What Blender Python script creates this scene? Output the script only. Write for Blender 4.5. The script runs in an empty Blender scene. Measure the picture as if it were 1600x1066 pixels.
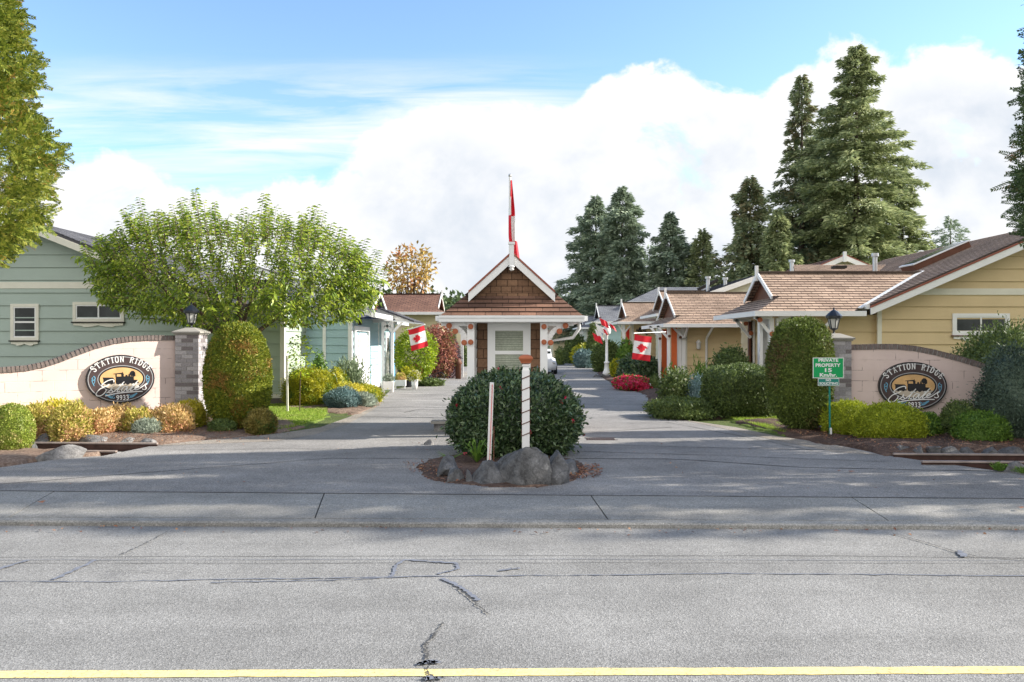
import bpy, bmesh, math, random
import numpy as np
from mathutils import Vector, Matrix, noise as mnoise
SC = bpy.context.scene
COL = SC.collection
R = math.radians
PI = math.pi
F, H, YH = 1250.0, 1.85, 533.0       # focal length in photo pixels, eye height above the driveway
def X(px, d): return (px-800)/F*d
def Z(py, d): return H-(py-YH)/F*d
def D(py): return H*F/(py-YH)        # distance of a ground point
def G(px, py, z=0.0):
    d = (H-z)*F/(py-YH); return (X(px, d), d, z)
# ---------------------------------------------------------------- tagging
def tag(o, label=None, cat=None, group=None, kind=None):
    if label: o['label'] = label
    if cat: o['category'] = cat
    if group: o['group'] = group
    if kind: o['kind'] = kind
    return o
def empty(name, loc, label, cat, group=None, rz=0):
    o = bpy.data.objects.new(name, None); COL.objects.link(o)
    o.location = loc; o.rotation_euler = (0, 0, rz); o.empty_display_size = .2
    bpy.context.view_layer.update()
    return tag(o, label, cat, group)
def link(name, me, parent=None, local=False):
    o = bpy.data.objects.new(name, me); COL.objects.link(o)
    if parent is not None:
        o.parent = parent
        if not local:
            m = Matrix.Identity(4); q = parent; chain = []
            while q is not None: chain.append(q); q = q.parent
            for q in reversed(chain): m = m @ (q.matrix_parent_inverse @ q.matrix_basis if q.parent else q.matrix_basis)
            o.matrix_parent_inverse = m.inverted()
    return o
def copy_tree(o, parent=None):
    c = o.copy(); COL.objects.link(c)
    if parent is not None: c.parent = parent
    for ch in list(o.children): copy_tree(ch, c)
    return c
# ---------------------------------------------------------------- mesh builder
class MB:
    def __init__(s): s.v = []; s.f = []; s.mi = []; s.uv = []; s.sm = []
    def face(s, pts, mi=0, uv=None, smooth=False):
        b = len(s.v); s.v += [tuple(p) for p in pts]; s.f.append(tuple(range(b, b+len(pts)))); s.mi.append(mi)
        s.uv.append(uv or [(0, 0)]*len(pts)); s.sm.append(smooth); return s
    def shared(s, verts, faces, mi=0, smooth=False):
        b = len(s.v); s.v += [tuple(p) for p in verts]
        for f in faces:
            s.f.append(tuple(i+b for i in f)); s.mi.append(mi); s.uv.append([(0, 0)]*len(f)); s.sm.append(smooth)
        return s
    def box(s, x0, x1, y0, y1, z0, z1, mi=0, M=None):
        v = [Vector(p) for p in ((x0,y0,z0),(x1,y0,z0),(x1,y1,z0),(x0,y1,z0),(x0,y0,z1),(x1,y0,z1),(x1,y1,z1),(x0,y1,z1))]
        if M is not None: v = [M @ p for p in v]
        return s.shared(v, [(0,3,2,1),(4,5,6,7),(0,1,5,4),(1,2,6,5),(2,3,7,6),(3,0,4,7)], mi)
    def bar(s, a, b, w, h, mi=0, up=(0,0,1)):
        a = Vector(a); b = Vector(b); d = b-a; L = d.length; d.normalize(); up = Vector(up)
        if abs(d.dot(up)) > .99: up = Vector((0,1,0))
        r = d.cross(up).normalized(); u = r.cross(d)
        M = Matrix((r, d, u)).transposed().to_4x4(); M.translation = a
        return s.box(-w/2, w/2, 0, L, -h/2, h/2, mi, M)
    def tube(s, pts, rad, n=8, mi=0, cap=True, smooth=True):
        pts = [Vector(p) for p in pts]
        if not hasattr(rad, '__len__'): rad = [rad]*len(pts)
        vs = []; prev = None
        for i, p in enumerate(pts):
            t = (pts[min(i+1, len(pts)-1)]-pts[max(i-1, 0)]).normalized()
            a = prev if prev is not None else (Vector((1,0,0)) if abs(t.x) < .9 else Vector((0,1,0)))
            a = (a-t*a.dot(t)).normalized(); prev = a; b = t.cross(a)
            for k in range(n):
                an = 2*PI*k/n; vs.append(p+(a*math.cos(an)+b*math.sin(an))*rad[i])
        fs = []
        for i in range(len(pts)-1):
            for k in range(n):
                k2 = (k+1) % n; fs.append((i*n+k, i*n+k2, (i+1)*n+k2, (i+1)*n+k))
        s.shared(vs, fs, mi, smooth)
        if cap:
            s.face([vs[k] for k in range(n-1, -1, -1)], mi); s.face(vs[-n:], mi)
        return s
    def lathe(s, c, prof, n=16, mi=0, smooth=True, rot=0):
        vs = []
        for r, z in prof:
            for k in range(n):
                a = 2*PI*k/n+rot; vs.append((c[0]+r*math.cos(a), c[1]+r*math.sin(a), c[2]+z))
        fs = []
        for i in range(len(prof)-1):
            for k in range(n):
                k2 = (k+1) % n; fs.append((i*n+k, i*n+k2, (i+1)*n+k2, (i+1)*n+k))
        fs.append(tuple(range(n-1, -1, -1))); fs.append(tuple(range((len(prof)-1)*n, len(prof)*n)))
        return s.shared(vs, fs, mi, smooth)
    def prism(s, poly, fn, t0, t1, mi=0):
        """poly: 2-D outline; fn(a,b,t)->xyz; extruded from t0 to t1"""
        n = len(poly); A = [fn(a, b, t0) for a, b in poly]; B = [fn(a, b, t1) for a, b in poly]
        s.face(A, mi); s.face(B[::-1], mi)
        for i in range(n):
            j = (i+1) % n; s.face([A[i], B[i], B[j], A[j]], mi)
        return s
    def ball(s, c, r, mi=0, n=10, m=6, sc=(1,1,1)):
        prof = [(math.sin(PI*i/m)*r, -math.cos(PI*i/m)*r) for i in range(m+1)]
        vs = []
        for rr, z in prof:
            for k in range(n):
                a = 2*PI*k/n; vs.append((c[0]+rr*math.cos(a)*sc[0], c[1]+rr*math.sin(a)*sc[1], c[2]+z*sc[2]))
        fs = [(i*n+k, i*n+(k+1) % n, (i+1)*n+(k+1) % n, (i+1)*n+k) for i in range(m) for k in range(n)]
        return s.shared(vs, fs, mi, True)
    def build(s, name, mats, parent=None, local=False):
        me = bpy.data.meshes.new(name); me.from_pydata(s.v, [], s.f)
        if not isinstance(mats, (list, tuple)): mats = [mats]
        for m in mats: me.materials.append(m)
        me.polygons.foreach_set('material_index', s.mi)
        me.polygons.foreach_set('use_smooth', s.sm)
        uv = me.uv_layers.new(name='UVMap'); flat = [c for f in s.uv for p in f for c in p]
        uv.data.foreach_set('uv', flat)
        me.update()
        return link(name, me, parent, local)
def np_mesh(name, verts, faces, mat, mi=None):
    me = bpy.data.meshes.new(name); n = len(verts); k = faces.shape[1]; m = len(faces)
    me.vertices.add(n); me.vertices.foreach_set('co', np.ascontiguousarray(verts, dtype=np.float32).ravel())
    me.loops.add(m*k); me.loops.foreach_set('vertex_index', np.ascontiguousarray(faces, dtype=np.int32).ravel())
    me.polygons.add(m); me.polygons.foreach_set('loop_start', np.arange(0, m*k, k, dtype=np.int32))
    me.polygons.foreach_set('loop_total', np.full(m, k, dtype=np.int32))
    for a in (mat if isinstance(mat, (list, tuple)) else [mat]): me.materials.append(a)
    if mi is not None: me.polygons.foreach_set('material_index', np.ascontiguousarray(mi, dtype=np.int32))
    me.update(calc_edges=True); me.validate()
    return me
# ---------------------------------------------------------------- materials
def new_mat(name):
    m = bpy.data.materials.new(name); m.use_nodes = True; nt = m.node_tree; nt.nodes.clear()
    out = nt.nodes.new('ShaderNodeOutputMaterial'); return m, nt, out
def N(nt, t, **kw):
    n = nt.nodes.new(t)
    for k, v in kw.items():
        if k.startswith('i_'):
            key = k[2:]; key = int(key) if key.isdigit() else key.replace('_', ' ')
            n.inputs[key].default_value = v
        else: setattr(n, k, v)
    return n
def ramp(nt, fac, stops, interp='LINEAR'):
    r = nt.nodes.new('ShaderNodeValToRGB'); r.color_ramp.interpolation = interp
    el = r.color_ramp.elements
    while len(el) > 1: el.remove(el[0])
    el[0].position = stops[0][0]; el[0].color = (*stops[0][1][:3], 1)
    for p, c in stops[1:]:
        e = el.new(p); e.color = (*c[:3], 1)
    nt.links.new(fac, r.inputs[0]); return r.outputs[0]
def mixc(nt, a, b, fac, mode='MIX'):
    n = nt.nodes.new('ShaderNodeMix'); n.data_type = 'RGBA'; n.blend_type = mode
    for sock, v in ((n.inputs[0], fac), (n.inputs[6], a), (n.inputs[7], b)):
        if isinstance(v, bpy.types.NodeSocket): nt.links.new(v, sock)
        elif isinstance(v, (int, float)): sock.default_value = v
        else: sock.default_value = (*v[:3], 1)
    return n.outputs[2]
def math_(nt, op, a, b=None, c=None, clamp=False):
    n = nt.nodes.new('ShaderNodeMath'); n.operation = op; n.use_clamp = clamp
    for i, v in enumerate((a, b, c)):
        if v is None: continue
        if isinstance(v, bpy.types.NodeSocket): nt.links.new(v, n.inputs[i])
        else: n.inputs[i].default_value = v
    return n.outputs[0]
def noise_(nt, vec, scale, detail=4, rough=.55, dist=0):
    n = N(nt, 'ShaderNodeTexNoise', i_Scale=scale, i_Detail=detail, i_Roughness=rough, i_Distortion=dist)
    if vec is not None: nt.links.new(vec, n.inputs['Vector'])
    return n.outputs['Fac']
def coords(nt, kind='Object', scale=None):
    t = nt.nodes.new('ShaderNodeTexCoord'); o = t.outputs[kind]
    if scale:
        m = N(nt, 'ShaderNodeMapping'); m.inputs['Scale'].default_value = scale; nt.links.new(o, m.inputs[0]); o = m.outputs[0]
    return o
def bump(nt, h, strength, dist=.02):
    b = N(nt, 'ShaderNodeBump', i_Strength=strength, i_Distance=dist); nt.links.new(h, b.inputs['Height']); return b.outputs[0]
def principled(nt, out, col, rough=.7, spec=.3, nrm=None, metal=0):
    p = nt.nodes.new('ShaderNodeBsdfPrincipled')
    if isinstance(col, bpy.types.NodeSocket): nt.links.new(col, p.inputs['Base Color'])
    else: p.inputs['Base Color'].default_value = (*col[:3], 1)
    if isinstance(rough, bpy.types.NodeSocket): nt.links.new(rough, p.inputs['Roughness'])
    else: p.inputs['Roughness'].default_value = rough
    p.inputs['Specular IOR Level'].default_value = spec; p.inputs['Metallic'].default_value = metal
    if nrm is not None: nt.links.new(nrm, p.inputs['Normal'])
    nt.links.new(p.outputs[0], out.inputs[0]); return p
def sc(c, k): return tuple(min(1, x*k) for x in c)
def mat(name, c, rough=.6, var=.12, scale=6, bmp=.15, spec=.3, metal=0, fine=60):
    m, nt, out = new_mat(name); co = coords(nt)
    f = noise_(nt, co, scale, 5); g = noise_(nt, co, fine, 2)
    fg = math_(nt, 'ADD', math_(nt, 'MULTIPLY', f, .7), math_(nt, 'MULTIPLY', g, .3))
    col = ramp(nt, fg, [(.3, sc(c, 1-var)), (.5, c), (.7, sc(c, 1+var))])
    principled(nt, out, col, rough, spec, bump(nt, g, bmp, .004) if bmp else None, metal); return m
def leaf_mat(name, cols, patch=None, trans=.3, rough=.5, pscale=2.0, spec=.35, pmin=.52):
    """cols: darkest..lightest picked per leaf; patch: a second colour in soft-edged patches"""
    m, nt, out = new_mat(name); g = nt.nodes.new('ShaderNodeNewGeometry'); co = coords(nt)
    rnd = g.outputs['Random Per Island']; nz = noise_(nt, co, pscale*1.7, 3)
    f = math_(nt, 'ADD', math_(nt, 'MULTIPLY', rnd, .65), math_(nt, 'MULTIPLY', nz, .38))
    n = len(cols); col = ramp(nt, f, [(.12+.76*i/(n-1), c) for i, c in enumerate(cols)])
    if patch:
        pn = noise_(nt, co, pscale, 3); pf = math_(nt, 'ADD', pn, math_(nt, 'MULTIPLY', math_(nt, 'SUBTRACT', rnd, .5), .22))
        w = ramp(nt, pf, [(pmin, (0,0,0)), (pmin+.13, (1,1,1))]); col = mixc(nt, col, patch, w)
    p = nt.nodes.new('ShaderNodeBsdfPrincipled'); nt.links.new(col, p.inputs['Base Color'])
    p.inputs['Roughness'].default_value = rough; p.inputs['Specular IOR Level'].default_value = spec
    t = nt.nodes.new('ShaderNodeBsdfTranslucent'); nt.links.new(col, t.inputs[0])
    mx = nt.nodes.new('ShaderNodeMixShader'); mx.inputs[0].default_value = trans
    nt.links.new(p.outputs[0], mx.inputs[1]); nt.links.new(t.outputs[0], mx.inputs[2]); nt.links.new(mx.outputs[0], out.inputs[0])
    return m
def asphalt(name, base, stain=.16, speck=.45, tint=(1,1,1)):
    m, nt, out = new_mat(name); co = coords(nt)
    v = N(nt, 'ShaderNodeTexVoronoi', i_Scale=105.0); nt.links.new(co, v.inputs['Vector'])
    sepc = nt.nodes.new('ShaderNodeSeparateColor'); nt.links.new(v.outputs['Color'], sepc.inputs[0])
    fine = noise_(nt, co, 48, 3, .7); big = noise_(nt, co, .55, 5); mid = noise_(nt, co, 4, 5)
    k = ramp(nt, sepc.outputs[0], [(0, (1-speck,)*3), (.45, (1,)*3), (.8, (1+speck*.3,)*3), (1, (1+speck*1.3,)*3)])
    k2 = ramp(nt, fine, [(.3, (.74,)*3), (.5, (1,)*3), (.72, (1.22,)*3)])
    k3 = ramp(nt, big, [(.3, (1-stain,)*3), (.7, (1+stain*.7,)*3)]); k4 = ramp(nt, mid, [(.3, (.92,)*3), (.7, (1.07,)*3)])
    c = mixc(nt, tuple(a*base for a in tint), k, 1, 'MULTIPLY')
    for q in (k2, k3, k4): c = mixc(nt, c, q, 1, 'MULTIPLY')
    lane = noise_(nt, coords(nt, 'Object', (.12, 1.7, 1)), 1.0, 4); c = mixc(nt, c, ramp(nt, lane, [(.35, (.90,)*3), (.65, (1.08,)*3)]), 1, 'MULTIPLY')
    oil = noise_(nt, co, 1.3, 3); c = mixc(nt, c, (.10,.10,.105), ramp(nt, oil, [(.66, (0,)*3), (.78, (.45,)*3)]))
    hgt = math_(nt, 'ADD', v.outputs['Distance'], fine)
    principled(nt, out, c, .9, .15, bump(nt, hgt, .5, .006)); return m
def concrete(name, base, joints=False):
    m, nt, out = new_mat(name); co = coords(nt)
    big = noise_(nt, co, .9, 5); fine = noise_(nt, co, 90, 3, .7); v = N(nt, 'ShaderNodeTexVoronoi', i_Scale=60.0); nt.links.new(co, v.inputs['Vector'])
    a = ramp(nt, big, [(.3, sc(base, .8)), (.7, sc(base, 1.12))]); b = ramp(nt, fine, [(.3, (.78,)*3), (.7, (1.2,)*3)])
    d = ramp(nt, v.outputs['Distance'], [(0, (.72,)*3), (.25, (1,)*3)])
    c = mixc(nt, mixc(nt, a, b, 1, 'MULTIPLY'), d, 1, 'MULTIPLY')
    principled(nt, out, c, .9, .15, bump(nt, fine, .4, .004)); return m
def brick_uv(name, c1, c2, mortar, bw, bh, ms=.01, off=.5, rough=.85, bias=0., bmp=.4, stain=None, squash=1.0, lap=False, vary=.25):
    """procedural bricks / shingles in metres on the UV map"""
    m, nt, out = new_mat(name); uv = coords(nt, 'UV'); co = coords(nt)
    b = N(nt, 'ShaderNodeTexBrick', offset=off, squash=squash)
    for k, v in (('Scale', 1.0), ('Mortar Size', ms), ('Brick Width', bw), ('Row Height', bh), ('Bias', bias), ('Mortar Smooth', .1)): b.inputs[k].default_value = v
    b.inputs['Color1'].default_value = (*c1, 1); b.inputs['Color2'].default_value = (*c2, 1); b.inputs['Mortar'].default_value = (*mortar, 1)
    nt.links.new(uv, b.inputs['Vector'])
    big = noise_(nt, co, .8, 5); fine = noise_(nt, co, 26, 4, .65)
    c = mixc(nt, b.outputs['Color'], ramp(nt, big, [(.3, (1-vary,)*3), (.7, (1+vary*.7,)*3)]), 1, 'MULTIPLY')
    c = mixc(nt, c, ramp(nt, fine, [(.3, (.8,)*3), (.7, (1.18,)*3)]), 1, 'MULTIPLY')
    if stain is not None: c = mixc(nt, c, stain, ramp(nt, noise_(nt, co, 2.2, 5), [(.56, (0,0,0)), (.72, (.8,)*3)]))
    inv = math_(nt, 'SUBTRACT', 1.0, b.outputs['Fac'])
    principled(nt, out, c, rough, .2, bump(nt, inv, bmp, .008)); return m
def glass_mat(name, c=(.035,.042,.042), rough=.12):
    m, nt, out = new_mat(name); co = coords(nt); f = noise_(nt, co, 1.6, 3)
    principled(nt, out, ramp(nt, f, [(.35, sc(c, .6)), (.65, sc(c, 1.3))]), rough, .22); return m
# ---------------------------------------------------------------- material library
W = {}
W['white'] = mat('white_paint', (.74,.74,.73), .45, .05, 3, .05)
W['cream'] = mat('cream_paint', (.66,.64,.55), .5, .05, 3, .05)
W['orange'] = mat('orange_paint', (.62,.13,.035), .45, .08)
W['redtrim'] = mat('red_edge', (.26,.085,.055), .6, .15)
W['terracotta'] = mat('terracotta', (.38,.12,.055), .6, .15)
W['black'] = mat('black_metal', (.012,.014,.02), .3, .1, 6, .05, .5)
W['steel'] = mat('galvanised_steel', (.42,.43,.44), .35, .12, 6, .05, .5, .7)
W['rust'] = mat('rusty_rail', (.05,.025,.02), .75, .45, 7, .5)
W['railtop'] = mat('worn_rail_head', (.26,.21,.185), .45, .3, 7, .3, .5)
W['bark'] = mat('bark', (.10,.072,.055), .9, .35, 9, .8)
W['bark_far'] = mat('grey_bark', (.085,.065,.05), .9, .3, 2, .5)
def rockmat(name, c):
    m, nt, out = new_mat(name); co = coords(nt); a = noise_(nt, co, 4.5, 7, .62); b = noise_(nt, co, 30, 4, .7)
    wv = N(nt, 'ShaderNodeTexVoronoi', feature='DISTANCE_TO_EDGE', i_Scale=3.2); mp = N(nt, 'ShaderNodeMixRGB', i_Fac=.18); nt.links.new(co, mp.inputs[1])
    nn = N(nt, 'ShaderNodeTexNoise', i_Scale=5.0); nt.links.new(co, nn.inputs['Vector']); nt.links.new(nn.outputs['Color'], mp.inputs[2]); nt.links.new(mp.outputs[0], wv.inputs['Vector'])
    col = ramp(nt, math_(nt, 'ADD', math_(nt, 'MULTIPLY', a, .7), math_(nt, 'MULTIPLY', b, .3)), [(.36, sc(c, .35)), (.47, sc(c, .85)), (.55, sc(c, 1.15)), (.66, sc(c, 2.0))])
    cr = ramp(nt, wv.outputs['Distance'], [(0, (.72,)*3), (.03, (1,)*3)]); col = mixc(nt, col, cr, 1, 'MULTIPLY')
    h = math_(nt, 'ADD', math_(nt, 'MULTIPLY', a, 1.), math_(nt, 'MULTIPLY', b, .35)); principled(nt, out, col, .85, .25, bump(nt, h, .9, .05)); return m
W['rock'] = rockmat('grey_rock', (.12,.12,.122))
W['rock_light'] = rockmat('pale_rock', (.19,.183,.178))
W['green_siding'] = mat('green_siding', (.345,.415,.37), .6, .05, 2, .06)
W['olive_siding'] = mat('soft_green_siding', (.335,.40,.315), .6, .05, 2, .06)
W['blue_siding'] = mat('blue_siding', (.34,.48,.52), .6, .05, 2, .06)
W['deepblue'] = mat('deep_blue_trim', (.12,.28,.45), .55, .05, 2, .05)
W['tan_siding'] = mat('tan_siding', (.59,.46,.265), .6, .09, 1, .06)
W['pale_siding'] = mat('pale_yellow_siding', (.62,.55,.36), .6, .05, 2, .06)
W['cream_siding'] = mat('cream_siding', (.60,.60,.48), .6, .05, 2, .06)
W['dark'] = mat('dark_recess', (.03,.026,.022), .8, .2)
W['brown_trim'] = mat('brown_trim', (.12,.05,.03), .6, .2)
W['found'] = concrete('foundation', (.13,.115,.10))
W['shingle_tan'] = brick_uv('tan_shingles', (.42,.305,.23), (.29,.205,.155), (.10,.075,.06), .30, .16, .010, bias=-.1)
W['shingle_brown'] = brick_uv('brown_shingles', (.27,.15,.11), (.20,.11,.085), (.05,.03,.025), .30, .16, .012)
W['shingle_grey'] = brick_uv('grey_shingles', (.24,.25,.27), (.165,.175,.20), (.06,.06,.07), .30, .15, .012)
W['shake_roof'] = brick_uv('cedar_shake_roof', (.205,.115,.08), (.12,.068,.05), (.055,.034,.026), .33, .125, .007, .37, vary=.35)
W['shake_wall'] = brick_uv('cedar_shake_wall', (.20,.115,.068), (.125,.070,.043), (.05,.028,.018), .21, .20, .007, .42, vary=.3)
W['brick'] = brick_uv('grey_bricks', (.33,.32,.34), (.20,.19,.205), (.40,.38,.37), .21, .075, .011, bmp=.7)
W['coping'] = mat('coping_brick', (.155,.125,.115), .85, .45, 14, .5)
W['mortar'] = mat('mortar', (.30,.29,.28), .9, .15, 20, .4)
W['capstone'] = concrete('cap_stone', (.30,.285,.26))
W['glass'] = glass_mat('dark_glass')
W['lampglass'] = glass_mat('lantern_glass', (.42,.42,.40), .12)
W['blind'] = brick_uv('window_blinds', (.35,.37,.30), (.31,.34,.27), (.16,.18,.14), 4, .035, .006, 0, bmp=.2, vary=.4)
W['flag_red'] = mat('flag_red', (.62,.015,.03), .6, .06, 3, .05)
W['flag_white'] = mat('flag_white', (.78,.77,.76), .6, .03, 3, .05)
W['sign_green'] = mat('sign_green', (.0,.30,.085), .45, .06, 3, .02)
W['sign_teal'] = mat('sign_teal', (.01,.19,.15), .45, .06, 3, .02)
W['sign_dark'] = mat('sign_brown', (.055,.036,.036), .55, .3, 9, .1)
W['sign_black'] = mat('sign_black', (.01,.01,.013), .4, .1)
W['sign_grey'] = mat('sign_grey', (.30,.30,.31), .5, .1)
W['sign_tan'] = mat('sign_sunset', (.55,.34,.15), .6, .25, 5, .1)
W['sign_blue'] = mat('sign_blue', (.13,.33,.47), .5, .1)
W['yellow_paint'] = mat('yellow_paint', (.80,.62,.02), .45, .08)
W['red_paint'] = mat('red_paint', (.62,.03,.015), .4, .08)
def pinkwall():
    m, nt, out = new_mat('pink_painted_block'); uv = coords(nt, 'UV'); co = coords(nt)
    b = N(nt, 'ShaderNodeTexBrick', offset=.5)
    for k, v in (('Scale', 1.0), ('Mortar Size', .006), ('Brick Width', .42), ('Row Height', .21), ('Mortar Smooth', .3)): b.inputs[k].default_value = v
    nt.links.new(uv, b.inputs['Vector'])
    base = ramp(nt, noise_(nt, co, 1.5, 4), [(.3, (.58,.465,.43)), (.7, (.665,.54,.50))])
    jm = math_(nt, 'MULTIPLY', b.outputs['Fac'], ramp(nt, noise_(nt, co, 5, 4), [(.50, (0,0,0)), (.60, (1,1,1))]))
    c = mixc(nt, base, (.16,.12,.11), math_(nt, 'MULTIPLY', jm, .8))
    low = mixc(nt, c, (.35,.27,.22), ramp(nt, noise_(nt, co, 3, 5), [(.62, (0,0,0)), (.8, (.35,)*3)]))
    inv = math_(nt, 'SUBTRACT', 1.0, b.outputs['Fac'])
    h = math_(nt, 'ADD', math_(nt, 'MULTIPLY', inv, .5), math_(nt, 'MULTIPLY', noise_(nt, co, 40, 3), .3))
    principled(nt, out, low, .75, .2, bump(nt, h, .5, .01)); return m
W['pink'] = pinkwall()
def soilmat(name, a, b, c):
    m, nt, out = new_mat(name); co = coords(nt)
    f = noise_(nt, co, 22, 6, .7); g = noise_(nt, co, 1.6, 4)
    col = ramp(nt, math_(nt, 'ADD', math_(nt, 'MULTIPLY', f, .7), math_(nt, 'MULTIPLY', g, .3)), [(.3, a), (.5, b), (.68, c)])
    principled(nt, out, col, .95, .1, bump(nt, f, .9, .03)); return m
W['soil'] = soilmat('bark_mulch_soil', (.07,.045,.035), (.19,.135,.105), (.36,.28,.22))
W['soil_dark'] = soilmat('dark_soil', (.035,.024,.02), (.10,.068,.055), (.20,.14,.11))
W['gravel'] = soilmat('gravel', (.12,.12,.12), (.30,.30,.29), (.55,.54,.52))
W['lawn'] = soilmat('lawn_soil', (.05,.08,.02), (.12,.17,.035), (.24,.26,.08))
W['ground'] = soilmat('ground_grass', (.04,.06,.02), (.09,.12,.04), (.16,.16,.08))
W['road'] = asphalt('road_asphalt', .222, tint=(1,.99,.965), speck=.28)
W['drive'] = asphalt('driveway_asphalt', .235, .2, .4, (1.04,1.0,.955))
W['drive_tan'] = asphalt('gravelly_asphalt', .25, .2, .4, (1.12,1,.86))
W['walk'] = asphalt('sidewalk_concrete', .255, .22, .3, (1.03,1,.93))
W['tar'] = mat('crack_sealant', (.155,.165,.195), .6, .2, 12, .1)
W['crack'] = mat('open_crack', (.06,.06,.06), .95, .2)
def linemat():
    m, nt, out = new_mat('yellow_road_line'); co = coords(nt)
    f = math_(nt, 'ADD', math_(nt, 'MULTIPLY', noise_(nt, co, 45, 4, .7), .75), math_(nt, 'MULTIPLY', noise_(nt, co, 3, 4), .25))
    col = ramp(nt, f, [(.36, (.25,.23,.16)), (.46, (.74,.59,.24)), (.7, (.86,.72,.32))])
    principled(nt, out, col, .8, .2, bump(nt, f, .3, .004)); return m
W['line'] = linemat()
# leaves
L = {}
L['cherry'] = leaf_mat('cherry_leaves', [(.06,.11,.018), (.16,.25,.025), (.32,.42,.04), (.52,.56,.10)], None, .45, .38, 1.2, .6)
L['cypress'] = leaf_mat('cypress_sprays', [(.05,.08,.012), (.13,.18,.022), (.25,.29,.035), (.40,.39,.07)], (.33,.16,.04), .3, .6, 1.1, pmin=.60)
L['cypress_dark'] = leaf_mat('dark_cypress_sprays', [(.04,.07,.03), (.08,.13,.05), (.14,.20,.07)], (.22,.12,.05), .25, .6, 1.3, pmin=.62)
L['fir'] = leaf_mat('fir_needles', [(.15,.19,.105), (.25,.30,.15), (.36,.41,.20), (.48,.50,.27)], None, .28, .65, .25)
L['fir_blue'] = leaf_mat('blue_fir_needles', [(.18,.235,.175), (.27,.34,.24), (.38,.45,.31)], None, .25, .65, .25)
L['fir_brown'] = leaf_mat('brown_fir_needles', [(.18,.225,.14), (.29,.35,.19), (.41,.45,.24)], (.24,.20,.11), .25, .65, .35)
L['yew'] = leaf_mat('clipped_yew_left', [(.04,.07,.01), (.12,.17,.015), (.22,.26,.02), (.34,.34,.04)], (.34,.20,.05), .25, .6, 1.9, pmin=.57)
L['yew_skirt'] = leaf_mat('bronze_yew', [(.10,.08,.02), (.24,.20,.04), (.36,.28,.09)], (.07,.12,.02), .25, .6, 3)
L['yew_dark'] = leaf_mat('clipped_yew_right', [(.055,.08,.02), (.11,.16,.03), (.19,.245,.045)], (.15,.10,.045), .2, .6, 1.2, pmin=.56)
L['hedge'] = leaf_mat('hedge_leaves', [(.05,.075,.025), (.10,.15,.04), (.17,.22,.06)], None, .2, .55, 2)
L['rhodo'] = leaf_mat('rhododendron_leaves', [(.018,.035,.018), (.04,.08,.032), (.08,.135,.05), (.17,.23,.10)], None, .12, .33, 2, .6)
L['orange'] = leaf_mat('orange_spirea', [(.26,.20,.05), (.60,.42,.17), (.80,.60,.34)], (.66,.33,.20), .3, .6, 3, pmin=.56)
L['orange_green'] = leaf_mat('gold_green_spirea', [(.17,.20,.03), (.46,.41,.08), (.74,.60,.22)], (.68,.42,.22), .3, .6, 2.2, pmin=.50)
L['yellow'] = leaf_mat('yellow_leaves', [(.36,.33,.03), (.58,.50,.05), (.74,.64,.10)], (.32,.36,.03), .3, .6, 3, pmin=.55)
L['gold'] = leaf_mat('gold_euonymus', [(.14,.18,.015), (.38,.38,.02), (.62,.54,.03)], (.10,.19,.02), .3, .5, 3, pmin=.55)
L['lime'] = leaf_mat('lime_conifer', [(.14,.19,.015), (.28,.34,.02), (.46,.50,.035)], None, .25, .6, 2)
L['silver'] = leaf_mat('silver_leaves', [(.17,.21,.16), (.28,.33,.26), (.40,.44,.36)], None, .2, .6, 3)
L['bluegreen'] = leaf_mat('blue_juniper', [(.05,.10,.10), (.11,.19,.19), (.22,.31,.31)], None, .15, .6, 3)
L['bluedark'] = leaf_mat('dusky_blue_yew', [(.03,.05,.038), (.065,.10,.068), (.13,.18,.125)], None, .12, .6, 2)
L['green'] = leaf_mat('fresh_green', [(.05,.11,.02), (.11,.21,.03), (.20,.32,.05)], None, .3, .5, 3)
L['boxwood'] = leaf_mat('boxwood', [(.10,.15,.02), (.24,.31,.04), (.40,.44,.09)], (.48,.42,.17), .25, .5, 7, pmin=.56)
L['maple'] = leaf_mat('red_maple', [(.16,.05,.045), (.34,.12,.09), (.48,.24,.14)], (.16,.17,.05), .3, .6, 1.2)
L['purple'] = leaf_mat('purple_leaves', [(.05,.03,.045), (.11,.07,.085), (.20,.14,.15)], None, .2, .6, 2)
L['autumn'] = leaf_mat('autumn_leaves', [(.24,.17,.05), (.45,.30,.08), (.50,.40,.12)], (.42,.17,.07), .3, .6, .6)
L['laurel'] = leaf_mat('round_tree_leaves', [(.09,.16,.015), (.26,.36,.02), (.46,.54,.03)], None, .35, .45, 1.5)
L['grass'] = leaf_mat('grass_blades', [(.12,.20,.02), (.26,.38,.04), (.40,.50,.08)], (.50,.44,.20), .35, .6, 2, pmin=.62)
L['rosemary'] = leaf_mat('rosemary', [(.10,.14,.08), (.19,.25,.14), (.30,.36,.22)], None, .2, .6, 3)
L['redfl'] = leaf_mat('red_petals', [(.42,.015,.03), (.62,.03,.08), (.70,.10,.20)], None, .3)
L['pinkfl'] = leaf_mat('pink_petals', [(.60,.12,.20), (.70,.25,.30)], None, .3)
L['whitefl'] = leaf_mat('white_petals', [(.60,.58,.35), (.75,.74,.60)], None, .3)
L['debris'] = leaf_mat('fallen_leaves', [(.12,.05,.03), (.26,.11,.06), (.40,.22,.10)], None, .1)
L['hill'] = leaf_mat('far_hill_trees', [(.05,.09,.03), (.09,.13,.05), (.13,.17,.07)], None, .1)
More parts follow.
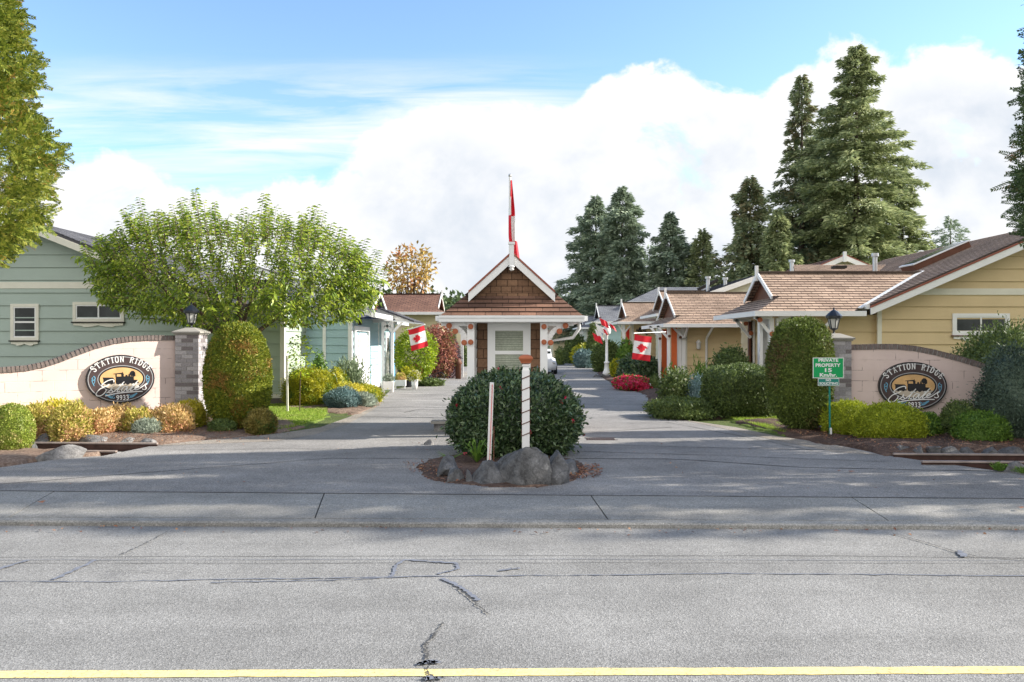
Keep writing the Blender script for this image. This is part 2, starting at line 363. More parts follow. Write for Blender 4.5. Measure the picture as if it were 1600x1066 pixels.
# ---------------------------------------------------------------- foliage
def unit(a): return a/np.maximum(np.linalg.norm(a, axis=-1, keepdims=True), 1e-9)
def leaves(pos, dr, nr, ln, wd, fold=.25, droop=0.):
    """folded rhomb per leaf: (base, left, tip, right) -> two triangles"""
    n = len(pos); dr = unit(dr); sd = unit(np.cross(dr, nr)); up = np.cross(sd, dr)
    ln = np.broadcast_to(np.asarray(ln, float), (n,))[:, None]; wd = np.broadcast_to(np.asarray(wd, float), (n,))[:, None]
    a = pos; tip = pos+dr*ln; tip[:, 2] -= droop*ln[:, 0]
    mid = pos+dr*ln*.45+up*wd*fold
    v = np.stack([a, mid-sd*wd*.5, tip, mid+sd*wd*.5], 1).reshape(-1, 3)
    i = np.arange(n)[:, None]*4
    f = np.concatenate([i+np.array([[0, 1, 2]]), i+np.array([[0, 2, 3]])], 1).reshape(-1, 3)
    return v, f
def wav(rng, k=9, fr=3.):
    A = rng.normal(size=(k, 3))*fr; ph = rng.uniform(0, 6.28, k); am = rng.uniform(.5, 1, k)
    return lambda p: (np.sin(p@A.T+ph)*am).sum(1)/am.sum()*1.8
def ico(sub):
    bm = bmesh.new(); bmesh.ops.create_icosphere(bm, subdivisions=sub, radius=1)
    v = np.array([q.co[:] for q in bm.verts]); f = np.array([[x.index for x in q.verts] for q in bm.faces]); bm.free(); return v, f
ICO3 = ico(3); ICO4 = ico(4); ICO2 = ico(2)
def merge(parts):
    V = []; Fc = []; MI = []; b = 0
    for v, f, m in parts:
        V.append(v); Fc.append(f+b); MI.append(np.full(len(f), m)); b += len(v)
    return np.concatenate(V), np.concatenate(Fc), np.concatenate(MI)
def shrub_mesh(name, r, n, ln, wd, m, seed=1, p=2., amp=.1, fr=3., shell=.16, up=.3, core=.9, loose=.8, stray=.045, cz=None, taper=0., extra=None, mats=None):
    """superellipsoid bush standing on z=0, leaves in a shell round a slightly smaller inner mass of the same foliage"""
    rng = np.random.default_rng(seed); r = np.array(r, float)
    cz = r[2]*.92 if cz is None else cz
    w = wav(rng, 9, fr); w2 = wav(rng, 9, fr*3.2)
    def surf(u):
        s = (np.abs(u)**p).sum(1)**(-1/p); q = u*s[:, None]
        q = q*(1+amp*w(u)+amp*.5*w2(u))[:, None]
        if taper: q[:, :2] *= (1-taper*np.clip(q[:, 2], -1, 1))[:, None]
        return q*r+np.array([0, 0, cz])
    u = unit(rng.normal(size=(int(n*1.25), 3))); q = surf(u)
    u = u[q[:, 2] > .01][:n]; q = q[q[:, 2] > .01][:n]; k = len(u)
    nr = unit(u/r); c = np.array([0, 0, cz])
    s = 1-shell*rng.uniform(0, 1, k)**1.3+rng.exponential(stray if shell > .09 else .012, k)
    pos = c+(q-c)*s[:, None]; pos[:, 2] = np.maximum(pos[:, 2], .01)
    dr = nr*.7+rng.normal(size=(k, 3))*loose+np.array([0, 0, up]); nn = nr+rng.normal(size=(k, 3))*.6
    sz = rng.uniform(.6, 1.3, k); v, f = leaves(pos, dr, nn, ln*sz, wd*sz)
    parts = [(v, f, 0)]
    if core:
        cv = surf(ICO3[0]); cv = c+(cv-c)*core*(1+rng.uniform(-.03, .03, len(cv)))[:, None]; cv[:, 2] = np.maximum(cv[:, 2], -.05)
        parts.append((cv, ICO3[1], 0))
    if extra is not None:
        ne, el, ew = extra; j = rng.integers(0, k, ne); o = pos[j]+nr[j]*.03
        for a in range(5):
            v2, f2 = leaves(o, nr[j]+rng.normal(size=(ne, 3))*.8, rng.normal(size=(ne, 3)), el, ew); parts.append((v2, f2, 1))
    V, Fc, MI = merge(parts)
    return np_mesh(name, V, Fc, mats or m, MI)
def shrub(name, label, cat, px0, px1, ptop, pbase, m, dens=2600, ln=.05, wd=.022, ry=None, d=None, group=None, hfac=1., **kw):
    d0 = d if d is not None else D(pbase)
    rx = (px1-px0)/2*d0/F; ryy = ry if ry is not None else rx
    dc = d0+ryy*.75 if d is None else d
    rx = (px1-px0)/2*dc/F; zt = Z(ptop, dc)
    p = kw.get('p', 2.); cz = kw.pop('czf', .42 if p < 2.3 else .5)*zt; rz = zt-cz
    area = 4*PI*((rx*ryy)**1.6/3+(rx*rz)**1.6/3+(ryy*rz)**1.6/3)**(1/1.6)
    me = shrub_mesh(name, (rx, ryy, rz), int(area*dens), ln, wd, m, cz=cz, **kw)
    o = link(name, me); o.location = (X((px0+px1)/2, dc), dc, 0)
    return tag(o, label, cat, group)
def spray_template(rng, n=9, ln=.22, lw=.02, lf=.085):
    """a flat fern-like spray lying along +X, normal +Z"""
    P = []; Dd = []
    for i in range(n):
        t = (i+.5)/n; x = t*ln
        for s in (-1, 1):
            P.append((x, 0, 0)); Dd.append((.75, s*(.75-.3*t), rng.normal()*.15))
    P.append((ln*.9, 0, 0)); Dd.append((1, 0, 0))
    P = np.array(P, float); Dd = unit(np.array(Dd, float))
    le = lf*(1-.5*P[:, 0]/ln)
    v, f = leaves(P, Dd, np.tile([0, 0, 1.], (len(P), 1)), le, lw, .1)
    return v, f
def instance(tv, tf, pos, dr, nr, scl):
    n = len(pos); dr = unit(dr); sd = unit(np.cross(nr, dr)); up = np.cross(dr, sd)
    M = np.stack([dr, sd, up], 1)*np.broadcast_to(np.asarray(scl, float), (n,))[:, None, None]
    V = np.einsum('vk,nkj->nvj', tv, M)+pos[:, None, :]
    Fc = (tf[None]+(np.arange(n)*len(tv))[:, None, None]).reshape(-1, 3)
    return V.reshape(-1, 3), Fc
def conifer_crown(name, Ht, Rad, z0, m, seed, nb=150, per=150, el=.42, ew=.12, power=.85, droop=.28, lean=0., top_sharp=1.):
    rng = np.random.default_rng(seed); P = []; Dd = []; Nn = []; S = []
    gap = rng.uniform(0, 1, 12)
    for i in range(nb):
        t = ((i+rng.uniform(0, 1))/nb)**.9; z = z0+(Ht-z0)*t
        prof = (1-t)**power*top_sharp+.02
        if t < .12: prof *= .65+.35*t/.12
        Lb = Rad*prof*(rng.uniform(.45, 1.08) if rng.random() < .8 else rng.uniform(1.0, 1.25))*(1+.16*math.sin(12*t+seed)); az = i*2.399+rng.normal()*.5
        rise = rng.uniform(-.15, .25)+.35*t; dv = np.array([math.cos(az), math.sin(az)])
        k = max(14, int(per*(.25+Lb/Rad)))
        s = rng.uniform(.08, 1, k)**.7; lat = rng.normal(size=k)*.135*Lb*(1.15-s)**.8
        zz = z+Lb*(rise*s-droop*s*s*1.5+(.22 if t > .02 else 0)*np.maximum(s-.75, 0))
        x = dv[0]*Lb*s-dv[1]*lat; y = dv[1]*Lb*s+dv[0]*lat
        zz = zz-np.abs(lat)*.35+rng.normal(size=k)*.12-rng.exponential(.10, k)
        P.append(np.stack([x+lean*t, y, zz], 1))
        q = np.stack([dv[0]*1.-dv[1]*np.sign(lat)*.8+rng.normal(size=k)*.35, dv[1]*1.+dv[0]*np.sign(lat)*.8+rng.normal(size=k)*.35, -.25+rng.normal(size=k)*.35], 1)
        Dd.append(q); Nn.append(np.tile([0, 0, 1.], (k, 1))+rng.normal(size=(k, 3))*.8); S.append(rng.uniform(.6, 1.25, k)*(.75+.35*(1-t)))
    P = np.concatenate(P); Dd = np.concatenate(Dd); Nn = np.concatenate(Nn); S = np.concatenate(S)
    v, f = leaves(P, Dd, Nn, el*S, ew*S, .3); return np_mesh(name, v, f, m)
def conifer(label, px, ptop, d, wpx, m, seed, zbase=0., cat='fir tree', name='fir_tree', group='conifers behind the houses', nb=150, per=150, z0=1.5, **kw):
    Ht = Z(ptop, d); Rad = wpx/2*d/F
    t = empty(name, (X(px, d), d, 0), label, cat, group)
    mb = MB(); mb.tube([(0, 0, 0), (0, 0, Ht*.5), (kw.get('lean', 0.), 0, Ht*.97)], [Ht*.016, Ht*.009, .03], 8); mb.build('trunk', W['bark_far'], t, True)
    link('crown', conifer_crown('crown', Ht, Rad, z0, m, seed, nb, per, **kw), t, True)
    return t
def cypress_crown(name, Ht, z0, rfun, m, seed, n=6000, ln=.26, lf=.095, lw=.024):
    rng = np.random.default_rng(seed); tv, tf = spray_template(rng, 8, ln, lw, lf)
    t = rng.uniform(0, 1, n); z = z0+(Ht-z0)*t; az = rng.uniform(0, 2*PI, n)
    w = wav(rng, 9, 1.); dirs = np.stack([np.cos(az), np.sin(az), z*.9], 1)
    rr = np.array([rfun(q) for q in z])*(1+.20*w(dirs*1.7)+.16*w(dirs*4.3)); rr = rr*rng.uniform(.25, 1, n)**.35
    pos = np.stack([np.cos(az)*rr, np.sin(az)*rr, z], 1)
    dr = np.stack([np.cos(az), np.sin(az), rng.normal(size=n)*.45+.15], 1)+rng.normal(size=(n, 3))*.45
    nr = np.stack([-np.sin(az), np.cos(az), np.zeros(n)], 1)+rng.normal(size=(n, 3))*.7
    V, Fc = instance(tv, tf, pos, dr, nr, rng.uniform(.6, 1.3, n))
    return np_mesh(name, V, Fc, m)
def pt_in(poly, x, y):
    ins = np.zeros(x.shape, bool); n = len(poly)
    for i in range(n):
        x1, y1 = poly[i][:2]; x2, y2 = poly[(i+1) % n][:2]
        c = ((y1 > y) != (y2 > y)) & (x < (x2-x1)*(y-y1)/((y2-y1) or 1e-9)+x1); ins ^= c
    return ins
def edge_dist(poly, x, y):
    dm = np.full(x.shape, 1e9); n = len(poly)
    for i in range(n):
        a = np.array(poly[i][:2]); b = np.array(poly[(i+1) % n][:2]); ab = b-a
        t = np.clip(((x-a[0])*ab[0]+(y-a[1])*ab[1])/max(ab@ab, 1e-9), 0, 1)
        dm = np.minimum(dm, np.hypot(x-a[0]-t*ab[0], y-a[1]-t*ab[1]))
    return dm
def patch(name, poly, m, res=.08, amp=.06, z0=.012, seed=1, rise=.3, kind='structure', label=None, cat=None, jit=.12):
    """bumpy patch of ground inside an outline, sinking to the pavement at its edge"""
    rng = np.random.default_rng(seed); P = np.array([p[:2] for p in poly])
    xs = np.arange(P[:, 0].min()-res, P[:, 0].max()+2*res, res); ys = np.arange(P[:, 1].min()-res, P[:, 1].max()+2*res, res)
    gx, gy = np.meshgrid(xs, ys); w = wav(rng, 9, 1.2); w2 = wav(rng, 9, 7.)
    q = np.stack([gx.ravel(), gy.ravel(), np.zeros(gx.size)], 1); wob = (w2(q)*jit).reshape(gx.shape)
    ins = pt_in(poly, gx+wob, gy+wob); ed = edge_dist(poly, gx, gy)
    hgt = ((w(q)*.5+.6)*amp+w2(q)*amp*.25).reshape(gx.shape)
    z = np.where(ins, z0+np.maximum(hgt, 0)*np.clip(ed/rise, 0, 1), z0-.10)
    gx = gx+rng.uniform(-.2, .2, gx.shape)*res; gy = gy+rng.uniform(-.2, .2, gy.shape)*res
    V = np.stack([gx.ravel(), gy.ravel(), z.ravel()], 1); ny, nx = gx.shape
    idx = np.arange(nx*ny).reshape(ny, nx)
    a, b, c, dd = idx[:-1, :-1], idx[:-1, 1:], idx[1:, 1:], idx[1:, :-1]
    keep = (ins[:-1, :-1] | ins[:-1, 1:] | ins[1:, 1:] | ins[1:, :-1]).ravel()
    Fc = np.stack([a.ravel(), b.ravel(), c.ravel(), dd.ravel()], 1)[keep]
    used, inv = np.unique(Fc.ravel(), return_inverse=True)
    me = np_mesh(name, V[used], inv.reshape(-1, 4), m); me.polygons.foreach_set('use_smooth', np.ones(len(me.polygons), bool))
    return tag(link(name, me), label, cat, None, kind)
def rock_mesh(name, size, seed, m, cuts=9, rough=.05):
    rng = np.random.default_rng(seed); v, f = ICO4; v = v.copy()
    for _ in range(cuts+1):
        n = unit(rng.normal(size=3)); n[2] = abs(n[2])*.9 if rng.random() < .7 else n[2]; o = rng.uniform(.30, .66)
        dd = v@n-o; v = v-np.where(dd > 0, dd, 0)[:, None]*n*.95
    v = (v-(v.max(0)+v.min(0))/2)/((v.max(0)-v.min(0))/2)
    v = v*(1+rough*wav(rng, 9, 5.)(v)*.6+rough*.6*wav(rng, 9, 14.)(v))[:, None]
    me = np_mesh(name, v*np.array(size), f, m); return me
def rock(label, px0, px1, ptop, pbase, seed, m='rock', group='rocks', ry=None, name='boulder', cuts=9, rz=0, cat='rock', sink=.12):
    d = D(pbase); rx = (px1-px0)/2*d/F; ryy = ry or rx*.75; dc = d+ryy*.7
    h = Z(ptop, dc); zs = (h+sink)/1.35
    o = link(name, rock_mesh(name, (rx*1.12, ryy, zs), seed, W[m], cuts)); o.location = (X((px0+px1)/2, dc), dc, h-zs*.78); o.rotation_euler = (0, 0, rz)
    return tag(o, label, cat, group)
def ribbon(name, pts, width, z, m, seed=1, jit=.3, sub=6, kind='structure', meander=.0):
    rng = random.Random(seed); P = []
    for (a, b) in zip(pts[:-1], pts[1:]):
        for k in range(sub): P.append(Vector(a[:2]).lerp(Vector(b[:2]), k/sub)+Vector((rng.gauss(0, meander), rng.gauss(0, meander))) if (k or P) else Vector(a[:2]))
    P.append(Vector(pts[-1][:2])); mb = MB(); L_, R_ = [], []
    for i, p in enumerate(P):
        t = (P[min(i+1, len(P)-1)]-P[max(i-1, 0)]).normalized(); n = Vector((-t.y, t.x)); w = width*.5*(1+rng.uniform(-jit, jit))
        L_.append((p.x+n.x*w, p.y+n.y*w, z)); R_.append((p.x-n.x*w, p.y-n.y*w, z))
    for i in range(len(P)-1): mb.face([R_[i], R_[i+1], L_[i+1], L_[i]])
    return tag(mb.build(name, m), None, None, None, kind)
OFF_TREES = [(11.9, 14.2, .72, 0, 'tall dark cypress behind the dusky blue bush, just outside the right edge'), (12.3, 11.4, .85, 2.5, 'tall dark cypress near the pavement, outside the right edge'),
             (18.2, 10.3, .8, 4.0, 'thin cypress by the road, outside the right edge'), (24.5, 11.6, 1.35, 1.0, 'very tall thin cypress by the road, farthest to the right'), (15.5, 9.3, .42, 5.0, 'short thin cypress at the kerb, outside the right edge')]
# ================================================================ camera, light, sky
cam = bpy.data.cameras.new('camera'); co_ = bpy.data.objects.new('camera', cam); COL.objects.link(co_)
co_.location = (0, 0, H); co_.rotation_euler = (R(90), 0, 0); cam.sensor_width = 36; cam.lens = F/1600*36; cam.clip_end = 2000
SC.camera = co_
SUN_AZ, SUN_EL = R(5), R(28)          # angle from +X towards +Y, height
sd = Vector((math.cos(SUN_EL)*math.cos(SUN_AZ), math.cos(SUN_EL)*math.sin(SUN_AZ), math.sin(SUN_EL)))
sl = bpy.data.lights.new('sun', 'SUN'); so = bpy.data.objects.new('sun', sl); COL.objects.link(so)
sl.energy = 3.9; sl.angle = R(.53); sl.color = (1, .93, .82); so.rotation_euler = sd.to_track_quat('Z', 'Y').to_euler()
SC.view_settings.view_transform = 'Standard'; SC.view_settings.look = 'None'; SC.view_settings.exposure = 1.47; SC.view_settings.gamma = 1
def make_world():
    w = bpy.data.worlds.new('World'); SC.world = w; w.use_nodes = True; nt = w.node_tree; nt.nodes.clear()
    out = nt.nodes.new('ShaderNodeOutputWorld'); bg = nt.nodes.new('ShaderNodeBackground'); nt.links.new(bg.outputs[0], out.inputs[0])
    sky = nt.nodes.new('ShaderNodeTexSky'); sky.sky_type = 'NISHITA'; sky.sun_disc = False
    sky.sun_elevation = SUN_EL; sky.sun_rotation = PI/2-SUN_AZ; sky.air_density = 1.0; sky.dust_density = .3; sky.ozone_density = 2.2
    dirv = coords(nt, 'Generated'); s = nt.nodes.new('ShaderNodeSeparateXYZ'); nt.links.new(dirv, s.inputs[0])
    ay = math_(nt, 'MAXIMUM', math_(nt, 'ABSOLUTE', s.outputs[1]), .08)
    u = math_(nt, 'DIVIDE', s.outputs[0], ay); v = math_(nt, 'DIVIDE', s.outputs[2], ay)
    pts = [(-200,.235),(100,.234),(200,.234),(262,.215),(320,.196),(400,.185),(500,.215),(590,.27),(700,.305),(790,.295),(860,.30),(940,.335),(1010,.345),(1100,.347),(1190,.335),(1260,.362),(1400,.372),(1500,.372),(1620,.372),(1800,.36)]
    cr = ramp(nt, math_(nt, 'DIVIDE', math_(nt, 'ADD', u, .8), 1.6), [(((px-800)/F+.8)/1.6, (t/.4,)*3) for px, t in pts], 'LINEAR')
    top = math_(nt, 'MULTIPLY', cr, .4)
    cv = nt.nodes.new('ShaderNodeCombineXYZ'); nt.links.new(u, cv.inputs[0]); nt.links.new(math_(nt, 'MULTIPLY', v, 1.25), cv.inputs[1])
    n1 = noise_(nt, cv.outputs[0], 8.5, 10, .58, .2); n2 = noise_(nt, cv.outputs[0], 2.6, 6, .55)
    e = math_(nt, 'SUBTRACT', math_(nt, 'ADD', top, math_(nt, 'MULTIPLY', math_(nt, 'SUBTRACT', n1, .52), .16)), v)
    ms = N(nt, 'ShaderNodeMapRange', interpolation_type='SMOOTHSTEP'); ms.inputs[1].default_value = -.004; ms.inputs[2].default_value = .016; nt.links.new(e, ms.inputs[0])
    # thin gaps inside the bank
    gp = noise_(nt, cv.outputs[0], 5.2, 7, .6, .4); gm = ramp(nt, gp, [(.30, (.35,)*3), (.38, (1,)*3)])
    cum = math_(nt, 'MULTIPLY', ms.outputs[0], gm)
    # streaky high cloud
    st = N(nt, 'ShaderNodeMapping'); st.inputs['Scale'].default_value = (2.2, 17, 1); st.inputs['Rotation'].default_value = (0, 0, R(-3)); nt.links.new(cv.outputs[0], st.inputs[0])
    sn = noise_(nt, st.outputs[0], 1.3, 7, .6, .5)
    band = math_(nt, 'MULTIPLY', N_range(nt, v, .14, .25), math_(nt, 'SUBTRACT', 1.0, N_range(nt, v, .29, .37)))
    left = math_(nt, 'SUBTRACT', 1.0, N_range(nt, u, -.05, .22))
    cir = math_(nt, 'MULTIPLY', math_(nt, 'MULTIPLY', ramp(nt, sn, [(.38, (0,)*3), (.66, (.85,)*3)]), band), left)
    mask = math_(nt, 'SUBTRACT', 1.0, math_(nt, 'MULTIPLY', math_(nt, 'SUBTRACT', 1.0, cum), math_(nt, 'SUBTRACT', 1.0, cir)))
    lowhaze = math_(nt, 'SUBTRACT', 1.0, N_range(nt, v, .0, .20)); mask = math_(nt, 'MAXIMUM', mask, math_(nt, 'MULTIPLY', lowhaze, .88))
    shade = math_(nt, 'ADD', math_(nt, 'MULTIPLY', n2, .75), math_(nt, 'MULTIPLY', n1, .45))
    ccol = ramp(nt, shade, [(.46, (.265,.29,.325)), (.60, (.355,.362,.375)), (.70, (.41,.41,.41))])
    edge = N_range(nt, e, .0, .07); ccol = mixc(nt, (.41,.41,.41), ccol, edge)
    k = mixc(nt, sky.outputs[0], (SKY_S,)*3, 1, 'MULTIPLY')
    k = mixc(nt, k, SKY_TINT, 1, 'MULTIPLY')
    # unseen half of the sky: bright cloud added as fill for shaded fronts
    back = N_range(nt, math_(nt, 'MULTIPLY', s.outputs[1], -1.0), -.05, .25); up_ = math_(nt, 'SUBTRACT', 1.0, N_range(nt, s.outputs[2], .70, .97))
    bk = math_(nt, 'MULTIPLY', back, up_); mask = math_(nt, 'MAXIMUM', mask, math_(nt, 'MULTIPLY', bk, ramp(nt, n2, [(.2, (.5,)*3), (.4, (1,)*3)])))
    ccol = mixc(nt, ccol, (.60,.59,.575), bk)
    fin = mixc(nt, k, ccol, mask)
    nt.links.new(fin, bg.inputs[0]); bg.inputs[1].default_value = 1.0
def N_range(nt, s, a, b):
    n = N(nt, 'ShaderNodeMapRange', interpolation_type='SMOOTHSTEP'); n.inputs[1].default_value = a; n.inputs[2].default_value = b
    nt.links.new(s, n.inputs[0]); return n.outputs[0]
SKY_S = .11; SKY_TINT = (.92, .97, 1.0)
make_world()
# ================================================================ ground, road, pavement
RZ = -.08
def yc(x): return 8.27-.0186*x       # kerb foot line
def yb(x): return 9.62-.040*x        # back of the pavement
def sheet(name, rows, m, kind='structure'):
    mb = MB()
    for a, b in zip(rows[:-1], rows[1:]):
        for i in range(len(a)-1): mb.face([a[i], a[i+1], b[i+1], b[i]])
    o = mb.build(name, m); return tag(o, None, None, None, kind)
xs = [-300, -60, -20, -8, 0, 8, 20, 60, 300]
def clampx(x): return max(-20, min(20, x))
sheet('ground', [[(x, -300, -.16) for x in xs], [(x, yc(clampx(x))+.05, -.16) for x in xs], [(x, yb(clampx(x))-.2, -.10) for x in xs],
                 [(x, yb(clampx(x))+.3, -.012) for x in xs], [(x, 10.9, -.012) for x in xs], [(x, 10.95, -.17) for x in xs], [(x, 15.4, -.17) for x in xs], [(x, 15.45, -.012) for x in xs], [(x, 40, -.012) for x in xs], [(x, 900, -.012) for x in xs]], W['ground'])
xr = [-60, -20, -8, 0, 8, 20, 60]
sheet('road', [[(x, -5.5, RZ) for x in xr], [(x, yc(clampx(x)), RZ) for x in xr]], W['road'])
def yl(x): return H_line+.011*x
H_line = (H-RZ)*F/(1051.5-YH)
mb = MB(); rng_ = random.Random(4); lx = [-14+i*.11 for i in range(256)]
lo = [(x, yl(x)-.048+rng_.gauss(0, .0025), RZ+.004) for x in lx]; hi = [(x, yl(x)+.052+rng_.gauss(0, .0025), RZ+.004) for x in lx]
for i in range(255): mb.face([lo[i], lo[i+1], hi[i+1], hi[i]])
tag(mb.build('road_line', W['line']), None, None, None, 'structure')
# kerb and pavement
mb = MB(); XS = [-60, -20]+[-18+i*2.0 for i in range(19)]+[20, 60]
for a, b in zip(XS[:-1], XS[1:]):
    ya, yb_ = yc(clampx(a)), yc(clampx(b))
    prof = [(0, RZ-.03), (0, RZ+.035), (.02, RZ+.05), (.145, RZ+.055)]
    for (u0, z0), (u1, z1) in zip(prof[:-1], prof[1:]): mb.face([(a, ya+u0, z0), (b, yb_+u0, z0), (b, yb_+u1, z1), (a, ya+u1, z1)])
tag(mb.build('kerb', W['walk']), None, None, None, 'structure')
JO = [((-14.2+3.26*k), 0) for k in range(9)]
mb = MB()
# joints follow the photograph's slabs (wider than one stride), all square to the kerb
jx = []
for (p1, p2) in (((78,770),(5,812)), ((508,770),(487,815)), ((922,772),(955,822)), ((1332,778),(1415,827))):
    a = G(*p1, 0.); b = G(*p2, -.03); jx.append((a, b))
def slab_x(i, t):
    if 0 <= i < 4: a, b = jx[i]
    elif i < 0:
        a = tuple(jx[0][0][k]+(jx[1][0][k]-jx[0][0][k])*i for k in range(3)); b = tuple(jx[0][1][k]+(jx[1][1][k]-jx[0][1][k])*i for k in range(3))
    else:
        a = tuple(jx[3][0][k]+(jx[3][0][k]-jx[2][0][k])*(i-3) for k in range(3)); b = tuple(jx[3][1][k]+(jx[3][1][k]-jx[2][1][k])*(i-3) for k in range(3))
    return a[0] if t else b[0]
for i in range(-5, 9):
    g = .008
    x0f, x1f, x0b, x1b = slab_x(i, 0)+g, slab_x(i+1, 0)-g, slab_x(i, 1)+g, slab_x(i+1, 1)-g
    A = (x0f, yc(x0f)+.158, -.024); B = (x1f, yc(x1f)+.158, -.024); C_ = (x1b, yb(x1b), .001); D_ = (x0b, yb(x0b), .001)
    mb.face([A, B, C_, D_]); low = lambda p: (p[0], p[1], p[2]-.03)
    for p, q in ((A, B), (B, C_), (C_, D_), (D_, A)): mb.face([low(p), low(q), q, p])
tag(mb.build('pavement', W['walk']), None, None, None, 'structure')
sheet('pavement_bed', [[(x, yc(clampx(x))+.14, -.042) for x in xr], [(x, yb(clampx(x))+.01, -.012) for x in xr]], W['crack'])
# driveway outline, clockwise from the near left corner
driveL = [G(-900, 733), G(0, 731), G(62, 722), G(100, 716), G(160, 713), G(238, 697), G(300, 690), G(370, 684), G(440, 677), G(500, 668), G(545, 652), G(585, 634), G(600, 620), G(612, 608), G(655, 603), G(692, 600), (-3.3, 44, 0), (-4.2, 60, 0), (-6, 75, 0), (-6, 110, 0)]
driveR = [(14, 110, 0), (6.5, 80, 0), (5.6, 60, 0), (5.2, 48, 0), (4.6, 42, 0), (4.3, 33, 0), (4.55, 29, 0), G(1012, 618), G(1014, 638), G(1022, 652), G(1062, 656), G(1095, 660), G(1150, 668), G(1215, 682), G(1300, 694), G(1385, 712), G(1440, 720), G(1600, 742), G(2500, 800)]
pl = [(-16, yb(-16), 0)] + driveL + driveR + [(16, yb(16), 0)]
bm = bmesh.new(); fv = [bm.verts.new((p[0], p[1], .004)) for p in pl]; fc = bm.faces.new(fv); bm.normal_update()
if fc.normal.z < 0: fc.normal_flip()
nb0 = len(fv); lowv = [bm.verts.new((p[0], p[1], -.2)) for p in pl]
for i in range(nb0): bm.faces.new([fv[i], fv[(i+1) % nb0], lowv[(i+1) % nb0], lowv[i]])
bmesh.ops.triangulate(bm, faces=[fc]); me = bpy.data.meshes.new('driveway'); bm.to_mesh(me); bm.free(); me.materials.append(W['drive'])
tag(link('driveway', me), None, None, None, 'structure')
def flat(name, pts, m, z=.008):
    mb = MB(); mb.face([(p[0], p[1], z) for p in pts]); return tag(mb.build(name, m), None, None, None, 'structure')
flat('tan_verge', [G(1062,656), G(1120,668), G(1200,686), G(1300,706), G(1372,712), G(1300,694.5), G(1215,682.5), G(1150,668.5), G(1095,660.5)], W['drive_tan'])
flat('gravel_verge', [G(238,697.5), G(330,694), G(430,690), G(490,680), G(545,662), G(585,640), G(597,622), G(585,634.5), G(545,652.5), G(500,668.5), G(440,677.5), G(370,684.5), G(300,690.5)], W['drive_tan'])
for i, (pp, w) in enumerate([([G(0,757), G(520,716.5), G(700,718)], .02), ([G(250,704), G(420,702), G(700,703)], .018), ([G(900,717), G(1060,718), G(1250,731), G(1600,738)], .03),
        ([G(905,706), G(1140,713), G(1385,722)], .02), ([G(895,694), G(1100,700), G(1340,704)], .02), ([G(910,676), G(1050,668)], .03), ([G(500,651), G(620,652), G(700,654)], .04),
        ([G(520,640), G(640,636), G(705,638)], .05), ([G(600,616), G(700,618), G(735,617)], .07), ([G(1040,660), G(1200,690), G(1270,705)], .018), ([G(632,645), G(655,640), G(700,641)], .04)]):
    ribbon('seam', pp, w, .0085, W['crack'], i, .5, 8, meander=.012)
ribbon('pavement_edge', [(-16, yb(-16)-.004), (0, yb(0)-.004), (16, yb(16)-.004)], .022, .0055, W['crack'], 3, .5, 60, meander=.004)
# road: sealed seams and open cracks
zR = RZ+.004
def g2(x, y): return G(x, y, RZ)
for i, (pp, w, m, jt) in enumerate([
    ([g2(-100,871), g2(800,869), g2(1300,869), g2(1700,874)], .008, 'crack', .3), ([g2(-100,876), g2(800,874.5), g2(1700,877)], .008, 'tar', .4), ([g2(-100,881), g2(800,880), g2(1700,881)], .006, 'crack', .5),
    ([g2(-80,907), g2(0,909), g2(160,910), g2(330,906), g2(520,904), g2(700,901), g2(900,900), g2(1120,897), g2(1340,898), g2(1700,902)], .016, 'tar', .7),
    ([g2(330,911), g2(500,908), g2(640,902)], .015, 'tar', .8), ([g2(150,876), g2(82,907)], .045, 'tar', .4), ([g2(45,876), g2(-10,892)], .045, 'tar', .4),
    ([g2(612,902), g2(618,885), g2(632,876), g2(712,881), g2(716,890), g2(684,898)], .028, 'tar', .6), ([g2(690,905), g2(720,919), g2(748,940)], .035, 'tar', .6),
    ([g2(705,915), g2(735,935), g2(748,950), g2(764,962)], .010, 'crack', .8), ([g2(780,893), g2(812,889)], .03, 'tar', .7),
    ([g2(692,975), g2(678,995), g2(664,1008), g2(668,1025), g2(666,1048), g2(678,1066), g2(680,1100)], .012, 'crack', .9),
    ([g2(652,1040), g2(668,1036), g2(688,1038)], .04, 'tar', .5), ([g2(660,1062), g2(690,1062)], .04, 'tar', .6),
    ([g2(1395,835), g2(1450,850), g2(1500,866), g2(1530,872), g2(1610,876)], .012, 'crack', .6), ([g2(1500,862), g2(1506,872)], .06, 'tar', .5),
    ([g2(190,868), g2(225,852), g2(262,832)], .010, 'crack', .5), ([g2(300,897), g2(170,893)], .006, 'crack', .7)]):
    ribbon('road_seam', pp, w, zR+.0006*i, W[m], i+20, jt, 14, meander=.006)
# ---------------------------------------------------------------- planting beds
patch('soil_bed', [G(-250,730), G(0,728), G(58,720), G(105,714), G(150,711), (-6.9,13.2,0), (-9,13.9,0), (-14,13.4,0)], W['soil'], .06, .09, seed=3)
patch('gravel_bed', [G(95,716), G(162,713), G(240,698), (-6.2,15.2,0), (-9.5,15.5,0), (-14,15.2,0), (-14,13.2,0), (-8.2,13.2,0)], W['gravel'], .05, .03, z0=-.10, seed=7, rise=.05)
patch('soil_bed', [(-14,15.0,0), (-9,14.85,0), G(238,694), G(300,689), G(370,683), G(440,676), G(470,668), (-4.9,18.6,0), (-6.4,19.8,0), (-14,19.5,0)], W['soil'], .07, .10, seed=5)
patch('soil_bed', [G(440,640), G(520,645), G(560,648), G(596,632), G(598,615), G(560,612), G(440,615)], W['soil'], .08, .10, seed=6)
patch('lawn', [G(418,678), G(455,672), G(510,655), G(512,641), G(440,633), G(400,636), G(395,670)], W['lawn'], .08, .04, seed=8)
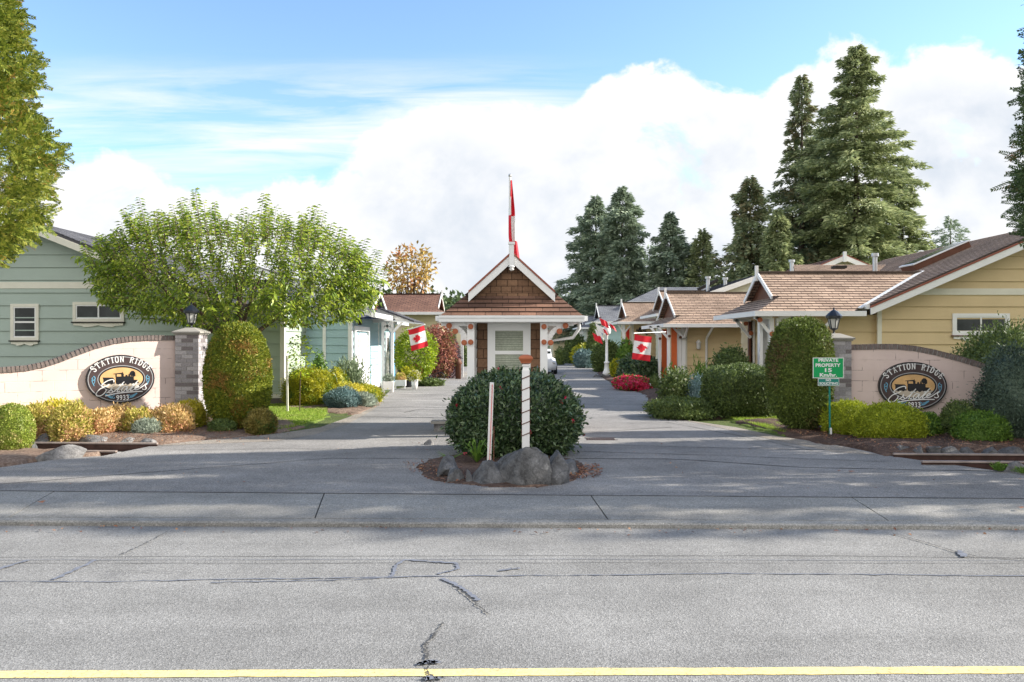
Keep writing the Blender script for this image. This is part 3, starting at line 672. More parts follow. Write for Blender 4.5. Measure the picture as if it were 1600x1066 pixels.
patch('soil_bed', [G(1190,668), G(1230,683), G(1300,695.5), G(1385,713), G(1440,708), (13,13.2,0), (14,18,0), (6,19,0), (5.0,18.2,0)], W['soil_dark'], .07, .13, seed=9)
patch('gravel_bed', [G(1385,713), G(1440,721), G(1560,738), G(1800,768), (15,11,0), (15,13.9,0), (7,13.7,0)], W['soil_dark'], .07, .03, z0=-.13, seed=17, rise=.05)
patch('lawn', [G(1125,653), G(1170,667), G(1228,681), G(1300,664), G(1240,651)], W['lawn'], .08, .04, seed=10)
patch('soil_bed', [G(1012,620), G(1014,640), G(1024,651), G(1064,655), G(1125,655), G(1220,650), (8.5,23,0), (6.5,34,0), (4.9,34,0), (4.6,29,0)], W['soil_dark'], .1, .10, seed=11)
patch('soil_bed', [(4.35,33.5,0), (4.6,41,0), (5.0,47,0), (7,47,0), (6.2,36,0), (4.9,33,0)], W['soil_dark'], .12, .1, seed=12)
patch('lawn', [(5.2,55,0), (5.4,62,0), (9,62,0), (8,54,0)], W['lawn'], .2, .08, seed=13)
patch('island_soil', [G(652,730), G(660,743), G(695,756), G(760,763), G(850,762), G(898,752), G(918,738), G(912,727), G(895,718), G(850,712), (0,13.6,0), G(705,712), G(670,719)], W['soil_dark'], .05, .05, seed=14, jit=.06)
def blades(name, poly, n, ln, wd, seed, z=.03, m='grass'):
    rng = np.random.default_rng(seed); P = np.array([p[:2] for p in poly]); q = rng.uniform(P.min(0), P.max(0), (n*3, 2))
    q = q[pt_in(poly, q[:, 0], q[:, 1])][:n]; k = len(q); pos = np.c_[q, np.full(k, z)]
    dr = np.c_[rng.normal(size=(k, 2))*.45, np.ones(k)]; v, f = leaves(pos, dr, rng.normal(size=(k, 3)), ln*rng.uniform(.5, 1.3, k), wd, .1)
    return tag(link(name, np_mesh(name, v, f, L[m])), None, None, None, 'stuff')
tag(blades('grass', [G(420,676), G(455,671), G(508,655), G(512,641), G(440,633), G(400,636), G(395,668)], 16000, .055, .010, 1), 'short bright grass beside the dome-shaped hedge', 'grass')
tag(blades('grass', [G(1135,654), G(1170,664), G(1226,679), G(1300,664), G(1240,651)], 14000, .05, .011, 2), 'strip of mown grass in front of the long hedge', 'grass')
tag(blades('grass', [(5.2,55,0), (5.4,62,0), (9,62,0), (8,54,0)], 6000, .12, .04, 3, .08), 'far patch of lawn along the lane', 'grass')
def litter(name, poly, n, size, m, seed, label, cat, z=.02, zr=.03):
    rng = np.random.default_rng(seed); P = np.array([p[:2] for p in poly]); q = rng.uniform(P.min(0), P.max(0), (n*4, 2))
    q = q[pt_in(poly, q[:, 0], q[:, 1])][:n]; k = len(q); pos = np.c_[q, z+rng.uniform(0, zr, k)]
    v, f = leaves(pos, np.c_[rng.normal(size=(k, 2)), rng.normal(size=k)*.2], np.tile([0, 0, 1.], (k, 1))+rng.normal(size=(k, 3))*.3, size*rng.uniform(.5, 1.4, k), size*.6, .2)
    return tag(link(name, np_mesh(name, v, f, m)), label, cat, None, 'stuff')
litter('fallen_leaves', [G(888,732), G(935,728), G(940,745), G(900,752), G(870,745)], 420, .045, L['debris'], 4, 'reddish fallen leaves at the foot of the round bush', 'leaves')
litter('fallen_leaves', [G(628,724), G(700,716), G(740,755), G(690,757), G(640,742)], 260, .04, L['debris'], 5, 'dry leaf litter left of the island rocks', 'leaves')
litter('fallen_leaves', [G(240,699), G(430,688), G(560,655), G(500,668), G(370,683), G(240,690)], 220, .035, L['debris'], 6, 'scattered dry leaves on the verge by the left bed', 'leaves')
for i, (px, py) in enumerate([(1594,797), (64,788), (1330,740)]):
    g = G(px, py, -.005); mb = MB(); rr = random.Random(i)
    mb.face([(g[0]+math.cos(a)*.05*k, g[1]+math.sin(a)*.045*k, max(.004, g[2])+.012+rr.uniform(0, .02)) for a, k in [(j*PI/5, 1 if j % 2 else .5) for j in range(10)]])
    tag(mb.build('dry_leaf', L['debris']), ['curled brown leaf on the pavement at the right edge', 'small pale leaf on the left pavement', 'tiny leaf on the shaded drive'][i], 'leaf')
# ================================================================ rails
def rail(label, x0, y0, x1, y1, z0=.0):
    t = empty('rail', (x0, y0, z0), label, 'rail', 'old railway rails set in the beds')
    dx = Vector((x1-x0, y1-y0, 0)); Ln = dx.length; dx.normalize(); n = Vector((-dx.y, dx.x, 0)); a = Vector((x0, y0, z0))
    fn = lambda p, q, s: a+n*p+Vector((0, 0, q))+dx*s
    web = [(-.062,0), (.062,0), (.062,.012), (.010,.026), (.009,.115), (.0325,.122), (-.0325,.122), (-.009,.115), (-.010,.026), (-.062,.012)]
    head = [(-.033,.1225), (.033,.1225), (.034,.142), (.026,.150), (-.026,.150), (-.034,.142)]
    mb = MB(); mb.prism(web, fn, 0, Ln); mb.build('web', W['rust'], t)
    mb = MB(); mb.prism(head, fn, 0, Ln); mb.build('head', W['railtop'], t)
rail('upper rusty rail between the boulder and the orange shrubs', -13, 14.35, X(244, 14.0), 14.05, -.085)
rail('lower rusty rail ending behind the left boulder', -13, 13.6, X(182, 13.3), 13.3, -.12)
rail('upper rusty rail below the right sign wall', X(1396, 12.75), 12.75, 13.5, 12.45, -.085)
rail('lower rusty rail running off the right edge', X(1440, 11.95), 11.95, 13.5, 11.65, -.085)
# ================================================================ island in the middle
rock('large angular grey boulder at the foot of the white post', 778, 846, 706, 761, 21, ry=.34, cuts=15, rz=.5)
rock('smooth grey boulder left of the big one on the island', 733, 796, 724, 758, 22, ry=.3, cuts=7)
rock('upright slab leaning right of the big island boulder', 842, 888, 714, 757, 23, ry=.22, cuts=12)
rock('pale flat-topped boulder at the right end of the island rocks', 866, 893, 730, 752, 24, ry=.2)
rock('long rounded stone behind the right island rocks', 862, 908, 724, 744, 25, ry=.22)
rock('dark pointed stone at the left end of the island rocks', 682, 716, 718, 747, 26, ry=.25, cuts=12)
rock('low dark stone next to the left end of the island rocks', 700, 730, 735, 754, 27, ry=.2)
rock('small upright stone between two island boulders', 726, 741, 738, 756, 28, ry=.11)
shrub('rhododendron', 'big round dark green bush filling the middle island', 'bush', 707, 903, 586, 738, L['rhodo'], dens=2300, ln=.078, wd=.032, d=13.25, ry=1.0, seed=41, p=2.3, amp=.10, fr=3.2, czf=.44, shell=.12, up=.25, core=.9, stray=.028,
      extra=(26, .05, .035), mats=[L['rhodo'], L['redfl']])
# fern
mb = MB(); rr = random.Random(3); fx, fy = X(745, 12.0), 12.0
for k in range(26):
    a = rr.uniform(0, 2*PI); ln = rr.uniform(.22, .42); h = rr.uniform(.12, .34); w = .022
    dx, dy = math.cos(a), math.sin(a); P_ = []
    for i in range(6):
        s = i/5; P_.append((fx+dx*ln*s, fy+dy*ln*s*.7, .03+h*math.sin(s*2.2)*1.1, w*(1-s)**.6*(.5+s)))
    for p, q in zip(P_[:-1], P_[1:]): mb.face([(p[0]-dy*p[3], p[1]+dx*p[3], p[2]), (q[0]-dy*q[3], q[1]+dx*q[3], q[2]), (q[0]+dy*q[3], q[1]-dx*q[3], q[2]), (p[0]+dy*p[3], p[1]-dx*p[3], p[2])])
tag(mb.build('strappy_plant', L['green']), 'strappy bright green plant between the leaning poles and the left island rocks', 'plant')
mb = MB()
for k in range(14):
    a = rr.uniform(0, 2*PI); ln = rr.uniform(.15, .3); x0, y0 = X(706, 12.3), 12.3
    mb.face([(x0, y0-.01, .03), (x0+math.cos(a)*ln, y0+math.sin(a)*ln*.6, .10+rr.uniform(0, .08)), (x0, y0+.012, .045)])
tag(mb.build('grass_tuft', L['green']), 'low green tuft at the left edge of the round bush', 'plant')
# leaning metal pole and thin stake
d = 11.72
t = empty('leaning_pole', (X(764, d), d, 0), 'shiny metal pole with a red stripe leaning before the round bush', 'pole')
mb = MB(); mb.bar((X(763.5, d), d+.12, .0), (X(768.5, d), d+.05, Z(598, d)), .062, .03); mb.build('tube', W['white'], t)
mb = MB(); mb.bar((X(764.6, d), d+.10, .05), (X(769.2, d), d+.03, Z(601, d)), .006, .012); mb.build('stripe', W['red_paint'], t)
mb = MB(); mb.bar((X(771, d), d+.1, 0), (X(771.5, d), d+.1, Z(668, d)), .016, .02); tag(mb.build('stake', W['brown_trim']), 'short brown stake beside the leaning metal pole', 'stake')
# white post with red cap
d = 12.0; t = empty('ornamental_post', (X(822, d), d, 0), 'white wooden post with a brown-red cap and wound cord in front of the round bush', 'post')
x0 = X(821.5, d); hw = .056; zt = Z(566, d)
mb = MB(); mb.box(x0-hw, x0+hw, d-hw, d+hw, 0, zt-.12); mb.lathe((x0, d, zt-.12), [(.075, 0), (.06, .03), (.058, .05), (.075, .06), (.078, .08), (.06, .095)], 4, rot=PI/4, smooth=False); mb.build('shaft', W['white'], t)
mb = MB(); mb.lathe((x0, d, zt-.022), [(.085, 0), (.11, .015), (.11, .028), (.15, .075), (.15, .09), (.11, .12), (.05, .135)], 4, rot=PI/4, smooth=False); mb.build('cap', W['terracotta'], t)
mb = MB(); q = hw+.006
CP = []
for k in range(6):
    zz = zt-.20-.17*k; CP += [(x0-q, d-q, zz-.05), (x0+q, d-q, zz), (x0+q, d+q, zz-.07), (x0-q, d+q, zz-.14)]
mb.tube(CP, .008, 6, 0, smooth=False)
mb.build('cord', W['brown_trim'], t)
# little concrete bench
d = 16.3; x0, x1 = X(673, d), X(706, d)
t = empty('stone_bench', ((x0+x1)/2, d, 0), 'small low concrete seat at the left of the round bush', 'bench')
mb = MB(); mb.box(x0, x1, d, d+.3, .16, .215); mb.build('seat', W['capstone'], t)
mb = MB(); mb.box(x0+.06, x1-.02, d+.05, d+.26, 0, .16); mb.build('base', W['rock_light'], t)
rock('flat white stone beside the small concrete seat', 660, 679, 689, 696, 31, 'rock_light', name='stone', ry=.1)
# drain in the asphalt
mb = MB(); g0 = G(918, 688); 
for k in range(12): mb.box(g0[0]+k*.045, g0[0]+k*.045+.02, g0[1], g0[1]+.28, .0045, .012)
mb.box(g0[0]-.03, g0[0]+.56, g0[1]-.03, g0[1]-.005, .0045, .012); mb.box(g0[0]-.03, g0[0]+.56, g0[1]+.285, g0[1]+.31, .0045, .012)
tag(mb.build('drain_grate', W['rust']), 'iron drain grate in the asphalt right of the round bush', 'drain')
# ================================================================ roof and wall tools
def roof_plane(mb, a, b, c, d, course=.16, mi=0, lip=.018, th=.0):
    """a-b eave, d-c ridge, courses stepped like real shingles; UV in metres"""
    a, b, c, d = map(Vector, (a, b, c, d)); n = (b-a).cross(d-a).normalized()
    if n.z < 0: n = -n
    up = (d-a)-(b-a).normalized()*((d-a).dot((b-a).normalized())); Lh = up.length; k = max(1, round(Lh/course)); e = (b-a).normalized()
    for i in range(k):
        t0, t1 = i/k, (i+1)/k
        p0, p1 = a.lerp(d, t0), b.lerp(c, t0); q0, q1 = a.lerp(d, t1), b.lerp(c, t1)
        uv = lambda p: ((p-a).dot(e), (p-a).dot(up.normalized()))
        mb.face([p0+n*lip, p1+n*lip, q1, q0], mi, [uv(p0), uv(p1), uv(q1), uv(q0)])
        mb.face([p0, p1, p1+n*lip, p0+n*lip], mi, [(0, 0)]*4)
    if th:
        o = -n*th; mb.face([a+o, d+o, c+o, b+o], mi)
        for p, q in ((a, b), (b, c), (c, d), (d, a)): mb.face([p+o, q+o, q, p], mi)
def siding(mb, o, ux, n, poly, exp=.2, mi=0, lap=.032):
    """clapboards: o origin, ux direction, n outward normal, poly [(s,z)] convex"""
    o, ux, n = Vector(o), Vector(ux).normalized(), Vector(n).normalized(); zmin = min(p[1] for p in poly); zmax = max(p[1] for p in poly)
    def clip(pl, z, keep_above):
        out = []
        for i in range(len(pl)):
            p, q = pl[i], pl[(i+1) % len(pl)]; pi = (p[1] >= z) == keep_above or p[1] == z; qi = (q[1] >= z) == keep_above or q[1] == z
            if pi: out.append(p)
            if pi != qi:
                t = (z-p[1])/((q[1]-p[1]) or 1e-9); out.append((p[0]+(q[0]-p[0])*t, z))
        return out
    z = zmin
    while z < zmax-1e-4:
        z1 = min(z+exp, zmax); pl_ = clip(clip(poly, z+.016, True), z1, False)
        if len(pl_) >= 3:
            f = lambda s, zz: o+ux*s+Vector((0, 0, zz))+n*(lap*(1-(zz-z)/exp)+.004)
            mb.face([f(*p) for p in pl_], mi)
            bs = [p[0] for p in pl_ if abs(p[1]-z-.016) < 1e-6]
            if len(bs) >= 2:
                s0, s1 = min(bs), max(bs); b0 = o+ux*s0+Vector((0, 0, z+.016)); b1 = o+ux*s1+Vector((0, 0, z+.016))
                mb.face([b0+n*.004, b1+n*.004, b1+n*(lap+.004), b0+n*(lap+.004)], mi)
        z = z1
def wallbox(mb, x0, x1, y0, y1, z0, z1, mi=0): return mb.box(x0, x1, y0, y1, z0, z1, mi)
def window(parent, x0, x1, z0, z1, y, panes='h', trim=.10, tm='cream', apron=False, g='glass', sillm='dark'):
    """frontal window; x0..z1 = outer edge of the trim"""
    t = link_empty('window', ((x0+x1)/2, y, (z0+z1)/2), parent)
    mb = MB(); e = .04
    for a in ((x0, x1, z1-trim, z1), (x0, x1, z0, z0+trim), (x0, x0+trim, z0+trim, z1-trim), (x1-trim, x1, z0+trim, z1-trim)): mb.box(a[0], a[1], y-e, y+.02, a[2], a[3])
    mb.build('trim', W[tm], t)
    a0, a1, b0, b1 = x0+trim, x1-trim, z0+trim, z1-trim; f = .035; mb = MB()
    for a in ((a0, a1, b1-f, b1), (a0, a1, b0, b0+f), (a0, a0+f, b0+f, b1-f), (a1-f, a1, b0+f, b1-f)): mb.box(a[0], a[1], y-e+.012, y+.02, a[2], a[3])
    if panes == 'h': xm = (a0+a1)/2; mb.box(xm-f*.6, xm+f*.6, y-e+.010, y+.02, b0+f, b1-f)
    else: zm = (b0+b1)/2; mb.box(a0+f, a1-f, y-e+.010, y+.02, zm-f*.7, zm+f*.7)
    mb.build('frame', W['white'], t)
    mb = MB(); mb.box(a0+f*.5, a1-f*.5, y-.012, y+.01, b0+f*.5, b1-f*.5); mb.build('pane', W[g], t)
    if apron:
        mb = MB(); mb.box(x0-.03, x1+.03, y-.075, y-.0, z0-.035, z0); mb.build('sill', W[sillm], t)
        mb = MB(); k = 24; top = [(x0+.02+(x1-x0-.04)*i/k, z0-.036) for i in range(k+1)]
        bot = [(x0+.02+(x1-x0-.04)*i/k, z0-.10-.05*abs(math.sin(PI*2.0*i/k))*(1 if .2 < i/k < .8 else .4)) for i in range(k, -1, -1)]
        for i in range(k): mb.face([(top[i][0], y-.04, top[i][1]), (bot[k-i][0], y-.04, bot[k-i][1]), (bot[k-i-1][0], y-.04, bot[k-i-1][1]), (top[i+1][0], y-.04, top[i+1][1])])
        for i in range(k): mb.face([(bot[i][0], y-.04, bot[i][1]), (bot[i+1][0], y-.04, bot[i+1][1]), (bot[i+1][0], y+.0, bot[i+1][1]), (bot[i][0], y+.0, bot[i][1])])
        mb.build('apron', W[tm], t)
    return t
def link_empty(name, loc, parent):
    o = bpy.data.objects.new(name, None); COL.objects.link(o); o.parent = parent; o.empty_display_size = .1
    o.location = Vector(loc)-parent.location; return o
def barge(parent, x_, z_, y, x2, z2, w=.20, th=.05, m='white', edge='redtrim', name='barge_board'):
    """sloping board from the apex (x_,z_) to the eave (x2,z2) in the plane y"""
    mb = MB(); fn = lambda a, b, s: (a, y+s, b)
    mb.prism([(x_, z_), (x_, z_-w*1.15), (x2, z2-w*1.15), (x2, z2)] if x2 > x_ else [(x_, z_), (x2, z2), (x2, z2-w*1.15), (x_, z_-w*1.15)], fn, 0, th); o = mb.build(name, W[m], parent)
    if edge:
        mb = MB(); mb.prism([(x_, z_+.004), (x_, z_+.05), (x2, z2+.05), (x2, z2+.004)], fn, -.02, th+.08); mb.build('drip_edge', W[edge], parent)
    return o
# ================================================================ kiosk
KY = 15.5; kc = X(797.5, KY)
K = empty('kiosk', (kc, KY+1.3, 0), 'small cedar-shingled kiosk with white trim and a steep shake roof in mid-lane', 'kiosk')
yw = KY+.45; y1 = KY+2.6; ww = .66
mb = MB(); mb.box(kc-ww, kc+ww, yw+.03, y1, 0, Z(500, KY))
for (a, b, c, d_) in (((kc-ww, yw), (kc+ww, yw), (0, -1), 0), ((kc-ww, y1), (kc-ww, yw), (-1, 0), 0), ((kc+ww, yw), (kc+ww, y1), (1, 0), 0)):
    A, B, n = Vector((*a, 0)), Vector((*b, 0)), Vector((*c, 0)); Ln = (B-A).length; ze = Z(500, KY); k = 12
    for i in range(k):
        z0_, z1_ = ze*i/k, ze*(i+1)/k
        mb.face([A+n*.02+Vector((0,0,z0_)), B+n*.02+Vector((0,0,z0_)), B+n*.004+Vector((0,0,z1_)), A+n*.004+Vector((0,0,z1_))], 0, [(0, i*.20), (Ln, i*.20), (Ln, (i+1)*.20), (0, (i+1)*.20)])
mb.build('shingled_wall', W['shake_wall'], K)
wx0, wx1 = X(762, yw), X(829, yw)
mb = MB(); zt = Z(501, KY)
mb.box(wx0, wx0+.10, yw-.045, yw+.02, 0, zt); mb.box(wx1-.10, wx1, yw-.045, yw+.02, 0, zt); mb.box(wx0+.10, wx1-.10, yw-.045, yw+.02, Z(513, yw), zt); mb.build('surround', W['white'], K)
a0, a1, b1, b0 = wx0+.10, wx1-.10, Z(513, yw), .9
kwn = link_empty('window', ((a0+a1)/2, yw, (b0+b1)/2), K)
mb = MB(); f = .05; zm = Z(551, yw)
mb.box(a0, a1, yw-.035, yw+.02, b1-f, b1); mb.box(a0, a1, yw-.035, yw+.02, b0, b0+f); mb.box(a0, a0+f, yw-.035, yw+.02, b0+f, b1-f); mb.box(a1-f, a1, yw-.035, yw+.02, b0+f, b1-f); mb.box(a0+f, a1-f, yw-.042, yw+.02, zm-.035, zm+.035)
mb.build('frame', W['white'], kwn)
mb = MB(); mb.face([(a0+.02, yw-.0235, b0), (a1-.02, yw-.0235, b0), (a1-.02, yw-.0235, b1), (a0+.02, yw-.0235, b1)], 0, [(0,0), (1,0), (1,1.2), (0,1.2)]); mb.build('blind', W['blind'], kwn)
# roof
ex0, ex1 = X(687, KY-.15), X(912, KY-.15); ze = Z(494, KY-.15); ap = Z(394, KY+.1); yg = KY+.38; ys = KY-.05
hx = (ex1-ex0)/2; kc2 = (ex0+ex1)/2; slope = (ap-ze)/hx; zs = Z(462, yg); sx = hx*(ap-zs)/(ap-ze); yr = y1+.35
mb = MB(); yf = KY-.06
roof_plane(mb, (ex0, yf, ze), (ex1, yf, ze), (kc2+sx, yg, zs), (kc2-sx, yg, zs), .115)
for s in (-1, 1):
    E = lambda x, y, z: (kc2+s*x, y, z)
    roof_plane(mb, E(hx, yf, ze), E(hx, yr, ze), E(sx, yr, zs), E(sx, yg, zs), .13)
    roof_plane(mb, E(sx, yg-.14, zs), E(sx, yr, zs), E(0, yr, ap), E(0, yg-.14, ap), .13, th=.04)
mb.face([(kc2-hx, yf, ze), (kc2-hx, yr, ze), (kc2+hx, yr, ze), (kc2+hx, yf, ze)]); mb.face([(kc2-hx, yr, ze), (kc2, yr, ap), (kc2+hx, yr, ze)])
kroof = mb.build('roof', W['shake_roof'], K)
mb = MB(); k = 7
for i in range(k):
    z0_ = zs-.03+(ap-zs)*i/k; z1_ = zs-.03+(ap-zs)*(i+1)/k; w0 = sx*(1-i/k); w1 = sx*(1-(i+1)/k)
    mb.face([(kc2-w0, yg-.02, z0_), (kc2+w0, yg-.02, z0_), (kc2+w1, yg-.004, z1_), (kc2-w1, yg-.004, z1_)], 0, [(-w0, z0_*1.5), (w0, z0_*1.5), (w1, z1_*1.5), (-w1, z1_*1.5)])
mb.build('gable', W['shake_wall'], K)
for s in (-1, 1): barge(K, kc2, ap-.02, yg-.16, kc2+s*sx*.93, ap-.02-(ap-zs)*.93, .15, .04, 'white', 'redtrim')
mb = MB(); mb.box(kc2-.045, kc2+.045, yg-.22, yg-.13, Z(416, KY), Z(377, KY)); mb.box(kc2-.065, kc2+.065, yg-.24, yg-.11, Z(380, KY), Z(376.5, KY)); mb.lathe((kc2, yg-.175, Z(422, KY)), [(.02, 0), (.055, .03), (.03, .06), (.065, .08), (.06, .10)], 12); mb.build('finial', W['white'], K)
# gutter and soffit
mb = MB(); gz = Z(503, KY-.15); y_ = yf-.09
for z0_, z1_, dy in ((gz, ze-.035, .02), (ze-.035, ze+.012, 0)): mb.box(ex0-.02, ex1+.02, y_+dy, yf-.002, z0_+.001, z1_)
for s in (-1, 1): xx = ex0 if s < 0 else ex1; mb.box(min(xx, xx+s*.09), max(xx, xx+s*.09), yf, yr, gz+.02, ze+.006)
mb.build('gutter', W['white'], K)
mb = MB(); mb.box(ex0+.01, ex1-.01, yf+.001, yr-.01, gz-.01, gz+.018); mb.build('soffit', W['white'], K)
for s in (-1, 1):
    px = X(735.5 if s < 0 else 850, KY); 
    for j, yy in enumerate((KY+.02, y1-.02)):
        mb = MB(); mb.box(px-.07, px+.07, yy, yy+.14, 0, gz-.011); po = mb.build('corner_post', W['white'], K)
        mb = MB(); P_ = []
        for i in range(9):
            a = PI/2*i/8; P_.append((px+s*(.07+.42*(1-math.cos(a))), yy+.07, gz-.46+.40*math.sin(a)))
        for p, q in zip(P_[:-1], P_[1:]): mb.bar(p, q, .06, .10)
        mb.bar((px+s*.06, yy+.07, gz-.045), (px+s*.58, yy+.07, gz-.045), .055, .06)
        mb.build('bracket', W['white'], K)
    for (a, b) in ((0, .06), (0, .36)):
        mb = MB(); mb.tube([(px, KY+.02, gz-.03-b), (px, KY-.03, gz-.03-b)], .052, 14); mb.tube([(px, KY-.03, gz-.03-b), (px, KY-.045, gz-.03-b)], .032, 10); mb.build('rosette', W['terracotta'], K)
    for (a, b) in ((.42, .05), (.30, .16), (.13, .38)):
        mb = MB(); mb.tube([(px+s*a, KY+.06, gz-.02-b), (px+s*a, KY-.0, gz-.02-b)], .055, 14); mb.tube([(px+s*a, KY-.0, gz-.02-b), (px+s*a, KY-.015, gz-.02-b)], .03, 10); mb.build('rosette', W['terracotta'], K)
mb = MB(); xx = ex1-.05; mb.tube([(xx, KY+.3, gz+.03), (xx, KY+.3, gz-.12), (xx-.12, KY+.35, gz-.30), (kc+ww+.04, KY+.55, gz-.38), (kc+ww+.04, KY+.55, .1)], .035, 8); mb.build('downspout', W['white'], K)
# ================================================================ Canada flags
LEAF = [(0,1),(.17,.66),(.36,.76),(.28,.28),(.5,.5),(.56,.38),(.82,.43),(.72,.18),(.85,.08),(.42,-.27),(.48,-.45),(.05,-.38),(.05,-.85)]
LEAF = LEAF+[(-x, y) for x, y in LEAF[::-1][:-1]]
def cloth(fn, u0, u1, v0, v1, nu=10, nv=14, mi=0):
    mb = MB(); vs = [fn(u0+(u1-u0)*i/nu, v0+(v1-v0)*j/nv) for j in range(nv+1) for i in range(nu+1)]
    mb.shared(vs, [(j*(nu+1)+i, j*(nu+1)+i+1, (j+1)*(nu+1)+i+1, (j+1)*(nu+1)+i) for j in range(nv) for i in range(nu)], mi, True); return mb
def flag(label, fn, parent_loc, leaf_rot=PI/2, off=-.03, leaf_s=.36):
    """fn(u across, v down) -> point; u,v in 0..1, red at both ends of v"""
    t = empty('flag', parent_loc, label, 'flag', 'red and white maple leaf flags')
    cloth(fn, 0, 1, 0, .25).build('red_band', W['flag_red'], t); cloth(fn, 0, 1, .75, 1).build('red_band', W['flag_red'], t)
    cloth(fn, 0, 1, .25, .75).build('white_field', W['flag_white'], t)
    c, s = math.cos(leaf_rot), math.sin(leaf_rot); mb = MB(); pts = []
    for x, y in LEAF:
        xx, yy = (x*c-y*s)*leaf_s, (x*s+y*c)*leaf_s; p = Vector(fn(.5+xx*.98, .5-yy*.60)); p.y += off; pts.append(p)
    bm = bmesh.new(); f_ = bm.faces.new([bm.verts.new(p) for p in pts]); bmesh.ops.triangulate(bm, faces=[f_]); me = bpy.data.meshes.new('maple_leaf'); bm.to_mesh(me); bm.free(); me.materials.append(W['flag_red'])
    link('maple_leaf', me, t); return t
def quadfn(c4, d, wave=.03, ph=0):
    """c4: photo corners TL TR BR BL of a hanging flag at distance d"""
    P4 = [Vector((X(px, d), d, Z(py, d))) for px, py in c4]
    def fn(u, v):
        p = P4[0].lerp(P4[1], u).lerp(P4[3].lerp(P4[2], u), v)
        return (p.x, p.y+wave*math.sin(u*7+v*2+ph)+.08*(u-.5), p.z-.02*math.sin(u*PI)*(1-v)*1.2)
    return fn
dF = 24.5; flag('flag hanging near the yellow round tree on the left', quadfn([(638,515),(662,508),(669,541),(643,549)], dF), (X(650, dF), dF, 1.6), PI/2*.9)
mb = MB(); mb.tube([(X(598, 27), 27, Z(500, 27)), (X(664, dF), dF-.02, Z(507, dF))], .018, 6); mb.tube([(X(636, dF), dF-.01, Z(516, dF)), (X(664, dF), dF-.02, Z(507.5, dF))], .02, 6); tag(mb.build('flag_rod', W['white']), 'slanting white rod holding the left flag', 'flag rod')
dF = 29; flag('flag hanging in front of the tan house with orange doors', quadfn([(992,522),(1019,526),(1016,565),(987,561)], dF, ph=1), (X(1003, dF), dF, 1.2), PI/2*1.05)
mb = MB(); mb.tube([(X(1040, 30.5), 30.5, Z(519, 30.5)), (X(990, dF), dF-.02, Z(521, dF))], .022, 6); tag(mb.build('flag_rod', W['steel']), 'horizontal rod holding the right flag', 'flag rod')
# tall pole behind the kiosk
d = 19.5; t = empty('flagpole', (X(797, d), d, 0), 'thin flagpole rising behind the kiosk roof', 'flagpole')
mb = MB(); mb.tube([(X(797, d), d, 0), (X(797, d), d, Z(276, d))], .03, 8); mb.build('pole', W['white'], t)
mb = MB(); mb.ball((X(797, d), d, Z(274.5, d)), .045); mb.build('finial', W['steel'], t)
t = empty('flag', (X(802, d), d, Z(330, d)), 'limp flag hanging folded down the pole above the kiosk', 'flag', 'red and white maple leaf flags')
def limp(l0, r0):
    def fn(u, v):
        y = 282+v*122; l = np.interp(y, [282, 330, 370, 404], l0); r = np.interp(y, [282, 330, 345, 370, 404], r0)
        px = l+(r-l)*u; return (X(px, d), d+.05*math.sin(u*9+v*5)-.03, Z(y, d))
    return fn
fL = limp([797, 794.5, 794.5, 799], [800, 804.5, 805, 807, 812]); 
cloth(fL, 0, 1, 0, .21, 8, 8).build('red_band', W['flag_red'], t)
cloth(fL, .0, .42, .21, .45, 4, 8).build('white_field', W['flag_white'], t); cloth(fL, .42, 1, .21, .46, 5, 8).build('red_band', W['flag_red'], t)
cloth(fL, .0, .40, .45, .83, 4, 8).build('maple_leaf', W['flag_red'], t); cloth(fL, .40, 1, .46, .78, 5, 8).build('white_field', W['flag_white'], t)
cloth(fL, .3, 1, .78, 1, 5, 6).build('red_band', W['flag_red'], t)
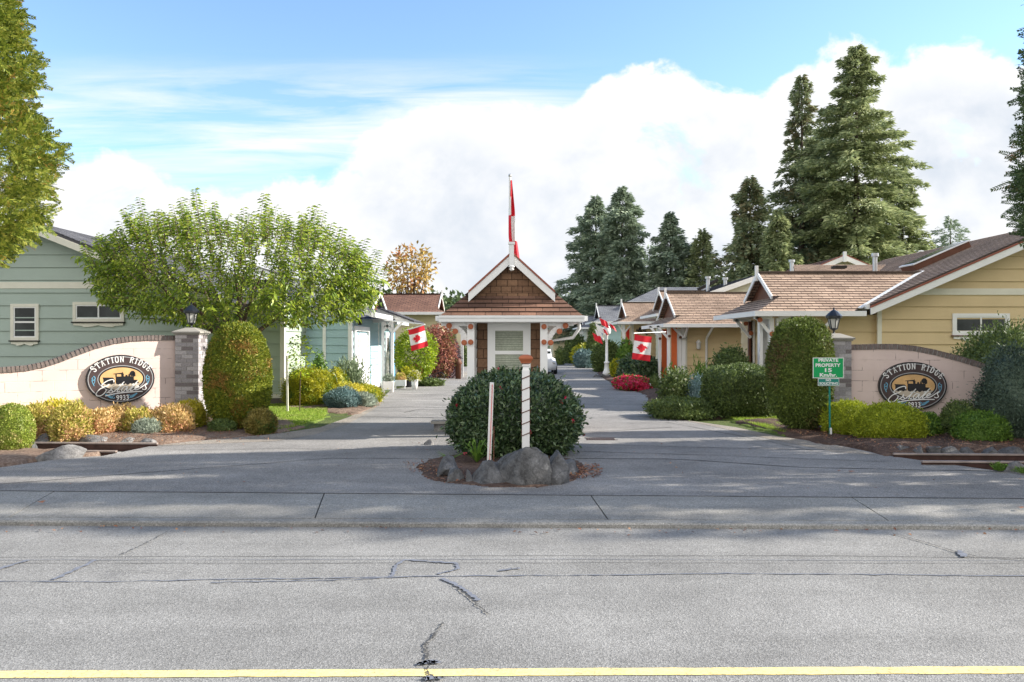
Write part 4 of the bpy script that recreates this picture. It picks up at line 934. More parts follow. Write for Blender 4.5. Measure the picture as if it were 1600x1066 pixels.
# ================================================================ entrance walls
def sign_wall(side, pillar_px, pd, top_pts, yaw, ext, lab):
    """wall starts at its pillar and swings toward the road; top_pts [(photo x, photo y)] of the coping's underside"""
    x0 = X(pillar_px, pd); dv = Vector((side*math.cos(yaw), -math.sin(yaw), 0)); o = Vector((x0, pd, 0)); n = Vector((-side*math.sin(yaw), -math.cos(yaw), 0))
    def s_at(px):
        k = (px-800)/F; return (k*o.y-o.x)/(dv.x-k*dv.y)
    prof = []
    for px, py in top_pts:
        s = s_at(px); d = o.y+dv.y*s; prof.append((s, Z(py, d)))
    if ext: prof.append((prof[-1][0]+ext, prof[-1][1]-.12))
    ss = [p[0] for p in prof]; zz = [p[1] for p in prof]; S1 = ss[-1]
    t = empty('sign_wall', (x0, pd, 0), lab, 'wall')
    mb = MB(); k = 60; th = .2
    P3 = lambda s, z, q: o+dv*s+Vector((0, 0, z))-n*q
    for i in range(k):
        a, b = S1*i/k, S1*(i+1)/k; za, zb = np.interp(a, ss, zz), np.interp(b, ss, zz)
        q = [P3(a, 0, 0), P3(b, 0, 0), P3(b, zb, 0), P3(a, za, 0)]; uv = [(a, 0), (b, 0), (b, zb), (a, za)]
        if side < 0: q = q[::-1]; uv = uv[::-1]
        mb.face(q, 0, uv)
        q = [P3(a, 0, th), P3(b, 0, th), P3(b, zb, th), P3(a, za, th)]; mb.face(q, 0, [(a, 0), (b, 0), (b, zb), (a, za)])
        mb.face([P3(a, za, 0), P3(b, zb, 0), P3(b, zb, th), P3(a, za, th)], 0)
    mb.face([P3(S1, 0, 0), P3(S1, 0, th), P3(S1, zz[-1], th), P3(S1, zz[-1], 0)], 0)
    mb.build('block_wall', W['pink'], t)
    mb = MB(); rr = random.Random(side+5); s = .035; bwid = .072
    while s < S1-.05:
        z = float(np.interp(s, ss, zz)); z2 = float(np.interp(s+.01, ss, zz)); sl_ = (z2-z)/.01; nn = Vector((0, 0, 1))*1.0-dv*sl_; nn.normalize(); tt = (dv+Vector((0, 0, sl_))).normalized()
        j = rr.uniform(-.004, .004); c = P3(s, z+.003, -.025+rr.uniform(-.003, .003))
        M = Matrix((tt, -n, nn)).transposed().to_4x4(); M.translation = c+nn*j*.3
        mb.box(-bwid/2+.008, bwid/2-.008, 0, th+.05, 0, .105, 0, M); s += bwid/max(.3, tt.dot(dv))*1.0
    mb.build('coping', W['coping'], t)
    mb = MB()
    for i in range(k):
        a, b = S1*i/k, S1*(i+1)/k; za, zb = np.interp(a, ss, zz), np.interp(b, ss, zz)
        for q in (-.008, th+.008): mb.face([P3(a, za, q), P3(b, zb, q), P3(b, zb+.088, q), P3(a, za+.088, q)])
        mb.face([P3(a, za+.088, -.008), P3(b, zb+.088, -.008), P3(b, zb+.088, th+.008), P3(a, za+.088, th+.008)])
    mb.build('mortar_bed', W['mortar'], t)
    return o, dv, n, s_at
def pillar(px0, px1, pytop, d, lab):
    x0, x1 = X(px0, d), X(px1, d); w = x1-x0; zc = Z(pytop+5, d)
    t = empty('brick_pillar', ((x0+x1)/2, d+w/2, 0), lab, 'pillar', 'brick gate pillars')
    mb = MB(); mb.box(x0+.008, x1-.008, d+.008, d+w-.008, 0, zc); mb.build('mortar_core', W['mortar'], t)
    mb = MB(); rr = random.Random(int(px0)); rowh = .083; k = int(zc/rowh); rowh = zc/k; g = .011
    for i in range(k):
        z0_, z1_ = i*rowh+g/2, (i+1)*rowh-g/2; cuts = [0, .5, 1] if i % 2 == 0 else [0, .27, .77, 1]
        for c0, c1 in zip(cuts[:-1], cuts[1:]):
            a, b = c0*w+(g/2 if c0 > 0 else 0), c1*w-(g/2 if c1 < 1 else 0); m_ = rr.choice([0, 0, 1, 1, 2])
            mb.box(x0+a, x0+b, d, d+.05, z0_, z1_, m_); mb.box(x0+a, x0+b, d+w-.05, d+w, z0_, z1_, m_)
            ys_, ye_ = max(a, .051), min(b, w-.051)
            if ye_ > ys_: mb.box(x0, x0+.05, d+ys_, d+ye_, z0_, z1_, m_); mb.box(x1-.05, x1, d+ys_, d+ye_, z0_, z1_, m_)
    mb.build('bricks', [mat('brick_pale', (.38,.36,.375), .85, .25, 30, .4), mat('brick_mid', (.28,.265,.28), .85, .3, 30, .4), mat('brick_dark', (.17,.15,.155), .85, .3, 30, .4)], t)
    cx, cy = (x0+x1)/2, d+w/2; hw = w/2+.055
    mb = MB(); mb.box(cx-hw+.03, cx+hw-.03, cy-hw+.03, cy+hw-.03, zc+.001, zc+.03); q = math.sqrt(2)
    mb.lathe((cx, cy, zc+.03), [(hw*q, 0), (hw*q, .035), (hw*q*.30, .125)], 4, rot=PI/4, smooth=False); mb.build('cap', W['capstone'], t)
    return cx, cy, zc+.155, t
def lantern(cx, cy, z, lab, h=.52):
    t = empty('lantern', (cx, cy, z), lab, 'lantern', 'black lanterns on the gate pillars'); s = h/.52
    mb = MB(); mb.lathe((cx, cy, z-.01), [(.05*s, 0), (.05*s, .015*s), (.022*s, .03*s), (.018*s, .07*s), (.035*s, .085*s), (.055*s, .10*s), (.085*s, .115*s)], 12); mb.build('stem', W['black'], t)
    mb = MB(); zb, zt_ = z+.115*s, z+.335*s; r0, r1 = .075*s, .125*s
    for k in range(6):
        a = 2*PI*(k+.5)/6; mb.bar((cx+r0*math.cos(a), cy+r0*math.sin(a), zb), (cx+r1*math.cos(a), cy+r1*math.sin(a), zt_), .014*s, .014*s)
    mb.lathe((cx, cy, zb-.01), [(r0*1.1, 0), (r0*1.1, .015)], 6, smooth=False, rot=PI/6); mb.build('cage', W['black'], t)
    mb = MB(); mb.lathe((cx, cy, zb+.006), [(r0*.93, 0), (r1*.93, zt_-zb-.012)], 6, smooth=False, rot=PI/6); mb.build('glass', W['lampglass'], t)
    mb = MB(); mb.lathe((cx, cy, zt_), [(r1*1.12, -.012), (r1*1.32, .0), (r1*1.34, .045*s), (r1*1.2, .065*s), (r1*.85, .11*s), (r1*.45, .155*s), (.02*s, .175*s), (.014*s, .19*s), (.022*s, .205*s), (.004, .225*s)], 12, smooth=False); mb.build('lantern_cap', W['black'], t)
# ---------------------------------------------------------------- oval signs
def strokes(mb, pts, w, fn, t, closed=False):
    pts = [Vector(p) for p in pts]; Lp = []; Rp = []
    for i, p in enumerate(pts):
        a = pts[max(i-1, 0)]; b = pts[min(i+1, len(pts)-1)]; tt = (b-a).normalized(); n = Vector((-tt.y, tt.x)); ww = w*.5 if not isinstance(w, (list, tuple)) else w[i]*.5
        Lp.append(p+n*ww); Rp.append(p-n*ww)
    for i in range(len(pts)-1): mb.face([fn(*Rp[i], t), fn(*Rp[i+1], t), fn(*Lp[i+1], t), fn(*Lp[i], t)])
def smooth(pts, k=5):
    out = []; P_ = [Vector(p) for p in pts]
    for i in range(len(P_)-1):
        a, b, c, d = P_[max(i-1, 0)], P_[i], P_[i+1], P_[min(i+2, len(P_)-1)]
        for j in range(k):
            t = j/k; out.append(.5*((2*b)+(c-a)*t+(2*a-5*b+4*c-d)*t*t+(3*b-a-3*c+d)*t**3))
    out.append(P_[-1]); return [tuple(p) for p in out]
def text_faces(txt, size=1., xs=1., bold=.02):
    cu = bpy.data.curves.new('lettering', 'FONT'); cu.body = txt; cu.size = size; cu.align_x = 'CENTER'; cu.offset = bold; cu.resolution_u = 3
    o = bpy.data.objects.new('lettering', cu); COL.objects.link(o); bpy.context.view_layer.update()
    me = o.to_mesh(); vs = [(v.co.x*xs, v.co.y) for v in me.vertices]; fs = [tuple(p.vertices) for p in me.polygons]; o.to_mesh_clear(); bpy.data.objects.remove(o); return vs, fs
GLY = {  # condensed slab-serif letters on a 0..1 x 0..1.6 box, as thick strokes
 'S': [[(.92,1.28),(.8,1.52),(.5,1.6),(.2,1.5),(.1,1.22),(.3,.95),(.7,.7),(.9,.42),(.78,.1),(.5,0),(.18,.1),(.06,.36)]],
 'T': [[(.5,0),(.5,1.6)],[(.0,1.55),(1,1.55)],[(.25,.05),(.75,.05)],[(.03,1.6),(.03,1.2)],[(.97,1.6),(.97,1.2)]],
 'A': [[(.1,0),(.5,1.6)],[(.9,0),(.5,1.6)],[(.25,.55),(.75,.55)],[(-.08,.05),(.3,.05)],[(.7,.05),(1.08,.05)]],
 'I': [[(.5,0),(.5,1.6)],[(.22,.05),(.78,.05)],[(.22,1.55),(.78,1.55)]],
 'O': [[(.5,1.6),(.15,1.35),(.08,.8),(.15,.25),(.5,0),(.85,.25),(.92,.8),(.85,1.35),(.5,1.6)]],
 'N': [[(.12,0),(.12,1.6)],[(.12,1.6),(.88,0)],[(.88,0),(.88,1.6)],[(-.08,.05),(.32,.05)],[(.68,1.55),(1.08,1.55)],[(-.08,1.55),(.2,1.55)]],
 'R': [[(.15,0),(.15,1.6)],[(.15,1.55),(.65,1.5),(.88,1.2),(.65,.9),(.15,.82)],[(.5,.82),(.92,0)],[(-.06,.05),(.38,.05)],[(-.06,1.55),(.2,1.55)],[(.75,.05),(1.06,.05)]],
 'D': [[(.15,0),(.15,1.6)],[(.1,1.55),(.6,1.5),(.9,1.15),(.9,.45),(.6,.08),(.1,.05)],[(-.06,.05),(.2,.05)],[(-.06,1.55),(.2,1.55)]],
 'G': [[(.9,1.25),(.75,1.52),(.5,1.6),(.18,1.38),(.08,.8),(.18,.22),(.5,0),(.8,.12),(.85,.6)],[(.5,.66),(1,.66)]],
 'E': [[(.15,0),(.15,1.6)],[(-.06,.05),(.9,.05)],[(-.06,1.55),(.88,1.55)],[(.15,.82),(.6,.82)],[(.86,1.6),(.86,1.2)],[(.9,0),(.9,.42)],[(.6,1.0),(.6,.64)]],
 '9': [[(.85,.95),(.6,.75),(.3,.78),(.12,1.15),(.3,1.52),(.6,1.58),(.86,1.3),(.86,.7),(.65,.15),(.2,.05)]],
 '3': [[(.12,1.35),(.35,1.58),(.7,1.52),(.84,1.2),(.68,.92),(.4,.85),(.72,.75),(.9,.4),(.7,.06),(.35,0),(.1,.22)]]}
def oval_sign(lab, O, ux, n, A, Bz, zc):
    """O: centre on the wall (z=0), ux right direction as seen from the road, semi-axes A, Bz"""
    t = empty('oval_sign', O+Vector((0, 0, zc))+n*.03, lab, 'sign', 'oval entrance signs')
    fn = lambda a, b, q: O+ux*a+Vector((0, 0, zc+b))+n*q
    el = lambda a, b, k=56, c=(0, 0): [(c[0]+a*math.cos(2*PI*i/k), c[1]+b*math.sin(2*PI*i/k)) for i in range(k)]
    mb = MB(); mb.prism(el(A, Bz), fn, .0, .085); mb.build('rim', W['sign_black'], t)
    def ring(name, a1, b1, a0, b0, m, q, c=(0, 0), par=t):
        mb = MB(); o1, o0 = el(a1, b1, 64, c), el(a0, b0, 64, c)
        for i in range(64):
            j = (i+1) % 64; mb.face([fn(*o1[i], q), fn(*o1[j], q), fn(*o0[j], q), fn(*o0[i], q)])
        return mb.build(name, W[m], par)
    def disc(name, a, b, m, q, c=(0, 0), par=t): mb = MB(); mb.face([fn(*p, q) for p in el(a, b, 56, c)]); return mb.build(name, W[m], par)
    ring('outer_line', A*.957, Bz*.94, A*.932, Bz*.905, 'sign_grey', .087)
    face = disc('face', A*.93, Bz*.903, 'sign_dark', .0865)
    kx, kz = A/575, Bz/412
    T = lambda x, y: ((x-745)*kx, (522-y)*kz)
    cc = T(755, 520)
    ring('inner_line', 402*kx, 232*kz, 388*kx, 219*kz, 'sign_grey', .0895, cc); ring('inner_border', 386*kx, 217*kz, 362*kx, 194*kz, 'sign_black', .089, cc)
    sun_ = disc('sunset_panel', 362*kx, 194*kz, 'sign_tan', .0885, cc)
    mb = MB(); q = [(cc[0]+362*kx*math.cos(a), cc[1]+194*kz*math.sin(a)) for a in [R(180+22)+i*R(136)/24 for i in range(25)]]; mb.face([fn(*p, .0892) for p in q]); mb.build('track_ground', mat('sign_ground', (.42,.36,.29), .6, .25, 12), t)
    mb = MB(); q_ = .0905
    def poly(pp): mb.face([fn(*T(*p), q_) for p in pp])
    for pp in ([(435,490),(610,495),(640,540),(640,600),(450,600),(450,520)], [(655,480),(960,480),(960,580),(655,585)], [(612,430),(760,415),(770,400),(785,440),(620,440)], [(650,440),(672,440),(672,485),(650,485)], [(745,430),(790,432),(790,482),(750,482)],
               [(905,400),(925,385),(960,390),(980,415),(945,470),(925,480),(905,470),(885,425)], [(930,470),(960,400),(985,420),(990,475),(960,490)], [(820,455),(850,452),(855,482),(815,482)], [(870,440),(895,440),(898,482),(865,482)], [(660,560),(1000,560),(1010,600),(660,605)], [(960,540),(1020,545),(1050,600),(940,600)]): poly(pp)
    for wx, wr in ((500,26),(585,26),(700,30),(780,36),(860,36),(930,24),(975,20)): mb.face([fn(*T(wx+wr*math.cos(a), 588+wr*math.sin(a)), q_+.0006) for a in [2*PI*i/14 for i in range(14)]])
    mb.build('locomotive', W['sign_black'], t)
    # arched words
    mb = MB(); a_, b_ = 492*kx, 325*kz; cz_ = T(755, 520)
    chars = 'STATION RIDGE'; wid = {' ': .95, 'I': .75}; tot = sum(wid.get(c, 1.0) for c in chars); th0, th1 = R(157), R(23); 
    N_ = 400; th = [th0+(th1-th0)*i/N_ for i in range(N_+1)]; P_ = [Vector((cz_[0]+a_*math.cos(x), cz_[1]+(b_-40*kz)*math.sin(x))) for x in th]; cum = [0]
    for p, q in zip(P_[:-1], P_[1:]): cum.append(cum[-1]+(q-p).length)
    pos = 0
    for c in chars:
        w = wid.get(c, 1.0); s = (pos+w/2)/tot*cum[-1]; pos += w
        if c == ' ': continue
        i = next(i for i, v in enumerate(cum) if v >= s); p = P_[i]; tt = (P_[min(i+3, N_)]-P_[max(i-3, 0)]).normalized(); nn = Vector((-tt.y, tt.x))
        lw = cum[-1]/tot*.70; lh = 100*kz/1.6
        for st in GLY[c]:
            st2 = smooth(st, 4) if len(st) > 3 else st
            strokes(mb, [p+tt*((x-.5)*lw)+nn*(y*lh) for x, y in st2], lw*(.27 if abs(st[0][0]-st[-1][0]) < .2 or len(st) > 3 else .17), fn, .0915)
    for i, c in enumerate('9933'):
        p = Vector(T(665+i*55, 878))
        for st in GLY[c]: strokes(mb, [p+Vector((x*40*kx, y*48*kz)) for x, y in smooth(st, 3)], 14*kx, fn, .0925)
    E_ = [[(622,575),(625,545),(592,528),(510,552),(440,600),(425,632),(450,648),(500,640),(545,612)], [(470,652),(400,680),(345,735),(330,775),(358,800),(420,790),(475,745),(497,705),(488,690)],
          [(500,755),(560,715),(592,660),(584,700),(604,738),(572,757),(535,745)], [(604,745),(680,690),(740,630),(796,568),(730,650),(680,725),(690,745),(725,725)], [(700,628),(785,622)], [(850,660),(800,655),(755,700),(760,735),(800,722),(858,655),(838,715),(852,728),(890,700)],
          [(890,700),(960,630),(1032,558),(965,640),(905,712),(915,730),(950,715)], [(930,620),(1010,612)], [(950,715),(1010,675),(1040,655),(1020,645),(985,670),(975,705),(1000,718),(1050,700)], [(1050,700),(1110,660),(1190,605),(1155,650),(1175,695),(1140,718),(1105,705)], [(480,803),(600,778),(720,762),(900,750),(1108,745)]]
    for st in E_[:-1]: strokes(mb, smooth([T(*p) for p in st], 5), 15*kx, fn, .0935)
    strokes(mb, smooth([T(*p) for p in E_[-1]], 5), 17*kx, fn, .0935)
    mb.build('lettering', W['white'], t)
    mb = MB()
    for m_ in (-1, 1):
        for st, w in (([(0,-55),(22,-40),(28,-10),(8,12),(-18,2),(-20,-22),(-2,-30)], 14), ([(-22,-10),(-18,40),(2,85),(14,110)], 12), ([(26,10),(20,45),(4,80)], 10)):
            strokes(mb, smooth([T(745+m_*458+(p[0] if m_ < 0 else -p[0]), 520+p[1]) for p in st], 4), w*kx, fn, .0915)
        for st, w in (([(110,800),(140,815),(150,850),(125,858),(112,840)], 12), ([(150,850),(190,840),(235,805),(265,782)], 24), ([(160,822),(200,812),(240,790)], 14)):
            strokes(mb, smooth([T(750+m_*p[0], p[1]-10) for p in st], 4), w*kx, fn, .0910)
    mb.build('flourish', W['sign_blue'], t)
PDL, PDR = 17.3, 16.0
cx, cy, zc, t1 = pillar(273.5, 310, 518, PDL, 'grey brick pillar at the end of the sunlit left sign wall')
lantern(cx, cy, zc-.01, 'black lantern on the left pillar, seen against the leafy tree')
O, dv, n, s_at = sign_wall(-1, 274.5, PDL+.12, [(274.5,532),(235,532),(205,533.5),(180,537),(150,545),(120,556),(95,566),(70,574),(40,580),(0,583),(-60,585)], R(36), .5, 'sunlit pink block wall with a curved brick coping, left of the lane')
sc_ = s_at(188); dd = O.y+dv.y*sc_; uxv = -dv
hA = 52.5/F*dd/1.08
oval_sign('oval locomotive sign on the sunlit left wall', O+dv*sc_, uxv, n, hA*1.0, 37.5/F*dd, Z(592, dd))
cx, cy, zc, t1 = pillar(1291, 1330.5, 528, PDR, 'grey brick pillar beside the green notice, right of the lane')
lantern(cx, cy, zc-.01, 'black lantern on the right pillar, seen against the tan house', .50)
O, dv, n, s_at = sign_wall(1, 1330, PDR+.12, [(1330,547),(1375,546),(1400,546),(1430,549),(1460,555),(1495,564),(1525,573),(1545,580),(1590,596)], R(10), 1.2, 'shaded pink block wall with a curved brick coping, right of the lane')
sc_ = s_at(1424); dd = O.y+dv.y*sc_
oval_sign('oval locomotive sign on the shaded right wall', O+dv*sc_, dv, n, 53/F*dd/1.07, 37.5/F*dd, Z(603, dd))
# ---------------------------------------------------------------- green notice
d = 15.3; t = empty('notice_sign', (X(1296, d), d, 0), 'green private property notice on a thin post by the right pillar', 'sign')
mb = MB(); mb.bar((X(1297.5, d), d+.03, .0), (X(1297, d), d+.03, Z(604, d)), .028, .028); mb.build('post', W['sign_teal'], t)
mb = MB(); mb.bar((X(1298.5, d), d+.0, .02), (X(1298, d), d+.0, .19), .03, .03); mb.build('post_foot', W['white'], t)
def plate(name, px0, px1, py0, py1, m, lines, b=.012, yy=d):
    x0, x1, z0_, z1_ = X(px0, yy), X(px1, yy), Z(py1, yy), Z(py0, yy)
    mb = MB(); mb.box(x0, x1, yy-.006, yy+.004, z0_, z1_); p = mb.build(name, W['white'], t)
    mb = MB(); mb.box(x0+b, x1-b, yy-.009, yy-.0065, z0_+b, z1_-b); mb.build('coloured_face', W[m], p)
    mb = MB()
    for txt, cxp, ty, hpx, wpx in lines:
        vs, fs = text_faces(txt, 1, 1, .035); xa = [v[0] for v in vs]; ya = [v[1] for v in vs]; sx_ = (wpx/F*yy)/(max(xa)-min(xa)); sz_ = (hpx/F*yy)/(max(ya)-min(ya)); mx_ = (max(xa)+min(xa))/2
        mb.shared([(X(cxp, yy)+(v[0]-mx_)*sx_, yy-.0115, Z(ty, yy)+(v[1]-min(ya))*sz_) for v in vs], fs)
    mb.build('lettering', W['white'], p)
plate('main_plate', 1270, 1318, 559, 591, 'sign_green', [('PRIVATE', 1294, 565.5, 5.2, 31), ('PROPERTY', 1293.5, 573.5, 5.6, 39), ('15', 1294, 581.5, 6, 11), ('Km/hr.', 1294, 589, 6, 27)])
plate('small_plate', 1278, 1311, 591.5, 603, 'sign_teal', [('NO', 1294, 596, 3.6, 8), ('SOLICITING', 1294.5, 601.3, 4, 29)], b=.008)
mb = MB(); gx, gz = X(1480, 14.9), .11; mb.ball((gx, 14.9, gz), .05, 0, 12, 8); tag(mb.build('garden_ball', W['steel']), 'small silver garden ball at the foot of the right pink wall', 'ornament')
rock('pale stone beside the silver garden ball', 1483, 1502, 681, 690, 33, 'rock_light', name='stone', ry=.09)
# ================================================================ houses
def brace(parent, x, y, z, dx, dy, L_=.5, name='bracket'):
    """knee brace from a post up to the eave, in direction (dx,dy)"""
    mb = MB(); mb.bar((x, y, z-L_), (x+dx*L_, y+dy*L_, z-.02), .07, .09); mb.bar((x, y, z-.04), (x+dx*L_*1.15, y+dy*L_*1.15, z-.04), .07, .08); mb.build(name, W['white'], parent)
def wing_roof(P, side, xl, xf, y0, y1, ze, zr, m, gx=.9, gm='brown_trim', gutter='white', gab='dark', xv=None):
    """ridge along X; lane end (xl) has a small vertical gable above a hipped skirt. side=+1: house to the right of the lane"""
    s = side; yr_ = (y0+y1)/2; k = (zr-ze)/(yr_-y0); xg = xl+s*gx; dz = gx*k*.9; zb_ = ze+dz; dy = dz/k; zb_ = min(zb_, zr-.25); dy = (zb_-ze)/k
    mb = MB()
    def rp(a, b, c, d_): roof_plane(mb, a, b, c, d_, .16)
    has_v = xv is not None; xv = xv or (lambda z: xf)
    rp((xl, y0, ze), (xv(ze), y0, ze), (xv(zb_), y0+dy, zb_), (xg, y0+dy, zb_)); rp((xg-s*.22, y0+dy, zb_), (xv(zb_), y0+dy, zb_), (xv(zr), yr_, zr), (xg-s*.22, yr_, zr))
    rp((xl, y1, ze), (xf, y1, ze), (xf, y1-dy, zb_), (xg, y1-dy, zb_)); rp((xg-s*.22, y1-dy, zb_), (xf, y1-dy, zb_), (xf, yr_, zr), (xg-s*.22, yr_, zr))
    rp((xl, y0, ze), (xl, y1, ze), (xg, y1-dy, zb_), (xg, y0+dy, zb_))
    if not has_v: mb.face([(xf, y0, ze), (xf, y1, ze), (xf, yr_, zr)])
    ro = mb.build('roof', W[m], P)
    mb = MB(); mb.bar((xg-s*.2, yr_, zr+.02), (xv(zr), yr_, zr+.02), .22, .05); mb.build('ridge_cap', W[m], ro)
    mb = MB(); mb.face([(xg, y0+dy, zb_-.02), (xg, y1-dy, zb_-.02), (xg, yr_, zr-.05)]); mb.build('gable', W[gm], P)
    for ya in (y0+dy, y1-dy):
        mb = MB(); mb.bar((xg-s*.24, ya, zb_-.03), (xg-s*.24, yr_, zr-.03), .04, .12); mb.build('barge_board', W['white'], P)
    mb = MB(); mb.bar((xg-s*.26, yr_, zr-.25), (xg-s*.26, yr_, zr+.22), .09, .09); mb.build('finial', W['white'], P)
    xe_ = xv(ze)+(.3 if has_v else 0); mb = MB(); mb.box(min(xl, xe_), max(xl, xe_), y0-.11, y0-.002, ze-.13, ze+.015); mb.box(min(xl-s*.002, xl-s*.11), max(xl-s*.002, xl-s*.11), y0-.11, y1+.1, ze-.13, ze+.013); mb.build('gutter', W[gutter], P)
    mb = MB(); mb.box(min(xl, xe_)+.01, max(xl, xe_)-.01, y0+.001, y1-.01, ze-.10, ze-.07); mb.build('soffit', W['white'], P)
def side_wall_mesh(P, x0, x1, y0, y1, zt, m, exp=.2, s=1, found=.25, trim='cream', name='wall', lane=True):
    """box walls with clapboards on the front and lane side"""
    mb = MB(); mb.box(x0+.001, x1-.001, y0+.001, y1-.001, .02, zt-.001); siding(mb, (x0, y0, 0), (1, 0, 0), (0, -1, 0), [(0, found), (x1-x0, found), (x1-x0, zt), (0, zt)], exp)
    if lane:
        xx = x0 if s > 0 else x1
        siding(mb, (xx, y0, 0), (0, 1, 0), (-s, 0, 0), [(0, found), (y1-y0, found), (y1-y0, zt), (0, zt)], exp)
    w = mb.build(name, W[m], P)
    mb = MB(); mb.box(x0-.012, x1+.012, y0-.012, y1+.012, -.05, found-.1); mb.build('foundation', W['found'], P)
    mb = MB(); e = .032
    mb.box(x0-e, x1+e, y0-e, y1+e, found-.1+.002, found+.06)
    for xx in (x0, x1): mb.box(xx-e-.002 if xx == x0 else xx-.09, xx+.09 if xx == x0 else xx+e+.002, y0-e-.004, y0+.02, found+.062, zt-.01)
    if lane: xx = x0 if s > 0 else x1; mb.box(xx-(e+.002 if s > 0 else .02), xx+(e+.002 if s < 0 else .02), y0+.02, y0+.11, found+.062, zt-.01)
    mb.build('corner_trim', W[trim], P); return w
def gable_house(P, x0, x1, yf, yb_, zap, slope, wall, roofm, exp, over=.55, eave_over=.5, found=.25, trim='cream', edge='redtrim', belt=None, bw=.16):
    """ridge along Y"""
    xm = (x0+x1)/2; ze_ = zap-slope*(x1-x0)/2
    mb = MB(); siding(mb, (x0, yf, 0), (1, 0, 0), (0, -1, 0), [(0, found), (x1-x0, found), (x1-x0, ze_), (xm-x0, zap), (0, ze_)], exp)
    mb.prism([(x0, 0.02), (x1, 0.02), (x1, ze_), (xm, zap-.01), (x0, ze_)], lambda a, b, t: (a, t, b), yf+.001, yb_)
    for s, xx in ((-1, x0), (1, x1)): siding(mb, (xx, yf, 0), (0, 1, 0), (s, 0, 0), [(0, found), (yb_-yf, found), (yb_-yf, ze_), (0, ze_)], exp)
    mb.build('wall', W[wall], P)
    mb = MB(); mb.box(x0-.012, x1+.012, yf-.012, yb_+.012, -.05, found-.1); mb.build('foundation', W['found'], P)
    mb = MB(); mb.box(x0-.03, x1+.03, yf-.034, yf+.02, found-.1+.002, found+.07)
    if belt: hb = min((x1-x0)/2+.01, (zap-belt-bw)/slope-.05); mb.box(xm-hb, xm+hb, yf-.04, yf, belt, belt+bw)
    for xx in (x0, x1): mb.box(xx-(.03 if xx == x0 else .09), xx+(.09 if xx == x0 else .03), yf-.036, yf+.02, found+.072, ze_-.02)
    mb.build('trim', W[trim], P)
    mb = MB(); h = (x1-x0)/2+eave_over; zl = zap+.12-slope*h
    for s in (-1, 1): roof_plane(mb, (xm+s*h, yf-over, zl), (xm+s*h, yb_+over, zl), (xm, yb_+over, zap+.12), (xm, yf-over, zap+.12), .16, th=.1)
    ro = mb.build('roof', W[roofm], P)
    for s in (-1, 1): barge(P, xm, zap+.03, yf-over-.045, xm+s*h, zap+.03-slope*h, .17, .04, 'white' if edge else 'cream', edge)
    mb = MB()
    for s in (-1, 1): mb.box(xm+s*h-(.10 if s < 0 else 0), xm+s*h+(.10 if s > 0 else 0), yf-over+.02, yb_+over, zl-.12, zl+.01)
    mb.build('gutter', W['white'], P)
    return ro, xm, ze_
def pipe_vent(x, y, z, h, lab, P, r=.09):
    mb = MB(); mb.tube([(x, y, z-.5), (x, y, z+h)], r, 10); mb.tube([(x, y, z+h), (x, y, z+h+.12)], r*1.6, 10); mb.build('flue', W['steel'], P)
# --- left green house
d = 23.; P = empty('green_house', (-9, d, 0), 'grey-green clapboard house behind the left sign wall', 'house')
xa = X(50, d); zap = Z(352, d); half = X(362, d)-xa
gable_house(P, xa-half, xa+half, d, d+13, zap, .40, 'green_siding', 'shingle_grey', .365, .5, .4, .30, belt=Z(451, d), bw=(10/F*d), edge=None)
side_wall_mesh(P, X(355, d), X(441, d), d+.12, d+3.2, Z(474, d), 'olive_siding', .365, s=-1, found=.30, name='side_wing')
mb = MB(); roof_plane(mb, (X(330, d), d-.35, Z(476, d)), (X(441, d)+.1, d-.35, Z(476, d)), (X(441, d)+.1, d+3.6, Z(476, d)+1.0), (X(330, d), d+3.6, Z(476, d)+1.0), .16, th=.1); mb.build('wing_roof', W['shingle_grey'], P)
window(P, X(18, d), X(62, d), Z(532, d), Z(475, d), d-.02, 'v', .085, apron=True)
window(P, X(115, d), X(195, d), Z(503, d), Z(472, d), d-.02, 'h', .085, apron=True)
mb = MB(); mb.tube([(X(139, d), d+3, Z(395, d)), (X(139, d), d+3, Z(362, d)+.15)], .04, 8); mb.build('vent_pipe', W['dark'], P)
# --- porch and blue house
P = empty('blue_house', (-6, 30, 0), 'pale blue clapboard house with a white garage door on the left', 'house')
d = 27.2
side_wall_mesh(P, X(447, d)-2, X(481, d), d-.2, d+3, 2.5, 'white', .5, s=-1, found=.2, trim='white', name='porch_wall')
for px in (449, 477.5):
    mb = MB(); mb.box(X(px-3, d), X(px+3, d), d-.42, d-.27, 0.05, 2.5); mb.build('cedar_post', W['terracotta'], P)
gx_ = -5.15; dA, dB = gx_*F/(543-800), 31.2
side_wall_mesh(P, X(484, 26.6), gx_, 25.6, dB+.6, 2.62, 'blue_siding', .25, s=-1, found=.2, trim='white', name='garage_wall')
mb = MB(); x_ = X(507, 25.6); mb.box(x_-.05, x_+.05, 25.555, 25.6, .3, 2.6); mb.build('vertical_trim', W['white'], P)
# garage door in the lane-facing wall
g0, g1 = gx_*F/(552-800), gx_*F/(572.5-800)
gd = link_empty('garage_door', (gx_+.05, (g0+g1)/2, 1), P)
mb = MB()
for i in range(4):
    mb.box(gx_+.026, gx_+.055, g0, g1, .05+i*.5, .05+i*.5+.485)
mb.build('door_panel', W['white'], gd)
mb = MB()
for i in range(6):
    w_ = (g1-g0)/6
    for j in range(2): mb.box(gx_+.056, gx_+.062, g0+i*w_+.08, g0+(i+1)*w_-.06, 1.62+j*.17, 1.62+j*.17+.13)
mb.build('door_window', W['sign_grey'], gd)
mb = MB(); mb.box(gx_+.03, gx_+.10, g0-.12, g0-.001, 0, 2.18); mb.box(gx_+.03, gx_+.10, g1+.001, g1+.12, 0, 2.18); mb.box(gx_+.03, gx_+.10, g0-.12, g1+.12, 2.182, 2.34); mb.build('door_frame', W['white'], gd)
